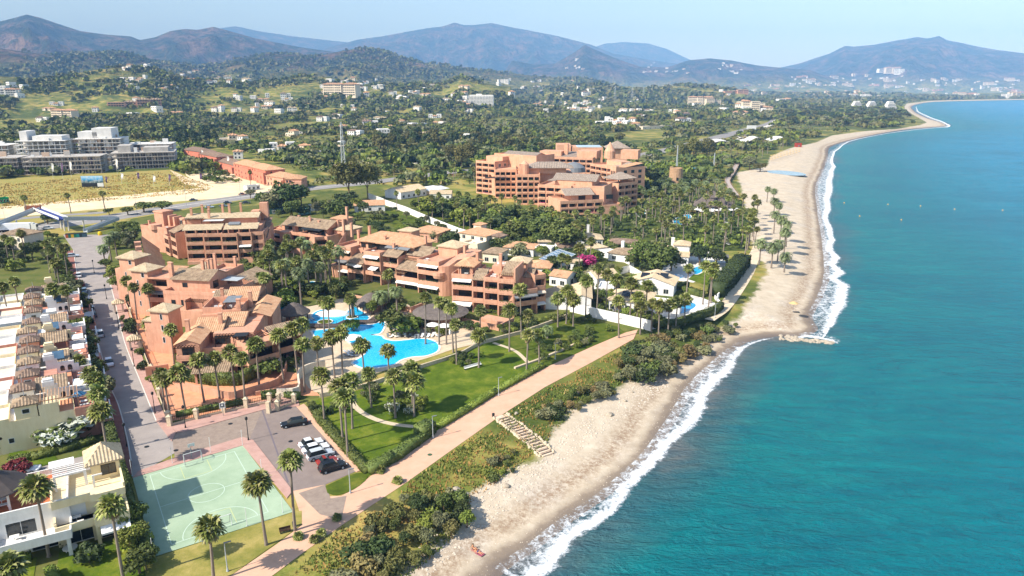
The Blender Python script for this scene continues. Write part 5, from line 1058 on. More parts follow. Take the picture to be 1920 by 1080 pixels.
L, z = mass((1000, 345), (1110, 350), 24, 5, bays=12, base=2); b.roof('shed', 0, 40, 4, 22, z, z + 3, mat=T_GREY, pt=1.2); b.w.box(2, 18, 8, 20, z, z + 4); b.w.box(30, 44, 6, 20, z, z + 5); b.chimney(20, 14, z, 9, 2.6); b.w.lathe([(4, z), (3.8, z + 5), (.3, z + 11)], 52, 12, 14); b.w.box(60, 72, 10, 20, z, z + 6); b.w.lathe([(2.6, z), (2.2, z + 2), (.3, z + 3)], 38, 12, 12)
b.part('skylight', METG, lambda m: m.lathe([(8, 12), (7.4, 15), (4, 17.5), (.3, 18.4)], L * .8, -18, 20))
L, z = mass((1105, 362), (1158, 374), 20, 5, bays=7, base=1.5); b.roof('hip', 14, 30, 8, 22, z, mat=T_GREY, pt=1.0); b.w.box(16, 28, 9, 21, z - 1, z + .5)
b.w.box(L - 6, L, -2, 0, 0, z + 2); b.w.box(4, 20, 10, 18, z, z + 3); b.roof('shed', 24, L, 4, 18, z + .9, z + 3, mat=T_NEW, pt=1.0)
for q in range(3): b.part('arch', METD, lambda m: m.box(L - 5.2 + q * 1.7, L - 4.2 + q * 1.7, -2.05, -1.95, z - 8, z - 1))
L, z = mass((1158, 392), (1194, 387), 16, 4, bays=4); b.roof('hip', 1, 15, 1, 13, z + 3, mat=T_GREY, p=.5, pt=1.0); b.part('turret_posts', WOODD, lambda m: [m.box(a, a + .5, c, c + .5, z, z + 3) for a in (1.5, 14) for c in (1.5, 12)]); b.w.box(16, L, 8, 15, z, z + 2.6)
b.frame(xy(1085, 345), ang=0); w = b.mb('rear_wing', SAL2); w.box(0, 24, 60, 84, 0, 21); b.roof('hip', 26, 44, 50, 68, 21, mat=T_GREY, p=.55, pt=1.0); w.box(28, 42, 52, 66, 0, 21); b.part('blue_roof', plain('pale_blue_sheet', '9fb4c4', 'b4c6d2', .3), lambda m: m.box(4, 23, 60, 76, 21, 21.6)); w.box(-12, -1, 62, 80, 0, 23)
b.done()
# ------------------------------------------------------------ pools and pool buildings
def pool_mat(name, c1, c2):
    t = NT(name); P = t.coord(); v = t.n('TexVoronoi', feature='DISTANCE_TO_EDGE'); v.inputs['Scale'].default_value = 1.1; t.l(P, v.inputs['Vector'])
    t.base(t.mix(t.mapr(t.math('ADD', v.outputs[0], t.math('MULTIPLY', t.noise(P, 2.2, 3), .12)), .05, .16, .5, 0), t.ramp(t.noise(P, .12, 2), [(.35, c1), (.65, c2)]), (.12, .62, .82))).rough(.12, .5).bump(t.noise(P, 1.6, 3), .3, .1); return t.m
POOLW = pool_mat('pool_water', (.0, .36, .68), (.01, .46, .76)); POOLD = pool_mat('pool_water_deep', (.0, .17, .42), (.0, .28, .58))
def Z5(l): return [(540 + a / 5.333, 540 + b / 5.333) for a, b in l]
def pool(name, pl, mat, cop=.5, z=3.10):
    P = smooth(pl + pl[:1], 4)[:-1]; sheet(name, P, z, mat)
    L = np.array(pts(P + P[:1])); T = np.gradient(L, axis=0); T /= np.linalg.norm(T, axis=1)[:, None] + 1e-9; N = np.stack([T[:, 1], -T[:, 0]], 1)
    vs = []; n = len(L)
    for p, q in zip(L, N):
        for s, zz in ((-.06, z + .04), (cop, z + .04), (cop, z - .04), (-.06, z - .04)): vs.append((p[0] + q[0] * s * SG, p[1] + q[1] * s * SG, zz))
    fs = [(i * 4 + a, i * 4 + (a + 1) % 4, (i + 1) * 4 + (a + 1) % 4, (i + 1) * 4 + a) for i in range(n - 1) for a in range(4)]
    m = MB(); m.add(vs, fs); m.build('pool_edge', plain('pool_coping', 'd9d0c2', 'e6dfd2', 1), kind='structure')
def area(pl): P = pts(pl); return sum(P[i][0] * P[(i + 1) % len(P)][1] - P[(i + 1) % len(P)][0] * P[i][1] for i in range(len(P)))
main = Z5([(240, 430), (420, 412), (560, 380), (700, 368), (850, 366), (950, 335), (965, 375), (935, 440), (900, 462), (825, 470), (930, 482), (965, 512), (1060, 532), (1180, 524), (1300, 510), (1400, 515), (1480, 545), (1508, 590), (1485, 640), (1380, 680), (1240, 692), (1130, 722), (1050, 770), (900, 800), (760, 802), (680, 775), (650, 745), (740, 690), (780, 640), (720, 580), (620, 550), (590, 505), (500, 500), (350, 510), (275, 490)])
SG = 1 if area(main) > 0 else -1
pool('swimming_pool', main, POOLW)
up = Z5([(150, 330), (200, 312), (270, 322), (235, 285), (280, 240), (380, 222), (560, 275), (600, 232), (670, 190), (720, 225), (770, 255), (810, 300), (760, 330), (560, 345), (500, 372), (300, 368), (180, 372)])
SG = 1 if area(up) > 0 else -1
pool('swimming_pool', up, POOLW)
for pl in ([(521, 583), (530, 572), (545, 568), (547, 580), (536, 592), (524, 592)], [(576, 536), (584, 528), (596, 532), (592, 540), (580, 542)]):
    SG = 1 if area(pl) > 0 else -1; pool('swimming_pool', pl, POOLW, .4)
for pl in ([(1203, 585), (1236, 590), (1243, 600), (1222, 607), (1200, 603)],): SG = 1 if area(pl) > 0 else -1; pool('swimming_pool', [(1268, 572), (1298, 568), (1304, 576), (1280, 588), (1266, 584)], POOLD, .8)
for pl in ([(1296, 504), (1312, 500), (1318, 508), (1304, 515)], [(1254, 516), (1274, 514), (1284, 520), (1268, 524), (1254, 522)], [(1262, 412), (1290, 402), (1294, 412), (1268, 424)], [(1192, 398), (1206, 392), (1210, 400), (1198, 406)], [(1270, 314), (1312, 315), (1306, 321), (1272, 320)], [(1438, 320), (1462, 319.5), (1498, 323), (1512, 328), (1490, 329.5), (1462, 326.5), (1442, 324)]):
    SG = 1 if area(pl) > 0 else -1
    if pl[0][0] == 1438: sheet('lagoon', smooth(pl + pl[:1], 3)[:-1], 3.06, plain('lagoon_water', '7d8c8e', '93a0a0', .05, .1, .5))
    else: pool('swimming_pool', pl, POOLW, .5)
sheet('villa_terrace', [(1185, 585), (1230, 572), (1300, 552), (1345, 570), (1352, 578), (1300, 602), (1222, 618)], 3.05, plain('white_paving', 'd6d0c6', 'e2ddd4', .8)); sheet('villa_terrace', [(1215, 520), (1230, 480), (1340, 470), (1370, 500), (1300, 530)], 3.05, plain('white_paving', 'd6d0c6'))
sheet('villa_lawn', [(1290, 524), (1310, 506), (1345, 494), (1350, 510), (1325, 535)], 3.09, LAWN2)
def island(cx, cy, r):
    c = at(cx, cy); m = MB(); m.lathe([(r, 3.0), (r, 3.32), (r - .25, 3.34), (r - .3, 3.22)], c.x, c.y, 20); m.build('pool_island', plain('pool_coping', 'd9d0c2'), kind='structure'); m = MB(); m.lathe([(r - .3, 3.1), (r - .3, 3.26)], c.x, c.y, 16); m.build('island_lawn', LAWN, kind='structure')
island(*Z5([(372, 345)])[0], 2.3); island(*Z5([(640, 296)])[0], 1.8)
def thatch(name, px, py, r, h, label, lay=((1, 0), (.35, .8), (.05, 1)), posts=8, hut=True, mat=None, wallm=None):
    p = xy(px, py); o = empty(name, (p[0], p[1], GZ), rng.random() * 3, label, 'pavilion'); m = MB(); prof = []
    for i, (q, t) in enumerate(lay): prof += [(r * q, h + r * .62 * t)]
    m.lathe([(r * .97, h - .25)] + prof, n=26)
    for k in range(3): q = 1 - .28 * k; m.lathe([(r * q * .99, h + r * .62 * (1 - q) * 1.1), (r * q, h + r * .62 * (1 - q) * 1.1 - .12), (r * q * .9, h + r * .62 * (1 - q) * 1.1 + .2)], n=26) if lay[1][0] < .5 else None
    m.build('thatched_roof', mat or THATCH, o)
    for i in range(posts): a = i * 2 * math.pi / posts; m = MB(); m.tube([(r * .85 * math.cos(a), r * .85 * math.sin(a), 0), (r * .85 * math.cos(a), r * .85 * math.sin(a), h)], .14, n=6); m.build('post', WOODD, o)
    if hut: m = MB(); m.lathe([(r * .55, 0), (r * .55, h)], n=14); m.build('bar_counter', wallm or SALMON, o)
    return o
thatch('thatched_pavilion', *Z5([(70, 325)])[0], 4.6, 2.7, 'round thatched pavilion at the left end of the dark pool bridge'); thatch('thatched_pavilion', *Z5([(835, 225)])[0], 4.9, 2.7, 'round thatched pavilion behind the bright bush at the right end of the pool bridge')
thatch('pool_bar', *Z5([(1530, 345)])[0], 8.2, 3.4, 'wide oval thatched pool bar below the dark curved wall of the salmon block', lay=((1, 0), (.82, .12), (.45, .22), (.1, .25)), posts=12)
def bridge():
    P = Z5([(195, 388), (330, 392), (500, 388), (575, 352), (700, 352), (840, 348), (905, 300), (960, 292)]); o = empty('pool_bridge', at(*P[3]), 0, 'dark timber footbridge zigzagging across the turquoise pool', 'bridge')
    L = np.array(pts(P)) - np.array(at(*P[3]))[:2]; m = MB()
    T = np.gradient(L, axis=0); T /= np.linalg.norm(T, axis=1)[:, None]; N = np.stack([T[:, 1], -T[:, 0]], 1) * 1.5
    vs = [];
    for p, n in zip(L, N): vs += [(p[0] - n[0], p[1] - n[1], .35), (p[0] + n[0], p[1] + n[1], .35), (p[0] + n[0], p[1] + n[1], .6), (p[0] - n[0], p[1] - n[1], .6)]
    k = len(L); m.add(vs, [(i * 4 + a, i * 4 + (a + 1) % 4, (i + 1) * 4 + (a + 1) % 4, (i + 1) * 4 + a) for i in range(k - 1) for a in range(4)] + [(0, 3, 2, 1), (4 * k - 4, 4 * k - 3, 4 * k - 2, 4 * k - 1)]); m.build('deck', plain('bridge_timber', '4d423c', '655850', 2), o)
    for s in (-1, 1): m = MB(); m.tube([(p[0] + n[0] * s * .95, p[1] + n[1] * s * .95, 1.35) for p, n in zip(L, N)], .05, n=5); [m.box(p[0] + n[0] * s * .95 - .05, p[0] + n[0] * s * .95 + .05, p[1] + n[1] * s * .95 - .05, p[1] + n[1] * s * .95 + .05, .55, 1.35) for p, n in zip(L, N)]; m.build('handrail', WOODD, o)
bridge()
m = MB(); m.lathe([(4.6, -1.2), (4.5, -.2), (3.6, .55), (2.0, 1.0), (.2, 1.15)], n=24); o = m.build('white_pool_dome', plain('white_shell', 'dcd8d0', 'e8e4dc')); o.location = at(*Z5([(445, 262)])[0]); o.scale = (1.25, .7, 1); tag(o, 'low white dome rising out of the upper turquoise pool', 'dome')
def parasol(px, py, label, mat=CLOTHW, r=1.6, group=None, closed=False):
    p = at(px, py); o = empty('parasol', p, rng.random() * 3, label, 'parasol', group); m = MB(); m.lathe([(r, 2.3), (r * .5, 2.72), (.04, 2.95)] if not closed else [(.2, 1.1), (.28, 1.6), (.05, 2.8)], n=8); m.build('canopy', mat, o); m = MB(); m.tube([(0, 0, 0), (0, 0, 2.5)], .04, n=5); m.build('pole', METG, o)
    return o
for q, l in (((1090, 470), 'white open parasol above the shrub border by the pool'), ((1450, 445), 'white parasol in front of the thatched pool bar, left of two'), ((1565, 455), 'white parasol in front of the thatched pool bar, right of two'), ((640, 575), 'largest white parasol between the palms on the near pool deck')): parasol(*Z5([q])[0], l, r=2.0 if q[0] > 700 else 2.8)
for q, l in (((1228, 470), 'closed slim white parasol beside the dark shrubs'), ((1620, 500), 'closed white parasol near the right end of the pool deck')): parasol(*Z5([q])[0], l, closed=True)
def sunbed(x, y, a, label, group, mat=None, z=GZ):
    o = empty('sun_lounger', (x, y, z + .08), a, label, 'sun lounger', group); m = MB(); m.box(-.33, .33, -.95, .35, .28, .34); m.M = Matrix.Translation((0, .35, .3)) @ Matrix.Rotation(.6, 4, 'X'); m.box(-.33, .33, 0, .75, 0, .07); m.M = None; m.build('mattress', mat or CLOTHW, o); m = MB(); [m.box(a_, a_ + .05, b_, b_ + .05, 0, .28) for a_ in (-.3, .25) for b_ in (-.9, .3)]; m.build('frame', METD, o); return o
rs = random.Random(5)
for i in range(16):
    p = at(*Z5([(1000 + i * 34 + rs.uniform(-5, 5), 496 - abs(i - 7) * 1.5 + rs.uniform(-8, 8))])[0]); sunbed(p.x, p.y, rs.uniform(-.5, .5), 'sun lounger on the pale shore between pool and shrub border', 'sun loungers along the far pool shore', CLOTHW if rs.random() < .6 else METG)
for i in range(7):
    p = at(*Z5([(590 + (i % 4) * 36, 655 + (i // 4) * 30)])[0]); sunbed(p.x, p.y, 1.2 + rs.uniform(-.2, .2), 'sun lounger on the near pool deck beside the cream wall', 'sun loungers on the near pool deck', CLOTHW if rs.random() < .6 else METG)

# ------------------------------------------------------------ palms one can pick out
G1 = 'street palms behind the town house hedge'; PL = [
 (541, 862, 12.2, 'tall fan palm whose foot stands at the court corner nearest the promenade'), (487, 903, 10.7, 'fan palm on the dry turf right of the court, shorter than the one behind it'), (388, 992, 8.4, 'lone fan palm on dry turf in front of the court, beside the lamp'),
 (66, 915, 11.3, 'fan palm rising in front of the white and yellow villas'), (208, 948, 12.0, 'fan palm between the yellow villa and the court hedge'), (189, 768, 12.4, 'biggest nearest fan palm of the street row, over the trimmed hedge'),
 (183, 738, 12, 'second fan palm of the street row, half hidden by the nearest'), (177, 712, 11.6, 'third fan palm of the street row behind the hedge'), (172, 700, 10.6, 'fourth fan palm of the street row, level with the white car'),
 (602, 705, 10.5, 'slim fan palm beside the path gate at the lawn edge'), (636, 722, 12.0, 'left palm of the tight trio on the lawn'), (655, 713, 10.5, 'back palm of the tight trio on the lawn'), (645, 744, 12.2, 'front palm of the tight trio on the lawn'),
 (693, 699, 8.0, 'fan palm over the small round bed left of the flower bed'), (738, 704, 9.5, 'fan palm growing from the flower bed on the main lawn'), (771, 694, 9.3, 'taller palm of the pair right of the flower bed'), (774, 714, 8.0, 'lower palm of the pair right of the flower bed'),
 (680, 647, 8.0, 'left of the two fan palms silhouetted against the big pool'), (727, 656, 7.2, 'right of the two fan palms silhouetted against the big pool'), (855, 608, 10.5, 'fan palm at the right end of the pool by the rounded bed'), (897, 628, 8.5, 'fan palm standing beside the rounded bed with the pale kerb'),
 (900, 582, 6.0, 'fan palm in the raised planter of the nearest salmon block'), (955, 580, 11.5, 'fan palm in front of the right half of the nearest salmon block'), (978, 542, 14.0, 'very tall fan palm crossing the side of the nearest salmon block'), (990, 592, 9.5, 'fan palm over the glass fence at the end of the nearest salmon block'),
 (988, 628, 9.0, 'left palm of the group on the upper lawn path'), (1012, 628, 7.5, 'right palm of the group on the upper lawn path'), (1047, 560, 8.5, 'left palm of the pair behind the upper lawn'), (1063, 545, 10.0, 'taller palm of the pair behind the upper lawn'), (1076, 562, 8.0, 'bushy palm left of the end of the white garden wall'),
 (1100, 526, 12.0, 'first tall palm from the left behind the white garden wall'), (1122, 503, 14.0, 'second tall palm from the left behind the white garden wall'), (1138, 514, 13.0, 'third tall palm from the left behind the white garden wall'), (1157, 524, 12.5, 'fourth tall palm behind the white garden wall'), (1184, 531, 12.0, 'fifth tall palm behind the white garden wall'),
 (1163, 565, 10.5, 'palm standing on the lawn side of the white garden wall'), (1196, 558, 8.5, 'palm in the thicket near the right end of the white wall'), (1213, 535, 12.0, 'tallest palm of the thicket beside the solar roof villa'), (1203, 575, 8.0, 'low palm in the thicket near the right end of the white wall'),
 (1224, 568, 8.5, 'first of four palms in a row before the blue pool'), (1238, 573, 8.5, 'second of four palms in a row before the blue pool'), (1256, 571, 8.0, 'third of four palms in a row before the blue pool'), (1270, 566, 8.0, 'fourth of four palms in a row before the blue pool'), (1287, 560, 8.0, 'palm right beside the small blue villa pool'),
 (1290, 503, 10.5, 'slim palm in front of the double round trees'), (1323, 499, 12.5, 'palm beside the villa lawn hedge, left of the bending pair'), (1333, 512, 11.0, 'front palm of the bending pair by the tall dark hedge'), (1338, 500, 12, 'rear palm of the bending pair by the tall dark hedge'),
 (1233, 460, 9, 'lone palm before the tiled roof of the large beach villa'), (990, 490, 8, 'palm at the corner of the clay roofed white house'), (1053, 482, 7, 'left bushy palm beside the solar glass roof'), (1064, 486, 6.5, 'right bushy palm beside the solar glass roof'), (1087, 465, 10, 'tall bushy palm left of the magenta bush'), (1107, 452, 9, 'palm rising by the pale pavilion'),
 (604, 565, 9.0, 'left palm of the two on the pool island'), (614, 568, 9.0, 'right palm of the two on the pool island'), (795, 558, 13, 'leftmost tall palm before the pool bar'), (821, 566, 12, 'second tall palm before the pool bar'), (835, 572, 11, 'third tall palm before the pool bar'), (848, 578, 12, 'rightmost tall palm before the pool bar'),
 (622, 630, 10.5, 'left palm of the near pair by the pool deck wall'), (637, 622, 11.5, 'right palm of the near pair by the pool deck wall'), (592, 643, 10.0, 'palm above the cream curved wall'), (564, 645, 11.5, 'palm left of the cream curved wall'), (551, 616, 11.5, 'left one of two crowded palms below the left thatched pavilion'), (562, 608, 10.5, 'right one of two crowded palms below the left thatched pavilion'),
 (524, 626, 12.0, 'tall palm beside the white flowering bush'), (478, 645, 10.5, 'palm at the right end of the corner block hedge'), (450, 672, 10.5, 'fourth palm from the left along the corner block hedge'), (433, 660, 11.0, 'third palm from the left along the corner block hedge'), (403, 671, 9.5, 'second palm from the left along the corner block hedge'), (373, 674, 10.0, 'first palm from the left along the corner block hedge'),
 (338, 697, 9.5, 'palm on the terracotta forecourt near the street corner'), (299, 702, 8.5, 'left palm of the pair at the forecourt corner of the street'), (309, 712, 8.0, 'right palm of the pair at the forecourt corner of the street'), (318, 618, 9.0, 'bushy palm against the base of the third stair tower'), (280, 606, 7.0, 'small yellowish palm beside the tiled gate'),
 (248, 538, 10.0, 'middle palm of the street garden group below the stair towers'), (238, 526, 9.0, 'left palm of the street garden group below the stair towers'), (277, 541, 9.5, 'right palm of the street garden group below the stair towers'), (256, 528, 9.0, 'back palm of the street garden group below the stair towers'),
 (727, 514, 11.0, 'palm before the middle of the long salmon block'), (607, 470, 13.0, 'tall palm in front of the stairs of the long salmon block'), (492, 486, 12, 'palm left of the date palms in the inner garden'), (505, 478, 12.5, 'taller palm left of the date palms in the inner garden'), (486, 520, 9, 'low palm at the foot of the inner garden path'),
 (533, 462, 12, 'fan palm in front of the chimney block'), (548, 458, 12, 'right fan palm in front of the chimney block'), (590, 478, 10.5, 'fan palm near the left end of the long salmon block'), (498, 520, 10, 'fan palm above the small left garden pool'),
 (22, 452, 10, 'nearest palm of the dense group by the ochre house'), (8, 446, 10, 'leftmost palm of the dense group by the ochre house'), (40, 437, 11, 'rear palm of the dense group by the ochre house'), (84, 457, 11, 'left palm of the cluster at the top of the town house row'), (104, 452, 12, 'middle palm of the cluster at the top of the town house row'), (118, 465, 11, 'right palm of the cluster at the top of the town house row'), (96, 470, 10, 'lower palm of the cluster at the top of the town house row'),
 (105, 493, 11, 'single street palm above the yellow chimney wall'), (102, 542, 12, 'left palm of the tall pair over the town houses'), (125, 543, 12.5, 'right palm of the tall pair over the town houses'), (26, 528, 12.5, 'palm leaning over the blank white wall at the left'), (6, 538, 12, 'palm at the left frame edge over the white walls'), (147, 678, 7, 'short bushy palm in a town house garden'), (12, 1062, 5, 'squat palm in the bottom left corner garden')]
for c in PL: palm(*c, s=1.24)
for k in range(5): a = k * 1.26; p = at(*Z5([(640, 292)])[0]); palm(0, 0, 5.5 + .5 * (k % 3), 'palm of the leaning cluster on the small round pool island', .8, base=Vector((p.x + .7 * math.cos(a), p.y + .7 * math.sin(a), 3)), group='palms on the round island')
DT = [(743, 546, 8, 'date palm with drooping crown before the long salmon block'), (560, 512, 11, 'front date palm of the inner garden'), (533, 494, 12, 'left date palm of the inner garden'), (577, 492, 11, 'right date palm of the inner garden'), (203, 449, 9, 'left date palm at the street bend'), (214, 441, 10, 'tallest date palm at the street bend'), (192, 466, 7, 'lowest date palm at the street bend'), (715, 556, 5, 'small date palm by the terrace steps'),
      (1427, 456, 8.5, 'leftmost beach palm, at the inner edge of the sand'), (1450, 463, 8, 'beach palm with a broad crown, second from the left'), (1473, 481, 6, 'frontmost small beach palm'), (1461, 458, 7, 'beach palm behind the frontmost small one'), (1453, 376, 8, 'beach palm at the far end of the beach cluster'), (1462, 385, 9, 'tall beach palm near the far end of the cluster'), (1454, 402, 9, 'left beach palm in the middle of the cluster'), (1466, 411, 10, 'middle beach palm of the cluster'), (1478, 420, 10, 'right beach palm of the cluster'), (1474, 434, 9, 'low right beach palm of the cluster'), (1440, 354, 8, 'lone beach palm beyond the cluster, left'), (1452, 358, 7, 'lone beach palm beyond the cluster, right'), (1027, 618, 2.5, 'stemless spiky palm on the upper lawn')]
for c in DT: palm(*c[:4], s=1.15 if c[2] > 3 else .9, kind='date')
for i, (a, c) in enumerate(((560, 1010), (590, 1015), (603, 1005), (745, 905), (632, 975), (713, 885))): o = palm(0, 0, .5, ['young palm sprouting by the promenade edge', 'left young palm of the tuft on the seaward verge', 'right young palm of the tuft on the seaward verge', 'young palm on the seaward verge above the scrub', 'young palm at the cobbled crossing verge', 'tiny palm on the seaward verge near the hedge corner'][i], .55, base=at(a, c))
Q = spread([(470, 545), (500, 500), (560, 488), (640, 505), (660, 535), (600, 552), (520, 575), (480, 590)], 26, 77, 3.4); B = bnd(Q)
for x, y in Q: h = rng.uniform(7, 12); palm(0, 0, h, uniq('palm of the inner garden between the salmon blocks', szw(h, 7, 12), x, y, B), 1.1, base=Vector((x, y, 3)), kind=rng.choice(['fan', 'fan', 'date']), group='palms of the inner garden')
# palm grove round the hotel and inland of the beach
GR = [([(1180, 420), (1240, 380), (1330, 380), (1395, 400), (1402, 440), (1395, 475), (1330, 470), (1240, 470), (1180, 470)], 68, 'fan', 'fan palm in the dense grove between the beach villas and the hotel pools', 6),
      ([(1150, 440), (1180, 400), (1130, 425), (1040, 440), (1060, 470), (1130, 458)], 24, 'fan', 'fan palm in the grove below the low front wing of the hotel', 5.5),
      ([(885, 395), (950, 405), (1040, 425), (1060, 440), (1000, 432), (900, 415), (870, 400)], 22, 'fan', 'fan palm in front of the left wing of the hotel', 6),
      ([(1190, 380), (1240, 350), (1340, 350), (1375, 375), (1240, 378)], 40, 'date', 'feathery date palm in the hotel park around the restaurant', 7),
      ([(1395, 480), (1402, 430), (1412, 400), (1420, 440), (1412, 478)], 16, 'fan', 'slender palm in the line along the inner edge of the beach', 5),
      ([(770, 395), (880, 440), (960, 455), (1040, 460), (960, 430), (860, 398)], 20, 'fan', 'fan palm in the garden belt behind the white boundary wall', 6),
      ([(700, 330), (880, 330), (1000, 300), (1150, 300), (880, 350), (720, 345)], 18, 'fan', 'fan palm along the highway verge left of the hotel', 16),
      ([(1340, 300), (1440, 300), (1500, 262), (1380, 268)], 30, 'fan', 'palm around the white wavy roofs of the beach club', 11)]
for pl, n, kd, lab, dm in GR:
    Q = spread(pl, n, n * 7 + len(lab), dm); B = bnd(Q)
    for x, y in Q: h = rng.uniform(8, 12.5) if kd == 'fan' else rng.uniform(6, 10); farpalm(x, y, GZ, h, uniq(lab, szw(h, 8, 12.5), x, y, B), lab.replace('fan palm', 'fan palms', 1).replace('date palm', 'date palms', 1), kd)
for (a, c), l in (((50, 405), 'dark highway palm left of the footbridge'), ((133, 400), 'dark highway palm right of the footbridge'), ((198, 396), 'lone palm standing on the pale highway verge'), ((518, 372), 'palm beside the white and green site cabin'), ((470, 350), 'palm in front of the last red row house'), ((745, 395), 'palm beside the white boundary wall')): p = at(a, c); farpalm(p.x, p.y, GZ, 11, l, None)

# ------------------------------------------------------------ trees and shrubs one can pick out
TR = [(545, 395, 15, 'big dark spreading tree between highway and complex', 'tree', 'dark', 1.5), (510, 398, 11, 'olive green tree left of the big dark tree', 'tree', 'olive', 1.3), (655, 378, 24, 'huge olive eucalyptus beside the lattice mast, left crown', 'tall', 'euca', 1.3), (690, 374, 22, 'huge olive eucalyptus beside the lattice mast, right crown', 'tall', 'euca', 1.3), (565, 385, 10, 'dark tree joining the big spreading tree on its right', 'tree', 'dark', 1.3), (492, 390, 8, 'bright green tree by the highway cabins', 'round', 'green', 1.2),
      (850, 505, 12, 'dark tree at the right rear corner of the long salmon block', 'tall', 'dark', .9), (842, 480, 10, 'dark crown behind the long salmon block', 'tree', 'dark', 1), (640, 440, 8, 'dark round tree behind the chimney block', 'round', 'dark', 1.3), (548, 405, 8, 'round green tree behind the chimney block roofs', 'round', 'green', 1.2),
      (660, 620, 3.0, 'clipped light green bush beside the upper pool', 'shrub', 'bright', 1), (697, 591, 4.2, 'bright yellow green bush in front of the right thatched pavilion', 'round', 'bright', 1), (735, 630, 7.5, 'dense green tree right of the pool bridge', 'round', 'green', 1.1), (522, 672, 5.0, 'round bush covered in white blossom beside the corner block', 'round', 'white', 1.15), (505, 700, 3.6, 'grey green bush below the white blossom bush', 'shrub', 'green', 1.6), (760, 628, 4.5, 'loose pale green bush beside the pool shore', 'shrub', 'bright', 1.3),
      (1238, 520, 12, 'big dense green tree beside the round trees, left', 'tree', 'green', 1.25), (1205, 505, 10, 'big dense green tree behind the solar roof villa', 'tree', 'green', 1.2), (1258, 508, 8, 'grey olive tree between the two villas', 'tree', 'olive', 1.3), (1311, 497, 7, 'left round topped tree on the white villa terrace', 'round', 'dark', 1.1), (1342, 502, 7, 'right round topped tree on the white villa terrace', 'round', 'dark', 1.1), (1098, 498, 4, 'magenta flowering bush by the villa wall', 'shrub', 'pink', 1.4),
      (1065, 475, 11, 'large dark green tree above the solar glass roof', 'tree', 'green', 1.4), (1040, 462, 11, 'large green tree left of the pale bungalow', 'tree', 'green', 1.4), (1000, 455, 10, 'large tree with yellow green light in the garden belt', 'tree', 'green', 1.4), (985, 470, 4, 'yellow green clipped bush block before the white house', 'shrub', 'bright', 1.8), (1300, 300, 20, 'tall olive trees mass left of the boardwalk, first', 'tall', 'euca', 1.3), (1325, 298, 20, 'tall olive trees mass left of the boardwalk, second', 'tall', 'euca', 1.3), (1275, 302, 17, 'tall olive trees mass left of the boardwalk, third', 'tall', 'euca', 1.3),
      (865, 318, 20, 'tall eucalyptus left of the hotel, nearest', 'tall', 'euca', 1.2), (845, 310, 18, 'tall eucalyptus left of the hotel, leftmost', 'tall', 'euca', 1.2), (880, 305, 18, 'tall eucalyptus left of the hotel, rearmost', 'tall', 'euca', 1.3), (1405, 318, 11, 'spreading tree with dark stems at the edge of the sand', 'tree', 'olive', 1.4), (1425, 322, 7, 'brownish bush mass at the edge of the sand', 'round', 'euca', 1.5), (1180, 302, 12, 'dark round tree behind the right wing of the hotel', 'round', 'dark', 1.2),
      (270, 398, 5, 'rounded dark bush at the highway verge, left', 'round', 'green', 2.2), (305, 396, 5.5, 'rounded dark bush at the highway verge, right', 'round', 'green', 2.4), (240, 403, 4, 'small dark bush at the highway verge', 'round', 'green', 1.8), (90, 420, 5, 'dark bush beside the footbridge pier', 'round', 'dark', 1.3), (205, 403, 3.5, 'small grey bush beside the lone verge palm', 'round', 'dark', 1.4), (470, 372, 5, 'grey green bush beside the highway lay-by', 'round', 'olive', 1.3),
      (250, 580, 5, 'round dark green tree before the third stair tower', 'round', 'dark', .9), (215, 530, 6, 'bright green tree on the street garden corner', 'tree', 'bright', 1.1), (222, 545, 5, 'bright green bush on the street garden corner', 'round', 'bright', 1.2), (200, 505, 4, 'dark green bush by the date palms at the bend', 'round', 'green', 1.3),
      (62, 488, 6, 'dark cypress like tree by the ochre house', 'round', 'dark', .9), (130, 820, 4.2, 'long white flowering bush below the yellow end house, right', 'shrub', 'white', 2.0), (108, 835, 3.4, 'white flowering bush below the yellow end house, left', 'shrub', 'white', 1.6), (32, 888, 2.2, 'dark red bush behind the parked white car', 'shrub', 'red', 1.3), (168, 1055, 2.2, 'dark cycad like bush on the small villa lawn', 'shrub', 'dark', 1.2), (262, 1075, 3.5, 'bushy shrub at the foot of the court hedge', 'round', 'green', 1.3), (240, 1000, 3.6, 'tall bush between the villa lawn and the court', 'round', 'bright', 1.1)]
for a, c, h, l, sp, lf, wf in TR: tree(a, c, h, l, sp, lf, wf)
# flower beds on the lawns
BEDS = [([(722, 765), (735, 752), (765, 745), (795, 752), (798, 770), (775, 780), (740, 782)], 16, 'rounded shrub of the large flower bed on the main lawn', 1.4, 2.2), ([(680, 745), (690, 728), (706, 728), (710, 748), (698, 758)], 8, 'shrub of the small round bed left of the flower bed', 1.2, 2), ([(842, 680), (850, 668), (880, 662), (902, 668), (895, 680), (860, 688)], 9, 'dark shrub of the kerbed bed near the right end of the pool', 1.3, 1.6),
        ([(1000, 660), (1060, 640), (1110, 622), (1150, 612), (1150, 625), (1080, 655), (1020, 680)], 16, 'shrub of the border along the upper side of the promenade', 1.2, 2.4), ([(1040, 600), (1100, 598), (1120, 606), (1060, 610)], 7, 'grey green shrub at the foot of the white garden wall', 1.2, 2), ([(585, 770), (640, 762), (650, 772), (600, 785)], 7, 'low shrub beside the lawn gate hedge', 1.2, 1.8)]
for pl, n, lab, h0, h1 in BEDS:
    Q = spread(pl, n, n + 3, 1.6); B = bnd(Q)
    for x, y in Q: h = rng.uniform(h0, h1); lf = rng.choice(['green', 'green', 'dark', 'olive', 'bright', 'white' if 'large' in lab else 'green']); tree(0, 0, h, uniq(lab, LN[lf], x, y, B), 'shrub', lf, .8, lab.replace('shrub', 'shrubs', 1), pos=(x, y))
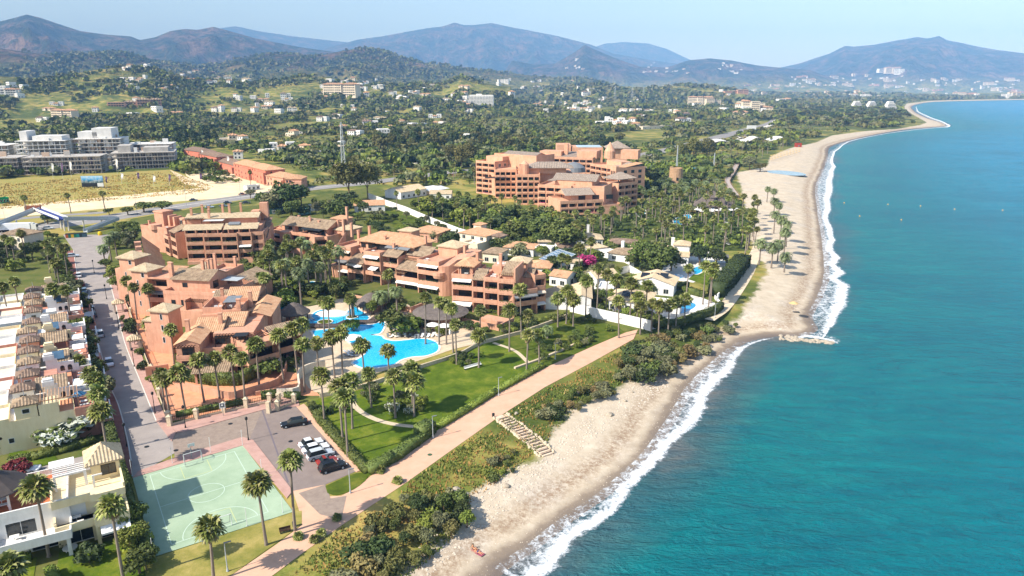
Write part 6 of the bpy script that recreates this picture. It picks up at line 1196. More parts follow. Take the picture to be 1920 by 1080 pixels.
# greenery of the inner gardens
INN = [([(440, 520), (480, 500), (520, 520), (560, 540), (600, 545), (640, 545), (640, 560), (560, 562), (510, 590), (480, 560)], 60, 'leafy shrub of the inner garden between pools and salmon blocks', 2.2, 4.6), ([(640, 560), (700, 552), (760, 575), (760, 590), (700, 580), (650, 575)], 10, 'leafy shrub behind the upper pool', 2, 3.6), ([(755, 618), (770, 602), (800, 612), (830, 628), (800, 628), (770, 632)], 9, 'leafy shrub between the pool shore and the pool bar', 1.6, 3), ([(480, 620), (510, 612), (545, 640), (555, 690), (520, 710), (495, 680)], 14, 'leafy shrub between the corner block and the near pool deck', 2, 4),
       ([(640, 530), (700, 540), (780, 575), (800, 590), (780, 595), (690, 560)], 12, 'leafy shrub at the foot of the long salmon block', 1.6, 3), ([(850, 612), (950, 632), (1000, 618), (1050, 600), (1000, 605), (930, 622)], 14, 'leafy shrub in front of the nearest salmon block', 1.2, 2.6), ([(225, 600), (240, 600), (285, 700), (300, 760), (285, 745), (250, 660)], 9, 'shrub inside the street fence of the complex', 1.2, 2.8),
       ([(700, 440), (780, 430), (840, 450), (800, 460), (730, 455)], 12, 'shrub in the garden beyond the salmon roofs', 2.5, 5), ([(640, 405), (700, 400), (740, 425), (700, 440), (650, 425)], 14, 'bush in the sloping garden of the white wall villas', 2, 4.5), ([(1030, 500), (1080, 500), (1130, 520), (1100, 545), (1050, 540), (1020, 530)], 18, 'leafy tree of the villa gardens behind the nearest salmon block', 2.5, 5), ([(1120, 590), (1180, 600), (1240, 606), (1230, 614), (1170, 604)], 14, 'tall leafy shrub just inside the long white wall', 2.2, 4),
       ([(118, 640), (158, 620), (176, 690), (197, 762), (170, 775), (140, 700)], 40, 'garden tree between the town houses and the street pavement', 2.5, 5.5), ([(112, 490), (140, 530), (160, 620), (130, 640), (115, 560)], 30, 'garden tree beside the upper street pavement', 2.5, 5), ([(222, 960), (262, 980), (285, 1080), (260, 1080), (235, 1010)], 10, 'bush of the thick border between villa and court', 2.2, 4),
       ([(208, 470), (225, 435), (262, 415), (262, 460), (235, 480)], 16, 'leafy tree at the street bend beside the corner block', 2.5, 5.5), ([(450, 505), (500, 475), (545, 500), (600, 500), (600, 520), (480, 525)], 22, 'leafy tree of the garden between the three rear salmon blocks', 2.5, 5), ([(480, 388), (640, 384), (690, 400), (640, 412), (500, 408)], 26, 'tree of the belt between highway and salmon blocks', 4, 8), ([(-30, 500), (-20, 470), (60, 452), (110, 440), (125, 470), (100, 492), (60, 500), (0, 520)], 44, 'garden bush of the plots by the ochre house', 2, 4),
       ([(1080, 560), (1130, 500), (1180, 530), (1235, 545), (1180, 575), (1130, 580)], 30, 'leafy shrub of the palm villa gardens', 2, 4.5), ([(1180, 500), (1210, 470), (1230, 480), (1220, 510), (1240, 540)], 12, 'leafy shrub of the garden left of the big beach villa', 2.5, 5), ([(900, 460), (950, 440), (1040, 450), (1080, 490), (1010, 490), (930, 475)], 26, 'leafy tree of the gardens around the clay roofed white house', 3, 6), ([(700, 400), (760, 395), (850, 430), (880, 450), (820, 455), (740, 430)], 24, 'bush of the lawns beside the white boundary wall', 2, 4.5), ([(1060, 470), (1100, 450), (1200, 450), (1210, 470), (1130, 500), (1080, 495)], 20, 'leafy tree between the pale bungalows', 2.5, 5)]
for pl, n, lab, h0, h1 in INN:
    Q = spread(pl, n, n + 13, 1.8)
    for x, y in Q: B = bnd(Q); h = rng.uniform(h0, h1); lf = rng.choice(['green', 'green', 'dark', 'olive', 'bright']); tree(0, 0, h, uniq(lab, szw(h, h0, h1) + ' ' + LN[lf], x, y, B), rng.choice(['shrub', 'round', 'shrub', 'round', 'tree']), lf, rng.uniform(.9, 1.3), lab.replace('shrub', 'shrubs', 1).replace('tree', 'trees', 1).replace('bush', 'bushes', 1), pos=(x, y))
# dark garden belt in front of the hotel
for pl, n, lab, h0, h1, dm in [([(780, 395), (870, 395), (930, 408), (1010, 425), (1060, 445), (1050, 470), (980, 460), (900, 440), (820, 415)], 70, 'broad green tree of the garden belt in front of the hotel', 6, 10, 4), ([(1150, 395), (1200, 370), (1290, 360), (1300, 330), (1240, 320), (1215, 350)], 24, 'green tree in the park right of the hotel', 6, 10, 8), ([(1210, 330), (1340, 300), (1372, 330), (1360, 350), (1250, 345)], 36, 'low green tree in the thicket between stone tower and boardwalk', 4, 7, 8)]:
    Q = spread(pl, n, n, dm); B = bnd(Q)
    for x, y in Q: h = rng.uniform(h0, h1); lf = rng.choice(['green', 'dark', 'green', 'bright']); fartree(x, y, GZ, h, rng.uniform(1.1, 1.5), 'tree', lf, uniq(lab, szw(h, h0, h1) + ' ' + LN[lf], x, y, B), lab.replace('tree', 'trees', 1))
# hedges
hedge([(196, 770), (212, 830), (225, 880), (238, 930), (250, 975), (280, 1050)], 1.6, 2.4, 'tall green hedge between the town houses and the court', 'green')
hedge([(583, 762), (600, 790), (640, 835), (690, 888)], 1.7, 1.3, 'clipped hedge between parking lot and lawn'); hedge([(690, 888), (740, 862), (800, 818)], 2.2, 1.6, 'thick hedge along the promenade at the lawn corner', 'green'); hedge([(822, 803), (880, 768), (932, 735), (1018, 688)], 1.5, 1.1, 'long low hedge between the main lawn and the promenade', 'bright')
hedge([(786, 822), (808, 808)], 3.0, 2.6, 'tall block of hedge at the promenade lamp', 'green'); hedge([(345, 712), (400, 722), (450, 722), (478, 708)], 1.4, 3.0, 'dark clipped hedge in front of the corner block', 'green'); hedge([(15, 870), (60, 862), (110, 850), (150, 838), (178, 828)], 1.5, 1.3, 'hedge below the garden of the yellow end house'); hedge([(330, 782), (400, 768), (460, 757)], 1.2, 1.2, 'garden hedge behind the iron street fence')
hedge([(490, 748), (530, 742), (560, 750)], 1.8, 1.6, 'hedge behind the complex gate'); hedge([(1342, 556), (1368, 528), (1392, 498)], 5.5, 4.6, 'massive dark hedge along the beach path', 'dark', .3, 14); hedge([(1245, 548), (1290, 540)], 1.5, 2.4, 'dark netted hedge between the two beach villas', 'dark'); hedge([(1225, 614), (1270, 612), (1340, 588), (1352, 578)], 2.0, 2.2, 'square cut hedge seaward of the small blue pool', 'green')
hedge([(1280, 548), (1320, 558)], 1.6, 2.2, 'green hedge panel right of the villa lawn', 'green'); hedge([(112, 1025), (150, 1012), (200, 1000)], .9, .8, 'low flowering hedge in front of the yellow villa', 'green'); hedge([(95, 1075), (112, 1120)], 1.5, 1.4, 'clipped hedge between the two bottom villas', 'bright'); hedge([(30, 1055), (60, 1048)], 1.2, 1.2, 'small clipped hedge before the white villa', 'bright')
hedge([(940, 625), (1000, 606), (1060, 592)], 1.2, 1.1, 'hedge inside the glass fence of the nearest block', 'bright')
# seaward scrub
SCR = [([(700, 990), (760, 940), (840, 925), (880, 940), (875, 975), (830, 1000), (780, 1040), (720, 1075), (660, 1120), (620, 1120)], 44, 'bush of the big scrub patch above the beach near the sunbathers', 2.2, 4.2, 2.6), ([(1150, 682), (1190, 655), (1240, 640), (1295, 655), (1270, 680), (1200, 708), (1160, 712)], 40, 'dark bush of the tall thicket at the end of the promenade', 2.6, 4.8, 2.3), ([(1020, 760), (1080, 735), (1130, 722), (1160, 730), (1110, 756), (1060, 778), (1020, 790)], 22, 'bush of the scrub beside the beach steps', 1.6, 3.2, 2.2), ([(925, 860), (960, 845), (985, 850), (960, 880), (900, 905)], 8, 'low bush at the seaward edge below the steps', 1.2, 2.2, 1.9), ([(1290, 650), (1330, 612), (1380, 592), (1390, 600), (1340, 640), (1300, 662)], 16, 'bush of the narrow scrub line at the beach path', 1.8, 3.2, 2.1), ([(1240, 622), (1330, 600), (1345, 610), (1280, 640)], 14, 'bush below the square hedge of the blue pool villa', 2, 3.6, 2.0)]
for pl, n, lab, h0, h1, dm in SCR:
    Q = spread(pl, n, n + 1, dm * .8); B = bnd(Q)
    for x, y in Q: h = rng.uniform(h0, h1); h *= .76; lf = rng.choice(['green', 'dark', 'olive', 'olive', 'euca', 'dry' if rng.random() < .5 else 'bright']); tree(0, 0, h, uniq(lab, szw(h, h0, h1) + ' ' + LN[lf], x, y, B), rng.choice(['shrub', 'round']), lf, rng.uniform(.9, 1.2), lab.replace('bush', 'bushes', 1), pos=(x, y), z=hz(x, y) - .3)  # about half these bushes use the round tree form and its category
# ------------------------------------------------------------ grass tufts on the seaward bank
def tufts(name, poly, n, seed, size, mats, hmin=.15, hmax=.5):
    P = np.array(pts(poly)); rs = np.random.RandomState(seed); x0, y0 = P.min(0); x1, y1 = P.max(0); X = rs.uniform(x0, x1, n * 3); Y = rs.uniform(y0, y1, n * 3)
    dens = fbm(X / 5, Y / 5, 3); ok = inpoly(X, Y, P) & (dens > rs.uniform(.3, .62, len(X))); X = X[ok][:n]; Y = Y[ok][:n]; z = hgt(X, Y); k = len(X)
    a = rs.uniform(0, 6.28, k); h = rs.uniform(hmin, hmax, k); s = size * rs.uniform(.5, 1.3, k); lx = rs.uniform(-.5, .5, k) * h; ly = rs.uniform(-.5, .5, k) * h
    u = np.stack([np.cos(a) * s, np.sin(a) * s, a * 0], 1); c = np.stack([X, Y, z + .02], 1); t = c + np.stack([lx, ly, h], 1)
    V = np.stack([c - u, c + u, t + u * .5, t - u * .5], 1).reshape(-1, 3); mi = (dens[ok][:n] * 3 + rs.rand(k) * .9).astype(int) % len(mats)
    tag(link(bpy.data.objects.new(name, npmesh(name, V, np.arange(4 * k).reshape(k, 4), mats, mi=mi))), kind='stuff')
TM = [plain('dry_grass_blades', '9c7c3e', 'b5944f', 2), plain('rust_grass_blades', '8f6c38', 'a88450', 2), plain('green_grass_blades', '56642a', '707c38', 2), plain('straw_blades', 'b0985c', 'c5ae72', 2)]
tufts('bank_grass', [(520, 1100), (640, 992), (760, 910), (850, 846), (935, 786), (1022, 730), (1105, 686), (1180, 650), (1200, 690), (1080, 765), (1020, 830), (960, 875), (880, 935), (850, 990), (760, 1070), (700, 1140)], 26000, 3, .13, TM)
tufts('field_grass', [(0, 345), (320, 322), (400, 350), (380, 362), (0, 392)], 9000, 5, .35, [TM[0], TM[3], TM[0], TM[2]], .2, .7)
# ------------------------------------------------------------ woods and scattered trees of the plain and the hills
FMASK = [[(-120, 345), (0, 335), (320, 318), (400, 345), (560, 340), (560, 375), (-120, 480)], [(330, 300), (350, 288), (400, 275), (600, 330), (560, 352)], [(0, 330), (0, 300), (330, 290), (345, 318)], [(885, 400), (885, 340), (1000, 330), (1215, 330), (1215, 400), (1050, 415)], [(1395, 440), (1375, 322), (1550, 262), (1700, 236), (1790, 238), (1600, 470)],
         [(-400, 1300), (-400, 480), (200, 400), (700, 350), (880, 350), (1400, 440), (1450, 500), (1300, 1300)]]
FP = [np.array(pts(q)) for q in FMASK]; FIELDS = [[(0, 230), (50, 214), (130, 214), (150, 224), (60, 234)], [(700, 300), (790, 290), (830, 298), (740, 306)], [(1120, 250), (1240, 238), (1250, 270), (1130, 285)], [(1060, 216), (1150, 206), (1160, 214), (1080, 222)], [(500, 235), (640, 225), (660, 232), (520, 245)], [(760, 228), (830, 220), (850, 228), (770, 238)], [(1480, 240), (1580, 244), (1540, 252), (1470, 250)]]
FF = [np.array(pts(q, 5)) for q in FIELDS]
HW = catmull(np.array(pts([(-220, 462), (180, 412), (440, 372), (700, 342), (860, 322), (1130, 303), (1240, 284), (1330, 262), (1400, 244), (1452, 230)])), 4)
def field(i, mat):
    P = FF[i]; n = 14; lo = P.min(0); hi = P.max(0)
rs = np.random.RandomState(21)
def scatter(n, r0, r1, a0, a1, thr, seed, sc=70, lim=None):
    rs = np.random.RandomState(seed); a = np.radians(rs.uniform(a0, a1, n)); u = rs.rand(n); r = np.sqrt(r0 * r0 + u * (r1 * r1 - r0 * r0)); x = r * np.sin(a); y = r * np.cos(a)
    d = fbm(x / sc + 40, y / sc, 4); ok = d > thr + rs.uniform(-.07, .07, n)
    for P in FP + FF: ok &= ~inpoly(x, y, P)
    if len(TAKEN): T_ = np.array(TAKEN); ok &= np.array([np.min(((T_ - (a, b)) * (1, .45)) ** 2 @ np.ones(2)) > 150 for a, b in zip(x, y - 14)])
    ok &= pdist(x, y, HW) > 16; x = x[ok]; y = y[ok]; s = sdsand(x, y); m = s > 14; x = x[m]; y = y[m]
    return x, y
def wood(name, x, y, size, nq, mats, seed, wide=1.3, flat=.8):
    rs = np.random.RandomState(seed); k = len(x); z = hgt(x, y); s = size * (.4 + 1.1 * rs.rand(k) ** 1.6)
    d = rs.normal(size=(k, nq, 3)); d /= np.linalg.norm(d, axis=2)[:, :, None]; d[:, :, 2] = np.abs(d[:, :, 2]) * 1.0 - .25; rad = rs.uniform(.55, 1.05, (k, nq, 1))
    sc = np.stack([s * wide / 2, s * wide / 2, s * flat / 2], 1)[:, None, :]; c = d * rad * sc; c[:, :, 0] += x[:, None]; c[:, :, 1] += y[:, None]; c[:, :, 2] += (z + s * .5)[:, None]
    nn = d + rs.normal(size=d.shape) * .55; nn /= np.linalg.norm(nn, axis=2)[:, :, None]; u = np.cross(nn, rs.normal(size=nn.shape)); u /= np.linalg.norm(u, axis=2)[:, :, None] + 1e-9; v = np.cross(nn, u)
    q = (s * 1.15 / math.sqrt(nq) * 1.3)[:, None, None]; u = u * q; v = v * q * .8
    V = np.stack([c - u, c - v, c + u, c + v], 2).reshape(-1, 3); mi = np.repeat(rs.choice(len(mats), k, p=np.array([4, 2, 3, 3, 3][:len(mats)]) / sum([4, 2, 3, 3, 3][:len(mats)])), nq)
    return tag(link(bpy.data.objects.new(name, npmesh(name, V, np.arange(len(V)).reshape(-1, 4), mats, mi=mi))), kind='stuff')
WM = [LM['green'], LM['dark'], LM['olive'], LM['euca'], LM['bright']]
TAKEN = []
# ------------------------------------------------------------ the umbrella pines on the point and other single far trees
def trees_px(poly, n, sp, leaf, h0, h1, lab, dm, wf=1.2):
    Q = spread(poly, n, n + 5, dm); B = bnd(Q)
    for x, y in Q: h = rng.uniform(h0, h1); lf = rng.choice(leaf); fartree(x, y, max(hz(x, y), 0), h, wf, sp, lf, uniq(lab, szw(h, h0, h1) + ' ' + LN[lf], x, y, B), lab.replace('tree', 'trees', 1).replace('pine', 'pines', 1))
trees_px([(1468, 236), (1475, 212), (1530, 204), (1600, 208), (1690, 212), (1712, 232), (1640, 240), (1560, 238)], 85, 'pine', ['pine', 'dark', 'pine'], 11, 16, 'umbrella pine in the dense wood on the point before the bay', 17)
trees_px([(280, 262), (345, 255), (420, 262), (400, 275), (345, 285), (290, 275)], 26, 'cypress', ['dark'], 12, 20, 'dark slim conifer in the row behind the building site', 9, 1.6)
trees_px([(700, 290), (860, 280), (860, 262), (700, 270)], 26, 'tall', ['euca', 'dark', 'euca'], 14, 20, 'eucalyptus tree in the long wood left of the hotel', 14)
trees_px([(870, 292), (1150, 286), (1170, 262), (890, 262)], 46, 'tree', ['euca', 'green', 'dark'], 9, 13, 'broad tree in the green belt directly behind the hotel', 15)

# ------------------------------------------------------------ far houses
def far_house(seed):
    rs = random.Random(seed); b = MB(); n = rs.choice([1, 2, 2, 3]); x = 0; mats = [rs.choice([WHITE, WHITE, CREAM, WHITE]), rs.choice([T_NEW, T_OLD, T_BROWN, T_STRAW]), GLASS]
    for i in range(n):
        w_ = rs.uniform(6, 10); d = rs.uniform(7, 11); h = rs.choice([3.2, 6, 6.2]); y = rs.uniform(-3, 3); b.cur = 0; b.box(x, x + w_, y, y + d, -3, h)
        b.cur = 1
        if rs.random() < .7: hip(b, x, x + w_, y, y + d, h, .36, .4, 2.5)
        else: b.cur = 0; b.box(x + .3, x + w_ - .3, y + .3, y + d - .3, h, h + .5)
        b.cur = 2
        for k in range(int(w_ // 3)):
            for f in range(1 if h < 4 else 2): b.box(x + 1 + k * 3, x + 2.3 + k * 3, y - .06, y - .02, .8 + 3 * f, 2.2 + 3 * f)
        for k in range(2): b.box(x + w_ + .02, x + w_ + .06, y + 1.5 + k * 4, y + 3 + k * 4, .8, 2.3)
        x += w_ * rs.uniform(.8, 1)
    b.v = [(p[0] - x / 2, p[1] - 4, p[2]) for p in b.v]; return b.mesh('house', mats)
def far_block(seed):
    rs = random.Random(seed); b = MB(); x = 0; mats = [rs.choice([WHITE, CREAM, SAL2, WHITE]), rs.choice([T_NEW, T_OLD]), GLASS]
    for i in range(rs.choice([2, 3, 4])):
        w_ = rs.uniform(12, 22); d = 12; f = rs.choice([2, 3, 4, 5]); h = f * 3.1; y = rs.uniform(-4, 4); b.cur = 0; b.box(x, x + w_, y, y + d, -3, h); b.cur = 2
        for q in range(f): b.box(x + 1, x + w_ - 1, y - .1, y - .03, q * 3.1 + .9, q * 3.1 + 2.3)
        b.cur = 0
        for q in range(int(w_ // 3.2)): b.box(x + 1 + q * 3.2, x + 1.5 + q * 3.2, y - .3, y - .11, 0, h)
        b.cur = 1; (rs.random() < .6) and hip(b, x, x + w_, y, y + d, h, .3, .5, 3.5); x += w_ + .1
    b.v = [(p[0] - x / 2, p[1] - 5, p[2]) for p in b.v]; return b.mesh('apartments', mats)
FH_ = [far_house(i) for i in range(8)]; FB_ = [far_block(i) for i in range(6)]
def houses(box, n, lab, group, s=1.0, blk=0.0, seed=0, fixed=None):
    rs = random.Random(seed + n); x0, y0, x1, y1 = box; k = 0; tr = 0; MINE = []
    while k < n and tr < n * 12:
        tr += 1; px, py = rs.uniform(x0, x1), rs.uniform(y0, y1); p = land(px, py)
        if p is None or any(abs(p.x - a) < 20 * s and abs(p.y - c) < 26 * s for a, c in TAKEN): continue
        if sdsand(np.array([p.x]), np.array([p.y]))[0] < 25: continue
        TAKEN.append((p.x, p.y)); me = rs.choice(FB_ if rs.random() < blk else FH_); o = link(bpy.data.objects.new('apartment_block' if me in FB_ else 'house', me)); o.location = (p.x, p.y, p.z); ss = s * rs.uniform(1.1, 1.6); o.scale = (ss, ss, ss); o.rotation_euler = (0, 0, rs.uniform(-.7, .5)); tag(o, lab, 'house' if me in FH_ else 'building', group); MINE.append((o, p, me)); k += 1
    if MINE:
        B = bnd([(q.x, q.y) for _, q, _ in MINE])
        for o, q, me in MINE: o['label'] = uniq(lab, me.materials[0].name.split('_')[0] + ' walled ' + me.materials[1].name.split('_')[0] + ' roofed', q.x, q.y, B)
HS = [((225, 122, 300, 134), 6, 'pale villa on the crest of the wooded hill at the left', 1.3, 0), ((230, 140, 330, 172), 9, 'villa on the slope of the wooded hill at the left', 1.2, 0), ((340, 132, 480, 160), 12, 'villa on the low ridge left of the brown hill', 1.3, 0), ((0, 158, 60, 186), 7, 'pale house below the hill at the far left', 1.2, .1), ((60, 185, 330, 230), 14, 'house among the trees behind the building site', 1.1, .1),
      ((380, 175, 560, 215), 16, 'house in the green plain below the brown hill', 1.1, 0), ((600, 150, 760, 190), 20, 'house at the foot of the hills left of the white tower block', 1.3, .05), ((560, 190, 760, 255), 16, 'white house in the orchards left of the white tower block', 1.0, 0), ((760, 160, 880, 200), 12, 'villa close to the left of the white tower block', 1.1, 0), ((420, 225, 700, 300), 14, 'white house among trees beyond the red row houses', .85, 0), ((760, 205, 900, 290), 7, 'white villa in the wood left of the hotel', .9, 0),
      ((930, 150, 1120, 180), 16, 'pale house at the foot of the rocky hill', 1.5, .1), ((1000, 192, 1112, 212), 30, 'white cottage of the tight white village in the plain', .95, 0), ((1120, 185, 1300, 235), 20, 'house in the plain between the white village and the motorway', 1.1, .05), ((1100, 222, 1200, 245), 8, 'low pale house in the fields behind the hotel', 1.0, 0), ((1300, 170, 1470, 215), 20, 'house of the settlement beside the motorway', 1.3, .3), ((1180, 118, 1420, 140), 24, 'white house on the distant ridge before the bay', 1.6, 0), ((1060, 110, 1120, 130), 6, 'white house on the slope of the rocky hill', 2.0, 0)]
for bx_, n, lab, s, bl in HS: houses(bx_, n, lab, 'each ' + lab, s, bl, seed=int(bx_[0]) % 97)
for bx_, n, lab, s in [((1400, 158, 1560, 180), 26, 'white apartment building of the town beyond the motorway', 1.05), ((1480, 142, 1700, 165), 36, 'pale building of the far town under the big right mountain', 1.5), ((1700, 150, 1915, 172), 40, 'pale building of the far town at the bay', 1.4), ((1560, 172, 1915, 186), 30, 'low pale building near the far shore of the bay', 1.2), ((1655, 132, 1690, 142), 8, 'white building of the small town on the mountain foot', 3)]: houses(bx_, n, lab, 'each ' + lab, s, .45, seed=5)
x, y = scatter(9000, 330, 900, -42, 26, .52, 1, 55); wood('woodland', x[:3000], y[:3000], 7.0, 60, WM, 1)
x, y = scatter(30000, 620, 1700, -42, 28, .54, 2, 90); wood('woodland', x[:8500], y[:8500], 8.0, 26, WM, 2)
x, y = scatter(40000, 1500, 3400, -42, 36, .535, 3, 160); wood('woodland', x[:15000], y[:15000], 9.5, 12, WM, 3)
x, y = scatter(36000, 3000, 6000, -42, 40, .47, 4, 300); wood('far_scrub', x[:15000], y[:15000], 14, 7, WM[:4], 4)
Q = np.array(spread([(870, 400), (1040, 432), (1060, 470), (1330, 472), (1400, 470), (1405, 400), (1380, 372), (1300, 345), (1230, 350), (1190, 395)], 520, 9, 2.5)); wood('undergrowth', Q[:, 0], Q[:, 1], 2.6, 40, [LM['green'], LM['olive'], LM['bright'], LM['dark']], 9, 1.5, .9)
Q = np.array(spread([(-900, 1200), (-900, 520), (-60, 480), (-40, 560), (-80, 700), (-120, 1000)], 260, 4, 5)); wood('garden_trees', Q[:, 0], Q[:, 1], 5, 60, WM, 12)
# orchard and scrub low cover
x, y = scatter(26000, 330, 1500, -42, 24, .38, 6, 40); wood('scrub_cover', x[:11000], y[:11000], 2.6, 12, [LM['olive'], LM['bright'], LM['euca'], LM['dry'], LM['green']], 6, 1.6, .7)
# the tall white block in the plain
p = land(903, 202); b = Bld('tower_block', 'tall plain white slab hotel alone in the green plain', 'building', (p.x, p.y), wall=WHITE, z=p.z); b.frame((p.x - 34, p.y), ang=R(-6)); b.w.box(0, 66, 0, 16, -4, 32)
for f in range(9):
    b.w.box(0, 66, -1.3, 0, f * 3.5 + .2, f * 3.5 + 1.4)
    b.part('window', GLASSB, lambda m: [m.box(1 + i * 4.1, 4.0 + i * 4.1, -.1, -.02, f * 3.5 + 1.6, f * 3.5 + 3.2) for i in range(16)])
for i in range(17): b.w.box(-.1 + i * 4.1, .4 + i * 4.1, -1.5, -1.31, 0, 32)
b.w.box(20, 34, 4, 12, 32, 36); b.w.box(2, 64, 1, 15, 32, 33.2); b.done()
# three white pyramid houses on the point
for i, (a, c) in enumerate(((1597, 204), (1625, 204), (1659, 208))):
    p = land(a, c); m = MB(); m.add([(0, 0, -3), (42, 0, -3), (42, 26, -3), (0, 26, -3), (12, 6, 24), (26, 8, 24), (26, 18, 24), (12, 18, 24)], [(4, 5, 6, 7), (0, 1, 5, 4), (1, 2, 6, 5), (2, 3, 7, 6), (3, 0, 4, 7)])
    o = empty('pyramid_building', p, 0, ['leftmost stepped white pyramid building behind the pine wood', 'middle stepped white pyramid building behind the pine wood', 'rightmost and largest white pyramid building behind the pines'][i], 'building'); o.scale = (1, 1, 1 + .15 * (i == 2)); m.build('wall', WHITE, o)
    for f in range(6): q = f / 7; m = MB(); m.box(2 + 12 * q, 40 - 15 * q, -1.0 + 6.5 * q, -.4 + 6.5 * q + .2, f * 3.6, f * 3.6 + 1.6); m.build('terrace', WHITE, o); m = MB(); m.box(4 + 12 * q, 38 - 15 * q, -.5 + 7 * q, .0 + 7 * q, f * 3.6 + 1.65, f * 3.6 + 2.9); m.build('window', GLASS, o)
# ochre walled estate and sheds on the left
villa('long ochre estate wall and villa on the slope above the building site', (325, 206), (400, 206), 14, 7, 'hip', wall=plain('ochre_wall', 'c7903c', 'd6a450', .1), mat=T_NEW, wins=6)
for i, (A, B, l) in enumerate((((170, 222), (240, 220), 'long low greenhouse roof behind the building site'), ((1370, 192), (1420, 191), 'long pale commercial hall beside the motorway'), ((1560, 158), (1640, 157), 'long white hall roof before the far town'), ((1205, 243), (1260, 240), 'long low building in the fields behind the hotel'), ((640, 322), (700, 318), 'flat earth coloured shed beside the lattice mast'))):
    villa(l, A, B, 14, 4.5, 'flat', wall=WHITE if i in (1, 2) else CREAM, wins=6, name='hall')
villa('low white bungalow with pale roof in the orchard beyond the mast', (790, 308), (832, 304), 12, 4, 'hip', wins=4); villa('white bungalow with a tiled hip roof left of the mast', (552, 292), (590, 290), 12, 3.6, 'hip', wins=4); villa('white flat roofed house right of the red row houses', (484, 288), (512, 288), 10, 4, 'flat', wins=3); villa('white tall house in the trees beyond the mast', (795, 262), (812, 260), 10, 8, 'hip', wins=3)
# ------------------------------------------------------------ building site
CONCG = plain('raw_concrete', 'a39d95', 'beb8af', .3, .9, .2); CONCW = plain('whitewashed_concrete', 'c9c6c0', 'dcd9d3', .3, .9, .2); SCAF = plain('scaffold_boards', 'a3968a', 'c2b6a8', 1); BRICK = plain('block_wall', 'b49a84', 'c4ad98', .6)
def frame_building(label, A, B, n, bays, depth, wm, fill=.35, scaf=True, seed=0, h=3.3, setb=0, top=None):
    rs = random.Random(seed); a = xy(*A); c = xy(*B); b = Bld('unfinished_building', label, 'building', a, wall=wm); L = b.frame(a, c); bw = L / bays; w = b.w
    w.box(.5, L - .5, 13, depth, 0, n * h - .1); sl_ = b.mb('floor_slabs', wm if scaf else CONCW)
    for k in range(n + 1): s = setb * k; sl_.box(-.3 + s * .4, L + .3 - s * .4, s - 1.2, depth + .3, k * h, k * h + .35)
    for k in range(n):
        s = setb * k
        for j in range(bays + 1): x = s * .4 + (L - s * .8) * j / bays; w.box(max(x - .3, s * .4), min(x + .3, L), s, s + .6, k * h + .35, (k + 1) * h)
        for j in range(bays):
            x = s * .4 + (L - s * .8) * j / bays
            if rs.random() < fill: x1 = x + bw * rs.uniform(.4, .8); b.part('infill', BRICK if rs.random() < .5 else wm, lambda m: m.box(x + .4, x1, s + 1.0, s + 1.3, k * h + .36, (k + 1) * h - .02))
    if scaf:
        def sc(m):
            for j in range(bays * 2 + 1): x = j * bw / 2; m.box(x - .09, x + .09, -2.6, -2.42, 0, n * h + 1)
            for k in range(1, n + 1): m.box(-.5, L + .5, -2.7, -2.3, k * h - .2, k * h - .08)
        b.part('scaffold', SCAF, sc)
    if top: 
        for (q0, q1, hh) in top: w.box(L * q0, L * q1, 5, depth - 2, n * h + .35, n * h + hh)
    for q in range(6): b.part('roof_hut', rs.choice([METW, BRICK, wm]), lambda m: (lambda x, y: m.box(x, x + rs.uniform(1, 6), y, y + rs.uniform(1, 3), n * h + .3, n * h + rs.uniform(1.2, 4.6)))(rs.uniform(1, L - 8), rs.uniform(1, depth - 6)))
    return b.done()
frame_building('grey unfinished concrete block at the left edge of the site', (-60, 330), (38, 328), 4, 8, 26, CONCG, seed=1); frame_building('long scaffolded concrete block in the middle of the site', (48, 328), (192, 324), 4, 12, 24, CONCG, seed=2); frame_building('scaffolded concrete block at the right end of the site', (212, 318), (330, 314), 4, 11, 26, CONCG, seed=3, top=((.1, .3, 6), (.5, .9, 4)))
frame_building('whitewashed unfinished block with rows of dark openings behind the scaffold', (38, 318), (130, 316), 7, 9, 26, CONCW, .15, False, 4, top=((.05, .2, 8), (.3, .9, 4))); frame_building('white netted unfinished block with rising stepped top', (142, 312), (232, 310), 7, 6, 30, CONCW, .7, True, 5, top=((.1, .5, 6), (.4, .8, 9))); frame_building('white unfinished block at the far left of the site', (-60, 320), (22, 318), 6, 7, 26, CONCW, .2, False, 6); frame_building('pale unfinished block behind the right end of the site', (240, 306), (325, 304), 5, 6, 26, CONCW, .7, True, 7)
# red row houses
for i, (A, B, n) in enumerate((((346, 300), (378, 306), 3), ((376, 309), (408, 317), 3), ((408, 316), (440, 326), 2), ((440, 330), (472, 338), 3), ((472, 338), (500, 346), 3), ((500, 347), (532, 352), 2), ((536, 354), (566, 354), 2))):
    a = xy(*A); c = xy(*B); b = Bld('row_house', ['farthest red row house at the left end with a brown hipped roof', 'second red row house from the left end, with stepped windows', 'low brown roofed red row house behind the white flags', 'red row house with wide window pairs in the middle of the row', 'red row house above the pale dirt road', 'low salmon row house with a brown roof near the cabin', 'last row house at the right with a slanting salmon roof'][i], 'house', a, wall=REDW if i < 5 else SALMON, group='red row houses'); L = b.frame(a, c); hh = n * 3.3
    b.w.box(0, L, 0, 14, 0, hh); b.w.box(L * .5, L + .5, -2, 0, 0, hh - 1.5); b.roof('hip', 0, L, 0, 14, hh, mat=T_BROWN if i in (0, 1, 2) else T_NEW, pt=1.0)
    for k in range(n):
        for q in (.12, .3): b.window(L * q, 0, k * 3.3 + .9, 1.3, 1.5, frame=REDW)
        for q in (.62, .85): b.window(L * q, -2, k * 3.3 + .7, 1.4, 1.5, frame=REDW) if k < n - 1 else None
        b.window(L, 4, k * 3.3 + .9, 1.3, 1.4, 'r', frame=REDW)
    b.done()
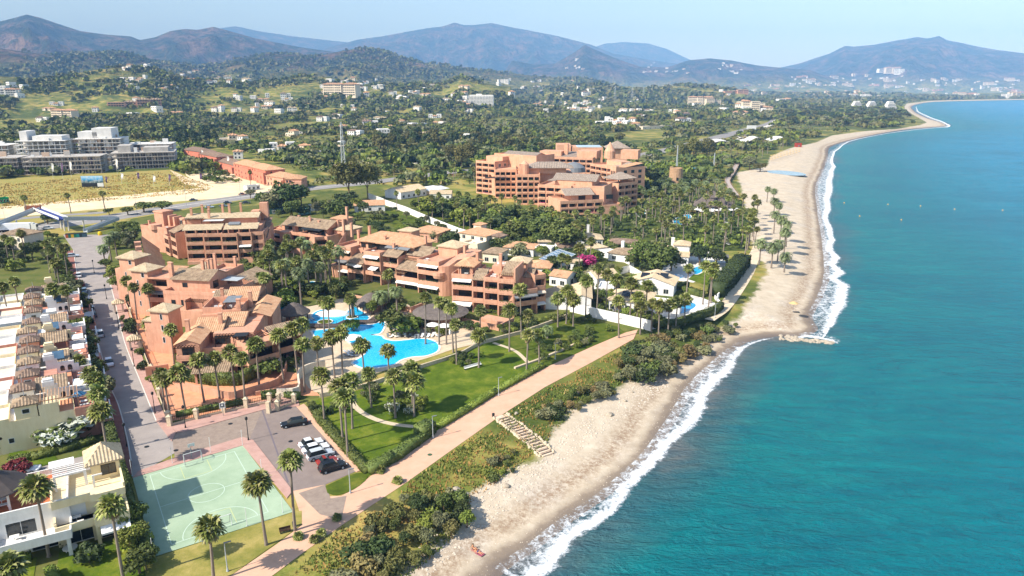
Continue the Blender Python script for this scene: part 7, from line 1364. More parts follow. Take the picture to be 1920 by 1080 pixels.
# ------------------------------------------------------------ vehicles
CARP = {}
def paint(c):
    if c not in CARP: CARP[c] = plain('car_paint_' + str(len(CARP)), c, rough=.25, spec=.6)
    return CARP[c]
TYRE = plain('tyre_rubber', '17181a', rough=.85); LAMPW = plain('headlight_glass', 'd8dcdf', rough=.15, spec=.6); LAMPR = plain('tail_light', '8c1414', rough=.2, spec=.6)
def car(px, py, ang, colr, label, suv=0, L=4.4, z=GZ + .06, pos=None, group=None):
    p = pos or at(px, py); o = empty('parked_car' if z < 4 else 'car', (p[0], p[1], z), ang, label, 'car', group); o.scale = (1.1,) * 3; W = .9; H = .78 + .12 * suv; T = 1.42 + .26 * suv; h = L / 2
    prof = [(-h, .32), (-h, .62), (-h + .12, H), (-h + .5, H + .03), (h - 1.15, H), (h - .2, H - .14), (h, .6), (h, .32)]
    m = MB(); vs = []
    for s, inset in ((-1, .0), (1, .0)): vs += [(x, s * (W - (.10 if z_ > H - .05 else 0) - (.10 if abs(x) > h - .05 else 0)), z_) for x, z_ in prof]
    n = len(prof); m.add(vs, [tuple(range(n)), tuple(range(2 * n - 1, n - 1, -1))] + [(i, n + i, n + (i + 1) % n, (i + 1) % n) for i in range(n)]); m.smooth = False
    r0 = -h + (.15 if suv else .55); m.add([(r0 + .45, s * .62, T) for s in (-1, 1)] + [(h - 1.95, s * .62, T) for s in (-1, 1)] + [(r0 + .45, s * .62, T - .06) for s in (-1, 1)] + [(h - 1.95, s * .62, T - .06) for s in (-1, 1)], [(0, 2, 3, 1), (4, 5, 7, 6), (0, 4, 6, 2), (1, 3, 7, 5), (0, 1, 5, 4), (2, 6, 7, 3)]); m.build('body', paint(colr), o)
    m = MB(); m.add([(r0, -.8, H), (r0, .8, H), (h - 1.2, -.8, H), (h - 1.2, .8, H), (r0 + .42, -.64, T - .03), (r0 + .42, .64, T - .03), (h - 1.92, -.64, T - .03), (h - 1.92, .64, T - .03)], [(0, 1, 5, 4), (3, 2, 6, 7), (2, 0, 4, 6), (1, 3, 7, 5), (4, 5, 7, 6)]); m.build('windows', GLASS, o)
    for x in (-h + .8, h - .85):
        for s in (-1, 1): m = MB(); m.M = Matrix.Translation((x, s * (W - .08), .32)) @ Matrix.Rotation(math.pi / 2, 4, 'X'); m.lathe([(.32, -.11), (.32, .11)], n=12); wh = m.build('wheel', TYRE, o); m = MB(); m.M = Matrix.Translation((x, s * (W - .08), .32)) @ Matrix.Rotation(math.pi / 2, 4, 'X'); m.lathe([(.19, -.12), (.19, .12)], n=8); m.build('rim', STEEL, wh)
    for s in (-1, 1): m = MB(); m.box(h - .16, h - .02, s * .62 - .16, s * .62 + .16, .56, .7); m.build('headlight', LAMPW, o); m = MB(); m.box(-h - .02, -h + .1, s * .66 - .12, s * .66 + .12, .6, .78); m.build('tail_light', LAMPR, o)
    return o
PA = R(33)
car(552, 798, R(22) + math.pi, '15191c', 'black saloon alone in the far row of the parking lot', L=4.8); car(583, 836, PA, 'd9dcdd', 'white hatchback, farthest of the three white parked cars', L=4.1); car(592, 846, PA, 'dfe2e3', 'white estate, middle one of the three white parked cars', L=4.5); car(601, 858, PA, 'b9bec1', 'silver white off-roader, nearest of the three pale parked cars', 1, L=4.5); car(614, 870, PA, '8a2a1c', 'small red car half hidden beside the black van', L=3.4); car(624, 881, PA, '14171a', 'black people carrier at the near end of the parked row', 1, L=4.5)
SA = R(122)
car(136, 482, R(15), 'b4bcc2', 'silver estate turning at the head of the street'); car(148, 519, SA, 'dadcdd', 'white car parked behind the red one'); car(153, 535, SA, 'a31420', 'red car parked on the street'); car(158, 548, SA, '9db3c0', 'pale blue car parked in front of the red one'); car(172, 583, SA, 'c2cdd6', 'silver blue car nose to tail with the dark one'); car(175, 594, SA, '1c2630', 'dark blue car parked level with the first street lamp'); car(188, 630, SA, 'c9cdd0', 'white off-roader parked halfway down the street', 1); car(205, 684, SA - math.pi, 'e2e4e6', 'white convertible like car nearest on the street'); car(10, 570, R(120), 'e0e1e2', 'white car parked behind the town houses at the left edge'); car(47, 886, R(12), 'd4d8da', 'white car on the driveway behind the canopy villa')
for i, (a, c, colr, l) in enumerate(((363, 377, '1d2530', 'dark blue car on the dirt lay-by of the highway'), (427, 382, '20262c', 'dark car on the highway right of the corner block chimneys'), (393, 390, 'b8c8d4', 'pale car on the near highway lane'), (419, 388, '5a6872', 'grey blue car on the near highway lane'), (462, 382, '2b3238', 'dark car farthest right on the highway'), (90, 430, 'cdd3d6', 'white van like car behind the truck by the footbridge'), (455, 366, '7a2f20', 'small red brown digger car on the lay-by'), (1240, 286, 'd0d4d6', 'white car on the highway behind the hotel'), (870, 322, '30353a', 'dark car on the highway left of the hotel'), (845, 329, 'a02028', 'red car on the highway verge'))): car(a, c, R(14), colr, l, z=GZ + .12)
def truck():
    p = at(38, 434); o = empty('truck', (p.x, p.y, GZ + .1), R(12), 'long white articulated truck passing under the footbridge', 'truck'); m = MB(); m.box(-9, 5, -1.3, 1.3, 1.1, 4.0); m.build('trailer', plain('truck_white', 'd9dadd', 'e6e6e8', .5), o); m = MB(); m.box(5.4, 7.6, -1.2, 1.2, .6, 3.4); m.box(5.4, 6.4, -1.1, 1.1, 3.4, 3.9); m.build('cab', METW, o); m = MB(); m.box(7.61, 7.66, -1.05, 1.05, 1.9, 3.0); m.build('windscreen', GLASS, o)
    for x in (-8, -6.8, -5.6, 4.2, 6.6):
        for s in (-1, 1): m = MB(); m.M = Matrix.Translation((x, s * 1.05, .5)) @ Matrix.Rotation(math.pi / 2, 4, 'X'); m.lathe([(.5, -.15), (.5, .15)], n=12); m.build('wheel', TYRE, o)
truck()
# ------------------------------------------------------------ street furniture
def lamp(px, py, h, label, mat, kind='post'):
    p = at(px, py); o = empty('street_lamp', (p.x, p.y, GZ + .1), R(30), label, 'street lamp'); m = MB(); m.tube([(0, 0, 0), (0, 0, h)], .09, .06, 6); m.build('pole', mat, o); m = MB(); m.lathe([(.2, 0), (.14, .3), (.09, .6)], n=8); m.build('base', mat, o); m = MB()
    if kind == 'post': m.lathe([(.1, h), (.24, h + .15), (.28, h + .55), (.1, h + .75)], n=8); m.build('lantern', METD, o)
    else: m.box(-.1, .9, -.12, .12, h - .05, h + .05); m.build('lamp_head', METG, o)
for i, (a, c, l) in enumerate(((177, 512, 'black street lamp at the street bend by the date palms'), (200, 561, 'second black street lamp down the right pavement'), (223, 616, 'third black street lamp down the right pavement, before the tiled gate'), (252, 688, 'black street lamp beside the white convertible'), (291, 776, 'black street lamp at the forecourt corner palms'), (163, 592, 'black street lamp on the left pavement beside the dark car'), (181, 652, 'black street lamp on the left pavement below the off-roader'), (238, 838, 'black street lamp on the left pavement at the junction'), (348, 803, 'black lamp post at the road sign side of the service road'), (466, 826, 'black lamp post at the court corner of the parking lot'))): lamp(a, c, 4.2, l, METD)
for a, c, h, l in ((427, 1072, 4.6, 'slim grey promenade lamp nearest the bottom edge'), (657, 925, 4.4, 'slim grey lamp on the little verge lawn'), (812, 822, 4.6, 'slim white promenade lamp at the hedge block'), (935, 742, 4.2, 'slim promenade lamp halfway along the long hedge'), (1041, 674, 4.2, 'slim promenade lamp by the rubble edging'), (1160, 624, 4.0, 'slim promenade lamp at the end of the promenade'), (1340, 596, 4.2, 'slim lamp beside the square cut hedge'), (1372, 518, 4.2, 'slim lamp in front of the massive dark hedge')): lamp(a, c, h, l, STEEL, 'arm')
for a, c, h, l in ((257, 400, 12, 'tall highway lamp mast above the corner block'), (350, 388, 12, 'tall highway lamp mast before the dirt lay-by'), (12, 428, 12, 'tall highway lamp mast at the left edge'), (452, 378, 12, 'tall highway lamp mast above the chimneys'), (520, 395, 12, 'tall pale lamp mast at the dark spreading tree')): lamp(a, c, h, l, STEEL, 'arm')
def fence(P, h, label, pil=True, seg=None):
    """iron fence between stone pillars"""
    L = [Vector((*xy(*q), 0)) for q in P]; o = empty('iron_fence', (L[0].x, L[0].y, GZ + .1), 0, label, 'fence'); L = [q - L[0] for q in L]
    for q in L:
        if pil: m = MB(); m.box(q.x - .4, q.x + .4, q.y - .4, q.y + .4, 0, h + .3); m.add([(q.x - .55, q.y - .55, h + .3), (q.x + .55, q.y - .55, h + .3), (q.x + .55, q.y + .55, h + .3), (q.x - .55, q.y + .55, h + .3), (q.x, q.y, h + .75)], [(0, 1, 4), (1, 2, 4), (2, 3, 4), (3, 0, 4), (3, 2, 1, 0)]); m.build('stone_pillar', STONE, o)
    m = MB(); m2 = MB()
    for a, c in zip(L[:-1], L[1:]):
        d = c - a; n = int(d.length / .35); u = d.normalized()
        for zz in (.5, h - .1): m.tube([tuple(a + Vector((0, 0, zz))), tuple(c + Vector((0, 0, zz)))], .035, n=4)
        for i in range(1, n): q = a + u * i * .35; m.box(q.x - .025, q.x + .025, q.y - .025, q.y + .025, .3, h)
        nn = Vector((-u.y, u.x, 0)) * .2; m2.prism([tuple((a + nn)[:2]), tuple((a - nn)[:2]), tuple((c - nn)[:2]), tuple((c + nn)[:2])], 0, .45)
    m.build('railing', METD, o); m2.build('plinth', STONE, o)
fence([(319, 799), (369, 786), (420, 774), (462, 765), (506, 756)], 1.8, 'iron fence with stone pillars between the forecourt and the service road'); fence([(521, 770), (552, 757)], 1.8, 'short iron fence right of the complex gate'); fence([(316, 790), (300, 745), (285, 700), (268, 655), (256, 622), (246, 590), (232, 560), (220, 530)], 1.7, 'pillared iron fence along the right street pavement')
m = MB(); m.tube([(0, 0, 0), (0, 0, 2.2)], .06, n=6); p = at(419, 781)
o = empty('road_sign', p, R(15), 'white square road sign on a post in front of the iron fence', 'road sign'); m.build('post', METG, o); m = MB(); m.box(-.55, .55, -.05, 0, 1.9, 3.1); m.build('sign_panel', METW, o); m = MB(); m.box(-.42, .42, -.07, -.052, 2.1, 3.0); q = m.build('sign_field', plain('sign_grey', '4a5258'), o); m = MB(); m.lathe([(.2, 0), (.2, .01)], 0, 0, 10); m.M = None; s = m.build('sign_symbol', METW, o); s.location = (0, -.09, 2.6); s.rotation_euler = (math.pi / 2, 0, 0)
p = at(212, 806); o = empty('road_sign', p, R(20), 'small square sign on the hedge side of the left pavement', 'road sign'); m = MB(); m.tube([(0, 0, 0), (0, 0, 2.2)], .05, n=6); m.build('post', METG, o); m = MB(); m.box(-.4, .4, -.05, 0, 2.0, 2.8); m.build('sign_panel', METW, o)
for (a, c), l in (((224, 585), 'small tiled gate house on the street fence, farther one'), ((254, 655), 'small tiled gate house on the street fence, nearer one')):
    b = Bld('gate_house', l, 'gate', xy(a, c), wall=CREAM); b.frame(xy(a, c), ang=R(30)); [b.w.box(x, x + .5, y, y + .5, 0, 2.8) for x in (-1.3, .8) for y in (-1.3, .8)]; b.w.box(-1.3, 1.3, -1.3, 1.3, 2.8, 3.05); b.roof('hip', -1.3, 1.3, -1.3, 1.3, 3.05, mat=T_STRAW, p=.7, o=.4); b.done()
# gate of the complex
p = at(514, 766); o = empty('gate', p, R(80), 'dark iron gate standing open between two stone pillars', 'gate')
for x in (-2.2, 2.2): m = MB(); m.box(x - .4, x + .4, -.4, .4, 0, 2.6); m.build('stone_pillar', STONE, o)
m = MB(); [m.box(-1.8 + i * .3, -1.74 + i * .3, -.03, .03, .2, 2.2) for i in range(13)]; m.box(-1.85, 1.85, -.04, .04, 2.2, 2.3); m.build('gate_leaf', METD, o)
# court furniture
def goal(u0, v0, s, label):
    c = CA + CU * (u0 * CLU) + CV * (v0 * CLV); o = empty('goal', (c.x, c.y, 3.08), math.atan2(CU.y, CU.x), label, 'goal'); m = MB()
    for x in (-1.5, 1.5): m.tube([(x, 0, 0), (x, 0, 2)], .06, n=6)
    m.tube([(-1.5, 0, 2), (1.5, 0, 2)], .06, n=6); m.build('goal_frame', METW, o); m = MB()
    for x in (-1.5, 1.5): m.tube([(x, 0, 2), (x, s * .8, 1.6), (x, s * 1.1, 0)], .03, n=4)
    m.tube([(-1.5, s * 1.1, .03), (1.5, s * 1.1, .03)], .03, n=4); m.build('rear_frame', METG, o)
goal(.52, .05, -1, 'small football goal at the parking side of the green court'); goal(.52, .95, 1, 'small football goal at the turf side of the green court')
for i, (u0, v0) in enumerate(((0, 0), (.35, -.02), (.7, -.02), (1, 0), (1.01, .5), (1, 1), (.7, 1.01), (.35, 1.01), (0, 1))):
    c = CA + CU * (u0 * CLU) + CV * (v0 * CLV); o = empty('fence_post', (c.x, c.y, 3.05), 0, 'thin white fence post on the rim of the green court', 'post', 'posts round the green court'); m = MB(); m.tube([(0, 0, 0), (0, 0, 3.2)], .05, n=6); m.build('shaft', METW, o); m = MB(); m.lathe([(.12, 0), (.12, .1)], n=6); m.build('foot', STEEL, o)
def hoop(u0, v0, a, label):
    c = CA + CU * (u0 * CLU) + CV * (v0 * CLV); o = empty('basketball_hoop', (c.x, c.y, 3.08), a, label, 'basketball hoop'); m = MB(); m.tube([(0, 0, 0), (0, 0, 3.0), (0, .9, 3.3)], .08, n=6); m.build('pole', METG, o); m = MB(); m.box(-.6, .6, .9, .95, 2.9, 3.6); m.build('backboard', METW, o); m = MB(); m.tube([(.22 * math.cos(t), 1.2 + .22 * math.sin(t), 3.05) for t in [i * .6 for i in range(11)]], .02, n=4); m.build('ring', plain('hoop_orange', 'c8501e'), o)
hoop(.52, .0, math.atan2(CU.y, CU.x) + math.pi, 'basketball hoop behind the goal near the parking lot'); 
# benches, bins, small things
def bench(px, py, a, label, L=1.8, mat=None):
    p = at(px, py); o = empty('bench', (p.x, p.y, GZ + .06), a, label, 'bench'); m = MB(); m.box(-L / 2, L / 2, -.25, .25, .4, .47); m.build('seat', mat or WOODD, o); m = MB(); m.box(-L / 2, L / 2, .22, .28, .5, .9); m.build('backrest', mat or WOODD, o)
    for x in (-L / 2 + .15, L / 2 - .15): m = MB(); m.box(x - .05, x + .05, -.22, .25, 0, .4); m.build('leg', METD, o)
bench(535, 999, R(25), 'dark bench on the dry turf beside the promenade', 1.7); bench(887, 690, R(38), 'long white stone bench on the main lawn', 5.0, WHITE)
for a, c, l in ((552, 988, 'dark litter bin at the foot of the tall court palm'), (925, 783, 'litter bin at the top of the beach steps')): p = at(a, c); m = MB(); m.lathe([(.25, 0), (.3, .9), (.32, .92), (.2, 1.0)], n=10); o = m.build('litter_bin', METD); o.location = p; tag(o, l, 'bin')
for i, (a, c) in enumerate(((545, 828), (806, 853), (275, 838), (330, 845), (432, 795), (165, 640))): p = at(a, c); m = MB(); m.lathe([(.45, 0), (.45, .02)], n=12); o = m.build('manhole_cover', METD if i != 1 else plain('green_iron', '3c5a40')); o.location = (p.x, p.y, 3.066); tag(o, ['iron cover in the parking lot', 'green ringed iron cover in the promenade', 'iron cover left in the junction asphalt', 'iron cover right in the junction asphalt', 'iron cover in the cobbled service road', 'iron cover in the street beside the parked white off-roader'][i], 'manhole cover')
# bins at the head of the street
for i in range(7):
    p = at(128 + i * 5.2, 446 - i * .3); o = empty('waste_container', p, R(20), ['orange panelled kiosk end of the container row', 'green waste container next to the orange kiosk end', 'yellow fronted waste container in the row', 'second green waste container in the row', 'teal waste container in the row', 'dark waste container near the right end', 'grey blue waste container at the right end of the row'][i], 'waste container'); m = MB(); m.box(-.9, .9, -.6, .6, .1, 1.7); m.build('bin_body', plain('bin_%d' % i, ['b35a2a', '1f6b4c', 'c9a02a', '1f6b4c', '2a7d76', '26363a', '3d5560'][i]), o); m = MB(); m.add([(-.95, -.65, 1.7), (.95, -.65, 1.7), (.95, .65, 1.7), (-.95, .65, 1.7), (-.95, .2, 2.1), (.95, .2, 2.1)], [(0, 1, 5, 4), (4, 5, 2, 3), (0, 4, 3), (1, 2, 5), (3, 2, 1, 0)]); m.build('lid', METD, o)
p = at(188, 441); m = MB(); m.lathe([(.8, 0), (.95, 1.0), (.6, 1.7), (.1, 1.8)], n=12); o = m.build('bottle_bank', plain('yellow_plastic', 'd8b41e')); o.location = p; tag(o, 'round yellow recycling container at the head of the street', 'recycling bin')
# footbridge over the highway
def footbridge():
    A = at(70, 392, 9.2); B = at(119, 411, 9.2); o = empty('footbridge', (A.x, A.y, GZ), 0, 'blue decked pedestrian bridge over the highway with long grey ramps', 'bridge'); W0 = Vector((A.x, A.y, GZ)); blue = plain('bridge_blue', '22306e', '2c3c80')
    def deck(P0, P1, w_, mat, nm, par=1.1):
        d = (P1 - P0); n = Vector((-d.y, d.x, 0)).normalized() * w_; m = MB(); q = [P0 - n, P1 - n, P1 + n, P0 + n]; q = [k - W0 for k in q]; m.add([tuple(k) for k in q] + [tuple(k - Vector((0, 0, .5))) for k in q], [(0, 1, 2, 3), (7, 6, 5, 4), (0, 4, 5, 1), (1, 5, 6, 2), (2, 6, 7, 3), (3, 7, 4, 0)]); m.build(nm, mat, o)
        for s in (-1, 1):
            m = MB(); a = P0 + n * s - W0; c = P1 + n * s - W0; t = n.normalized() * .08; m.add([tuple(a - t), tuple(c - t), tuple(c + t), tuple(a + t)] + [tuple(k + Vector((0, 0, par))) for k in (a - t, c - t, c + t, a + t)], [(0, 1, 5, 4), (1, 2, 6, 5), (2, 3, 7, 6), (3, 0, 4, 7), (4, 5, 6, 7)]); m.build('parapet', METW if nm == 'deck' else STEEL, o)
    deck(A, B, 1.9, blue, 'deck'); deck(at(-10, 424, 6.5), A, 1.3, STEEL, 'ramp'); C1 = at(222, 410, 6.5); deck(B, C1, 1.3, STEEL, 'ramp'); deck(C1 + Vector((0, -1, 0)), at(160, 434, 3.6), 1.3, STEEL, 'ramp'); m = MB()
    for (a, c, hh) in ((75, 392, 8.7), (81, 396, 8.7), (112, 408, 8.7), (118, 411, 8.7), (126, 411, 8.6), (30, 412, 7.5), (155, 411, 8), (190, 411, 7.2)): q = at(a, c, hh) - W0; m = MB(); m.tube([(q.x, q.y, 0), (q.x, q.y, hh - GZ)], .35, n=8); m.build('pier', CONC, o)
footbridge()
# hoarding, flags, cabins
p = at(175, 353); o = empty('billboard', p, R(8), 'large hoarding with a blue sea picture standing in the dry field', 'billboard')
m = MB(); m.box(-7, 7, 0, .3, 1.0, 8.5); m.build('panel', METD, o); m = MB(); m.box(-6.9, 6.9, -.04, -.01, 3.6, 8.4)
t = NT('hoarding_picture'); tc = t.n('SeparateXYZ'); t.l(t.n('TexCoord').outputs['Generated'], tc.inputs[0]); t.base(t.mix(t.mapr(t.noise(t.n('TexCoord').outputs['Object'], .5, 4), .45, .6, 0, .35), t.ramp(tc.outputs[2], [(.0, '4a5a50'), (.25, '2d5f78'), (.5, '3f93c4'), (1, 'a5cfe6')]), 'e5e0d8')).rough(.5); m.build('picture', t.m, o); m = MB(); m.box(3, 6.9, -.05, -.015, 1.1, 3.5); m.build('white_field', METW, o)
for x in (-6, 0, 6): m = MB(); m.tube([(x, .4, -.2), (x, .4, 1.4)], .15, n=5); m.build('leg', STEEL, o)
FL = [(100, 335, 1), (118, 335, 0), (134, 332, 1), (172, 324, 0), (220, 326, 1), (200, 352, 0), (229, 345, 1), (259, 344, 0), (289, 350, 1), (318, 348, 0), (376, 345, 0), (380, 306, 1), (392, 308, 1), (404, 312, 1), (415, 315, 0), (428, 320, 1), (454, 330, 0), (476, 334, 1)]
PURP = plain('purple_cloth', '5a4560', '6b5570', 1); 
for i, (a, c, w_) in enumerate(FL):
    p = at(a, c); q = 12 if c < 340 else 8; o = empty('banner_flag', p, rng.uniform(-.3, .3), ('white' if w_ else 'purple') + ' vertical banner flag on a tall pole ' + ('lining the pale dirt road' if a > 370 else ('before the scaffolding' if c < 340 else 'in the dry field')), 'flag', 'banner flags round the building site'); m = MB(); m.tube([(0, 0, 0), (0, 0, q)], .09, .05, 5); m.build('pole', METW, o); m = MB(); n = 7
    vs = []; [vs.extend([(.08 + .12 * math.sin(k * 1.1), .08 * math.sin(k), q - .2 - k * q * .09), (1.5 + .15 * math.sin(k * .9), .35 * math.sin(k * 1.3), q - .3 - k * q * .09)]) for k in range(n)]; m.add(vs, [(2 * k, 2 * k + 1, 2 * k + 3, 2 * k + 2) for k in range(n - 1)]); m.build('banner', CLOTHW if w_ else PURP, o)
for i, (A, B, l, mt) in enumerate((((464, 358), (488, 355), 'white site cabin with three green shutters by the dirt road', METW), ((0, 382), (18, 380), 'small pink roofed cabin with a green base at the left edge', plain('green_sheet', '1f8f5a')))): villa(l, A, B, 4, 2.8, 'flat', wall=mt, wins=3, name='site_cabin')
p = at(63, 394); m = MB(); m.box(-4, 4, -1.2, 1.2, 0, 2.4); o = m.build('container', plain('rusty_steel', '6e4030', '85523e', .5)); o.location = p; o.rotation_euler[2] = R(12); tag(o, 'rusty steel container behind the footbridge', 'container')
# masts and pylons
def lattice(px, py, h, w0, label, cat='mast', arms=(), z=None, mat=None):
    p = land(px, py) if z is None else at(px, py); o = empty(cat if cat != 'mast' else 'lattice_mast', p, .3, label, cat); m = MB(); n = int(h / (w0 * .9)); r = h / 300 + .08
    for s in ((-1, -1), (1, -1), (1, 1), (-1, 1)): m.tube([(s[0] * w0 / 2, s[1] * w0 / 2, 0), (s[0] * w0 * .12, s[1] * w0 * .12, h)], r, n=4)
    for i in range(n):
        a = i / n; c = (i + 1) / n; wa = w0 / 2 * (1 - .76 * a); wc = w0 / 2 * (1 - .76 * c); cs = ((-1, -1), (1, -1), (1, 1), (-1, 1))
        for k in range(4): s, t_ = cs[k], cs[(k + 1) % 4]; m.tube([(s[0] * wa, s[1] * wa, a * h), (t_[0] * wc, t_[1] * wc, c * h)], r * .6, n=3); m.tube([(s[0] * wc, s[1] * wc, c * h), (t_[0] * wc, t_[1] * wc, c * h)], r * .6, n=3)
    m.build('lattice_frame', mat or STEEL, o)
    for (q, L) in arms: m = MB(); m.tube([(-L, 0, h * q), (0, 0, h * q + .8), (L, 0, h * q)], r, n=4); m.build('cross_arm', mat or STEEL, o)
    return o
o = lattice(645, 325, 40, 3.4, 'tall white lattice telecom mast rising from the eucalyptus trees'); 
for zz in (36, 31, 27): m = MB(); [m.box(1.0 * math.cos(a) - .25, 1.0 * math.cos(a) + .25, 1.0 * math.sin(a) - .25, 1.0 * math.sin(a) + .25, zz, zz + 2.2) for a in (0, 2.1, 4.2)]; m.build('antenna', METW, o)
for a, c, h, l in ((1153, 186, 52, 'electricity pylon on the low ridge, leftmost of three'), (1185, 186, 50, 'electricity pylon on the low ridge, middle of three'), (1206, 187, 52, 'electricity pylon on the low ridge, rightmost of three'), (675, 182, 44, 'electricity pylon left of the white slab hotel'), (372, 134, 40, 'pylon on the ridge above the brown hill')): lattice(a, c, h, 8, l, 'pylon', ((.95, 5), (.8, 7), (.65, 6)))
# stone watch tower
b = Bld('watch_tower', 'round ruined stone watch tower among the palms right of the hotel', 'tower', xy(1266, 352), wall=plain('old_stone', '9b7b5a', 'b8977a', .8, .95, .1, .8, 4)); b.frame(xy(1266, 352), ang=0); b.w.lathe([(5.4, 0), (4.8, 5), (4.4, 13.5), (4.1, 13.6), (3.9, 12.4)], n=18); b.part('doorway', METD, lambda m: m.box(-.6, .6, -4.95, -4.6, 5.5, 7.5)); b.w.box(-4.2, -2.4, -1, 1, 13, 14.4); b.done()
for (a, c, h, l) in ((1268, 325, 22, 'pale ringed light mast behind the watch tower'), (1338, 318, 14, 'pale slim mast in the reeds')): lattice(a, c, h, 1.2, l, 'mast')
# boardwalk
def boardwalk():
    P = smooth([(1380, 372), (1366, 352), (1364, 342), (1374, 326), (1384, 308)], 4); o = empty('boardwalk', at(1366, 352), 0, 'raised timber boardwalk bending through the reeds towards the beach club', 'boardwalk'); W0 = at(1366, 352); L = [Vector((*xy(*q), GZ + 2)) - W0 for q in P]
    m = MB(); vs = []
    for i, q in enumerate(L): d = (L[min(i + 1, len(L) - 1)] - L[max(i - 1, 0)]).normalized(); n = Vector((-d.y, d.x, 0)) * 1.8; vs += [tuple(q - n), tuple(q + n), tuple(q + n - Vector((0, 0, .4))), tuple(q - n - Vector((0, 0, .4)))]
    m.add(vs, [(i * 4 + a, i * 4 + (a + 1) % 4, i * 4 + 4 + (a + 1) % 4, i * 4 + 4 + a) for i in range(len(L) - 1) for a in range(4)]); m.build('deck', plain('grey_boards', 'a39488', 'b5a79c', 1), o)
    for s in (-1, 1):
        m = MB(); Q = []
        for i, q in enumerate(L): d = (L[min(i + 1, len(L) - 1)] - L[max(i - 1, 0)]).normalized(); n = Vector((-d.y, d.x, 0)) * 1.7 * s; Q.append(tuple(q + n + Vector((0, 0, 1.1)))); m.box(q.x + n.x - .12, q.x + n.x + .12, q.y + n.y - .12, q.y + n.y + .12, -.2, q.z + 1.1)
        m.tube(Q, .1, n=4); m.build('railing', WOODL, o)
boardwalk()
# beach club roofs and hotel park
def wave_roof(px, py, w_, d, label, ph):
    p = at(px, py); o = empty('beach_club_roof', p, R(10), label, 'roof pavilion'); m = MB(); nx, ny = 22, 8; vs = []
    for zo in (0, -.5):
        for i in range(nx + 1):
            for j in range(ny + 1): u = i / nx; v = j / ny; vs.append(((u - .5) * w_, (v - .5) * d, 6 + 1.8 * math.sin(u * 7 + ph) + 1.2 * math.sin(v * 2.6) - zo * -1 * 1 + .3))
    k = (nx + 1) * (ny + 1); f = [(i * (ny + 1) + j, (i + 1) * (ny + 1) + j, (i + 1) * (ny + 1) + j + 1, i * (ny + 1) + j + 1) for i in range(nx) for j in range(ny)]; m.smooth = True; m.add(vs, f + [tuple(k + q for q in g[::-1]) for g in f]); m.build('wavy_roof', CLOTHW, o)
    for i in range(4): m = MB(); x = (i / 3 - .5) * w_ * .8; m.tube([(x, -d * .3, 0), (x, -d * .3, 6)], .25, n=6); m.build('post', WOODD, o)
    m = MB(); m.box(-w_ * .35, w_ * .35, 0, d * .35, 0, 3.4); m.build('bar_wall', WOODL, o)
wave_roof(1364, 276, 44, 20, 'largest white wavy roof of the beach club, left one', 0); wave_roof(1398, 270, 24, 16, 'middle white wavy roof of the beach club', 1.5); wave_roof(1450, 270, 34, 18, 'right white wavy roof of the beach club nearest the sand', 3)
b = Bld('restaurant', 'large two tiered thatched restaurant roof in the hotel park', 'restaurant', xy(1326, 392), wall=WOODL); b.frame(xy(1304, 396), xy(1350, 398)); b.w.box(1, 17, 1, 14, 0, 3.2); b.roof('hip', -1, 19, -1, 16, 3.2, mat=THATCH, p=.7); b.roof('hip', 5.5, 12.5, 4, 11, 7.4, mat=THATCH, p=.8, o=.8); b.w.box(6, 12, 4.5, 10.5, 3.2, 7.4); b.done()
rs = random.Random(8)
for i in range(22): x = rs.uniform(1302, 1378); parasol(x, 398 + (x - 1302) * .02 + rs.uniform(-3, 6), 'white parasol on the terrace before the two tiered thatched restaurant', r=1.7, group='restaurant parasols')
for i in range(26):
    p = at(1362 + (i % 13) * .8 - 6, 402 + i * 2.3); sunbed(p.x, p.y, 1.2, 'white sun lounger in the long row behind the beach palms', 'sun loungers of the beach garden')
for i in range(30): parasol(1446 + (i % 10) * 5.8, 297 - (i % 10) * 1.7 + (i // 10) * 3.4, ('first', 'second', 'third', 'fourth', 'fifth', 'sixth', 'seventh', 'eighth', 'ninth', 'last')[i % 10] + ' straw parasol from the left in the ' + ('back', 'middle', 'front')[i // 10] + ' row before the beach club', plain('straw', 'b89a68', 'c9ad7c', 1), 1.6, 'straw beach parasols')
villa('rust red beach kiosk near the wavy roofs', (1493, 276), (1503, 276), 6, 4, 'flat', wall=plain('rust_red', '9b3a22'), wins=1, name='beach_kiosk')
m = MB(); m.box(-7, 7, 0, .5, 6, 13); p = at(1408, 252); o = empty('white_hoarding', p, 0, 'blank white hoarding beside the motorway above the beach club', 'billboard'); m.build('panel', METW, o); m = MB(); m.tube([(0, .3, 0), (0, .3, 6)], .4, n=6); m.build('leg', STEEL, o)
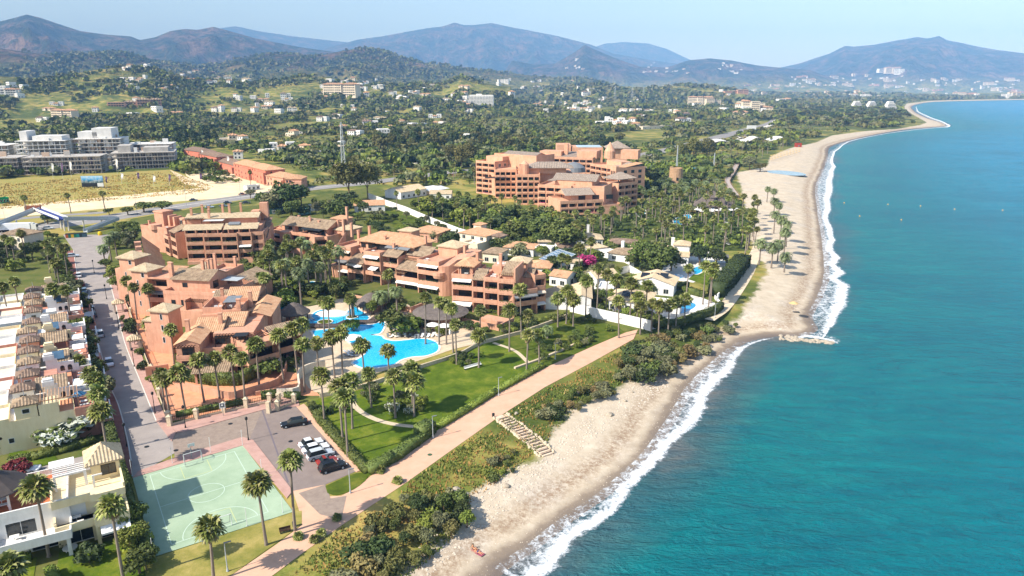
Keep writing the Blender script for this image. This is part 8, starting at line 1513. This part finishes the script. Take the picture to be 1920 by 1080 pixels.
# beach steps
def steps():
    A = at(938, 781); B = at(1028, 852, 2.2); o = empty('beach_steps', (A.x, A.y, 0), math.atan2(B.y - A.y, B.x - A.x), 'pale stone stairway with rubble sides from promenade to beach', 'steps'); L = math.hypot(B.x - A.x, B.y - A.y); n = 17; z0 = 3.1; z1 = hz(B.x, B.y); HZ = [max(hz(A.x + (B.x - A.x) * i / n, A.y + (B.y - A.y) * i / n), hz(A.x + (B.x - A.x) * (i + 1) / n, A.y + (B.y - A.y) * (i + 1) / n), z0 - (z0 - z1) * i / n) for i in range(n + 1)]
    m = MB()
    for i in range(n): x = L * i / n; z = HZ[i]; m.box(x, x + L / n + .02, -1.2, 1.2, z - .8, z + .16 - (i % 2) * .001)
    m.build('treads', plain('step_stone', 'c9b196', 'd8c3aa', 1), o)
    m = MB(); [m.box(L * i / n + .3, L * i / n + .62, -1.15, 1.15, HZ[i] + .165, HZ[i] + .26) for i in range(1, n)]; m.build('sleepers', plain('dark_sleepers', '5c5148'), o)
    for s in (-1, 1):
        rs = random.Random(s + 4); m = MB()
        for i in range(34): x = L * i / 34; m.M = Matrix.Translation((x, s * (1.5 + rs.uniform(0, .35)), HZ[i * n // 34] + .1)) @ Matrix.Rotation(rs.uniform(0, 3), 4, 'Z'); q = rs.uniform(.22, .42); m.lathe([(q * .8, -.5), (q, 0), (q * .6, q * .7)], n=6)
        m.build('rubble_edge', STONE, o)
steps()
# rocks of the groyne and boulders
def rock(x, y, z, s, label, group, seed):
    rs = random.Random(seed); bm = bmesh.new(); bmesh.ops.create_icosphere(bm, subdivisions=2, radius=s)
    for v in bm.verts: v.co *= 1 + .3 * (rs.random() - .5); v.co.z *= .65
    me = bpy.data.meshes.new('rock'); bm.to_mesh(me); bm.free(); me.materials.append(plain('pale_rock', '8f8373', 'b5a995', 1.2, .9, .2, .8, 5)); o = link(bpy.data.objects.new('rock', me)); o.location = (x, y, z); o.rotation_euler = (0, 0, rs.uniform(0, 6)); return tag(o, label, 'rock', group)
rs = random.Random(3)
for i in range(70):
    t_ = rs.random(); q = at(1462 + 100 * t_, 632 + 9 * t_ + rs.uniform(-5, 5) * (1 - t_ * .5), .3); rock(q.x, q.y, .05, rs.uniform(.3, .75), 'pale boulder of the low groyne running into the surf', 'groyne boulders', i)
for i, (a, c, s) in enumerate(((968, 716 + 60, .5), (1083, 738, .7), (1143, 778, .8), (1172, 752, .45), (1185, 735, .4), (855, 920, .8), (872, 928, .7), (950, 912, .6), (1262, 690, .8), (1330, 650, .9))):
    q = land(a, c); rock(q.x, q.y, q.z + .1, s, ['white boulder at the scrub edge beside the steps', 'grey boulder between scrub and sand', 'large white boulder lying on the sand below the thicket', 'small pale boulder up the beach from the large white one', 'small boulder under the tall thicket', 'pale slab at the rubble patch above the sunbathers', 'second pale slab of the rubble patch', 'pale stone on the rubble near the steps foot', 'boulder below the dark thicket on the sand', 'boulder at the narrow scrub line'][i], None, i + 200)
def stones(name, poly, n, seed, s0, s1):
    P = np.array(pts(poly, 2.0)); rs = np.random.RandomState(seed); lo = P.min(0); hi = P.max(0); X = rs.uniform(lo[0], hi[0], n * 3); Y = rs.uniform(lo[1], hi[1], n * 3); ok = inpoly(X, Y, P); X = X[ok][:n]; Y = Y[ok][:n]; k = len(X); z = hgt(X, Y); s = s0 + (s1 - s0) * rs.rand(k) ** 3
    o8 = np.array([(1, 0, 0), (0, 1, 0), (-1, 0, 0), (0, -1, 0), (0, 0, .7)]); V = (o8[None] * s[:, None, None] * rs.uniform(.6, 1.3, (k, 5, 1))) + np.stack([X, Y, z], 1)[:, None, :]; Fq = np.array([(0, 1, 4), (1, 2, 4), (2, 3, 4), (3, 0, 4)]); Fq = (Fq[None] + (np.arange(k) * 5)[:, None, None]).reshape(-1, 3)
    tag(link(bpy.data.objects.new(name, npmesh(name, V.reshape(-1, 3), Fq, [plain('beach_stones', 'a39480', 'd2c6b4', 3, .9)]))), kind='stuff')
stones('beach_stones', [(780, 1030), (860, 940), (960, 880), (1015, 862), (1070, 800), (1180, 720), (1240, 690), (1260, 710), (1150, 790), (1060, 860), (960, 940), (850, 1030), (780, 1090)], 9000, 1, .05, .32)
stones('gravel', [(700, 1120), (1300, 640), (1450, 620), (1330, 720), (1200, 880), (950, 1100)], 7000, 2, .03, .14)
# ------------------------------------------------------------ people
SKIN = plain('skin', 'b9805c', 'c48c68', 3, .6, .3); HAIR = plain('dark_hair', '2a1d15', rough=.7)
def person(p, z, ang, joints, label, cloth=None, clothm=None):
    """one skinned figure; joints = list of (parent index, x, y, z, radius)"""
    me = bpy.data.meshes.new('person'); me.from_pydata([j[1:4] for j in joints], [(j[0], i) for i, j in enumerate(joints) if j[0] is not None], []); me.materials.append(SKIN)
    o = link(bpy.data.objects.new('person', me)); sk = o.modifiers.new('skin', 'SKIN'); o.modifiers.new('sub', 'SUBSURF').levels = 1; o.modifiers['sub'].render_levels = 2
    for v, j in zip(me.skin_vertices[0].data, joints): v.radius = (j[4], j[4]); v.use_root = False
    me.skin_vertices[0].data[0].use_root = True; o.location = (p.x, p.y, z); o.rotation_euler = (0, 0, ang); tag(o, label, 'person')
    m = MB(); h = joints[HEADI]; m.M = Matrix.Translation((h[1], h[2], h[3])); m.lathe([(.03, -.02), (.10, .0), (.115, .07), (.08, .13), (.02, .15)], n=10); m.build('hair', HAIR, o)
    a = joints[0]; m = MB(); m.lathe([(.165, -.13), (.185, 0), (.16, .12)], a[1], a[2], 10); q = m.build('swimwear', clothm or METD, o); q.location = (0, 0, a[3]); return o
HEADI = 4
def sitting(lean=.25):
    J = [(None, 0, 0, .16, .14), (0, -.06, 0, .38, .12), (1, -.12, 0, .58, .12), (2, -.12, 0, .72, .055), (3, -.10, 0, .86, .095)]
    for s in (-1, 1):
        b0 = len(J); J += [(0, .22, s * .12, .22, .095), (b0, .45, s * .13, .42, .07), (b0 + 1, .62, s * .13, .22, .055), (b0 + 2, .74, s * .13, .06, .04), (b0 + 3, .9, s * .14, .05, .035)]
        b0 = len(J); J += [(2, -.14, s * .2, .56, .06), (b0, -.26, s * .25, .34, .045), (b0 + 1, -.36, s * .26, .08, .035)]
        h0 = len(J); J += [(h0 - 1, -.44, s * (.24 + .02 * k), .03, .014) for k in range(4)] + [(h0 - 1, -.36, s * .2, .03, .013)]
    return J
def lying():
    J = [(None, 0, 0, .12, .13), (0, -.24, 0, .13, .12), (1, -.46, 0, .14, .12), (2, -.6, 0, .14, .055), (3, -.74, 0, .15, .095)]
    for s in (-1, 1):
        b0 = len(J); J += [(0, .3, s * .11, .12, .085), (b0, .48, s * .12, .12, .065), (b0 + 1, .72, s * .13, .09, .055), (b0 + 2, .9, s * .14, .07, .038), (b0 + 3, .96, s * .16, .14, .033)]
        b0 = len(J); J += [(2, -.46, s * .2, .13, .055), (b0, -.22, s * .3, .09, .042), (b0 + 1, .02, s * .3, .06, .032)]
        h0 = len(J); J += [(h0 - 1, .12, s * (.27 + .02 * k), .05, .013) for k in range(4)] + [(h0 - 1, .05, s * .24, .05, .012)]
    return J
q = land(888, 1030); person(q, q.z, R(-40), sitting(), 'person in dark swimwear sitting on a towel on the near beach'); q2 = land(896, 1036); person(q2, q2.z + .04, R(-35), lying(), 'person lying on a pink towel on the near beach', clothm=plain('blue_swimwear', '26466e'))
for i, (q_, c) in enumerate(((q, 'a87468'), (q2, '8f4a5c'))): m = MB(); m.box(-1.0, 1.1, -.45, .45, .0, .03); o = m.build('beach_towel', plain('towel_%d' % i, c)); o.location = (q_.x, q_.y, q_.z + .01); o.rotation_euler = (0, 0, R(-40)); tag(o, ['salmon beach towel under the sitting person', 'pink beach towel under the lying person'][i], 'towel')
p = land(1487, 582); parasol(1487, 582, 'lone straw beach parasol on the wide sand', plain('straw', 'b89a68', 'c9ad7c', 1), 1.5)
q = land(1488, 584); m = MB(); m.box(-1, 1, -.5, .5, .0, .04); o = m.build('beach_towel', METD); o.location = (q.x + .6, q.y - .6, q.z + .03); tag(o, 'dark towel in the shade of the lone straw parasol', 'towel')
for i, (a, c) in enumerate(((1583, 380), (1665, 383), (1726, 386), (1790, 392), (1880, 394), (1612, 405), (1690, 412))): q = at(a, c, .2); m = MB(); m.lathe([(.1, -.3), (.55, 0), (.5, .4), (.12, .9)], n=10); o = m.build('buoy', plain('buoy_yellow', 'd8a020')); o.location = (q.x, q.y, .05); o.scale = (.55,) * 3; tag(o, 'small yellow buoy floating off the wide beach', 'buoy', 'line of swimming buoys')
HAZE = 8e-5
# ------------------------------------------------------------ haze
hb = MB(); hb.box(-26000, 27500, -300, 27500, -12, 2100)
hm = bpy.data.materials.new('haze_air'); hm.use_nodes = True; ht = hm.node_tree; ht.nodes.clear()
ho = ht.nodes.new('ShaderNodeOutputMaterial'); hv = ht.nodes.new('ShaderNodeVolumePrincipled')
hv.inputs['Color'].default_value = (.25, .52, 1.0, 1); hv.inputs['Absorption Color'].default_value = (.22, .22, .22, 1); hv.inputs['Density'].default_value = HAZE; hv.inputs['Anisotropy'].default_value = -.25
ht.links.new(hv.outputs[0], ho.inputs['Volume'])
hb.build('haze', hm, kind='stuff')
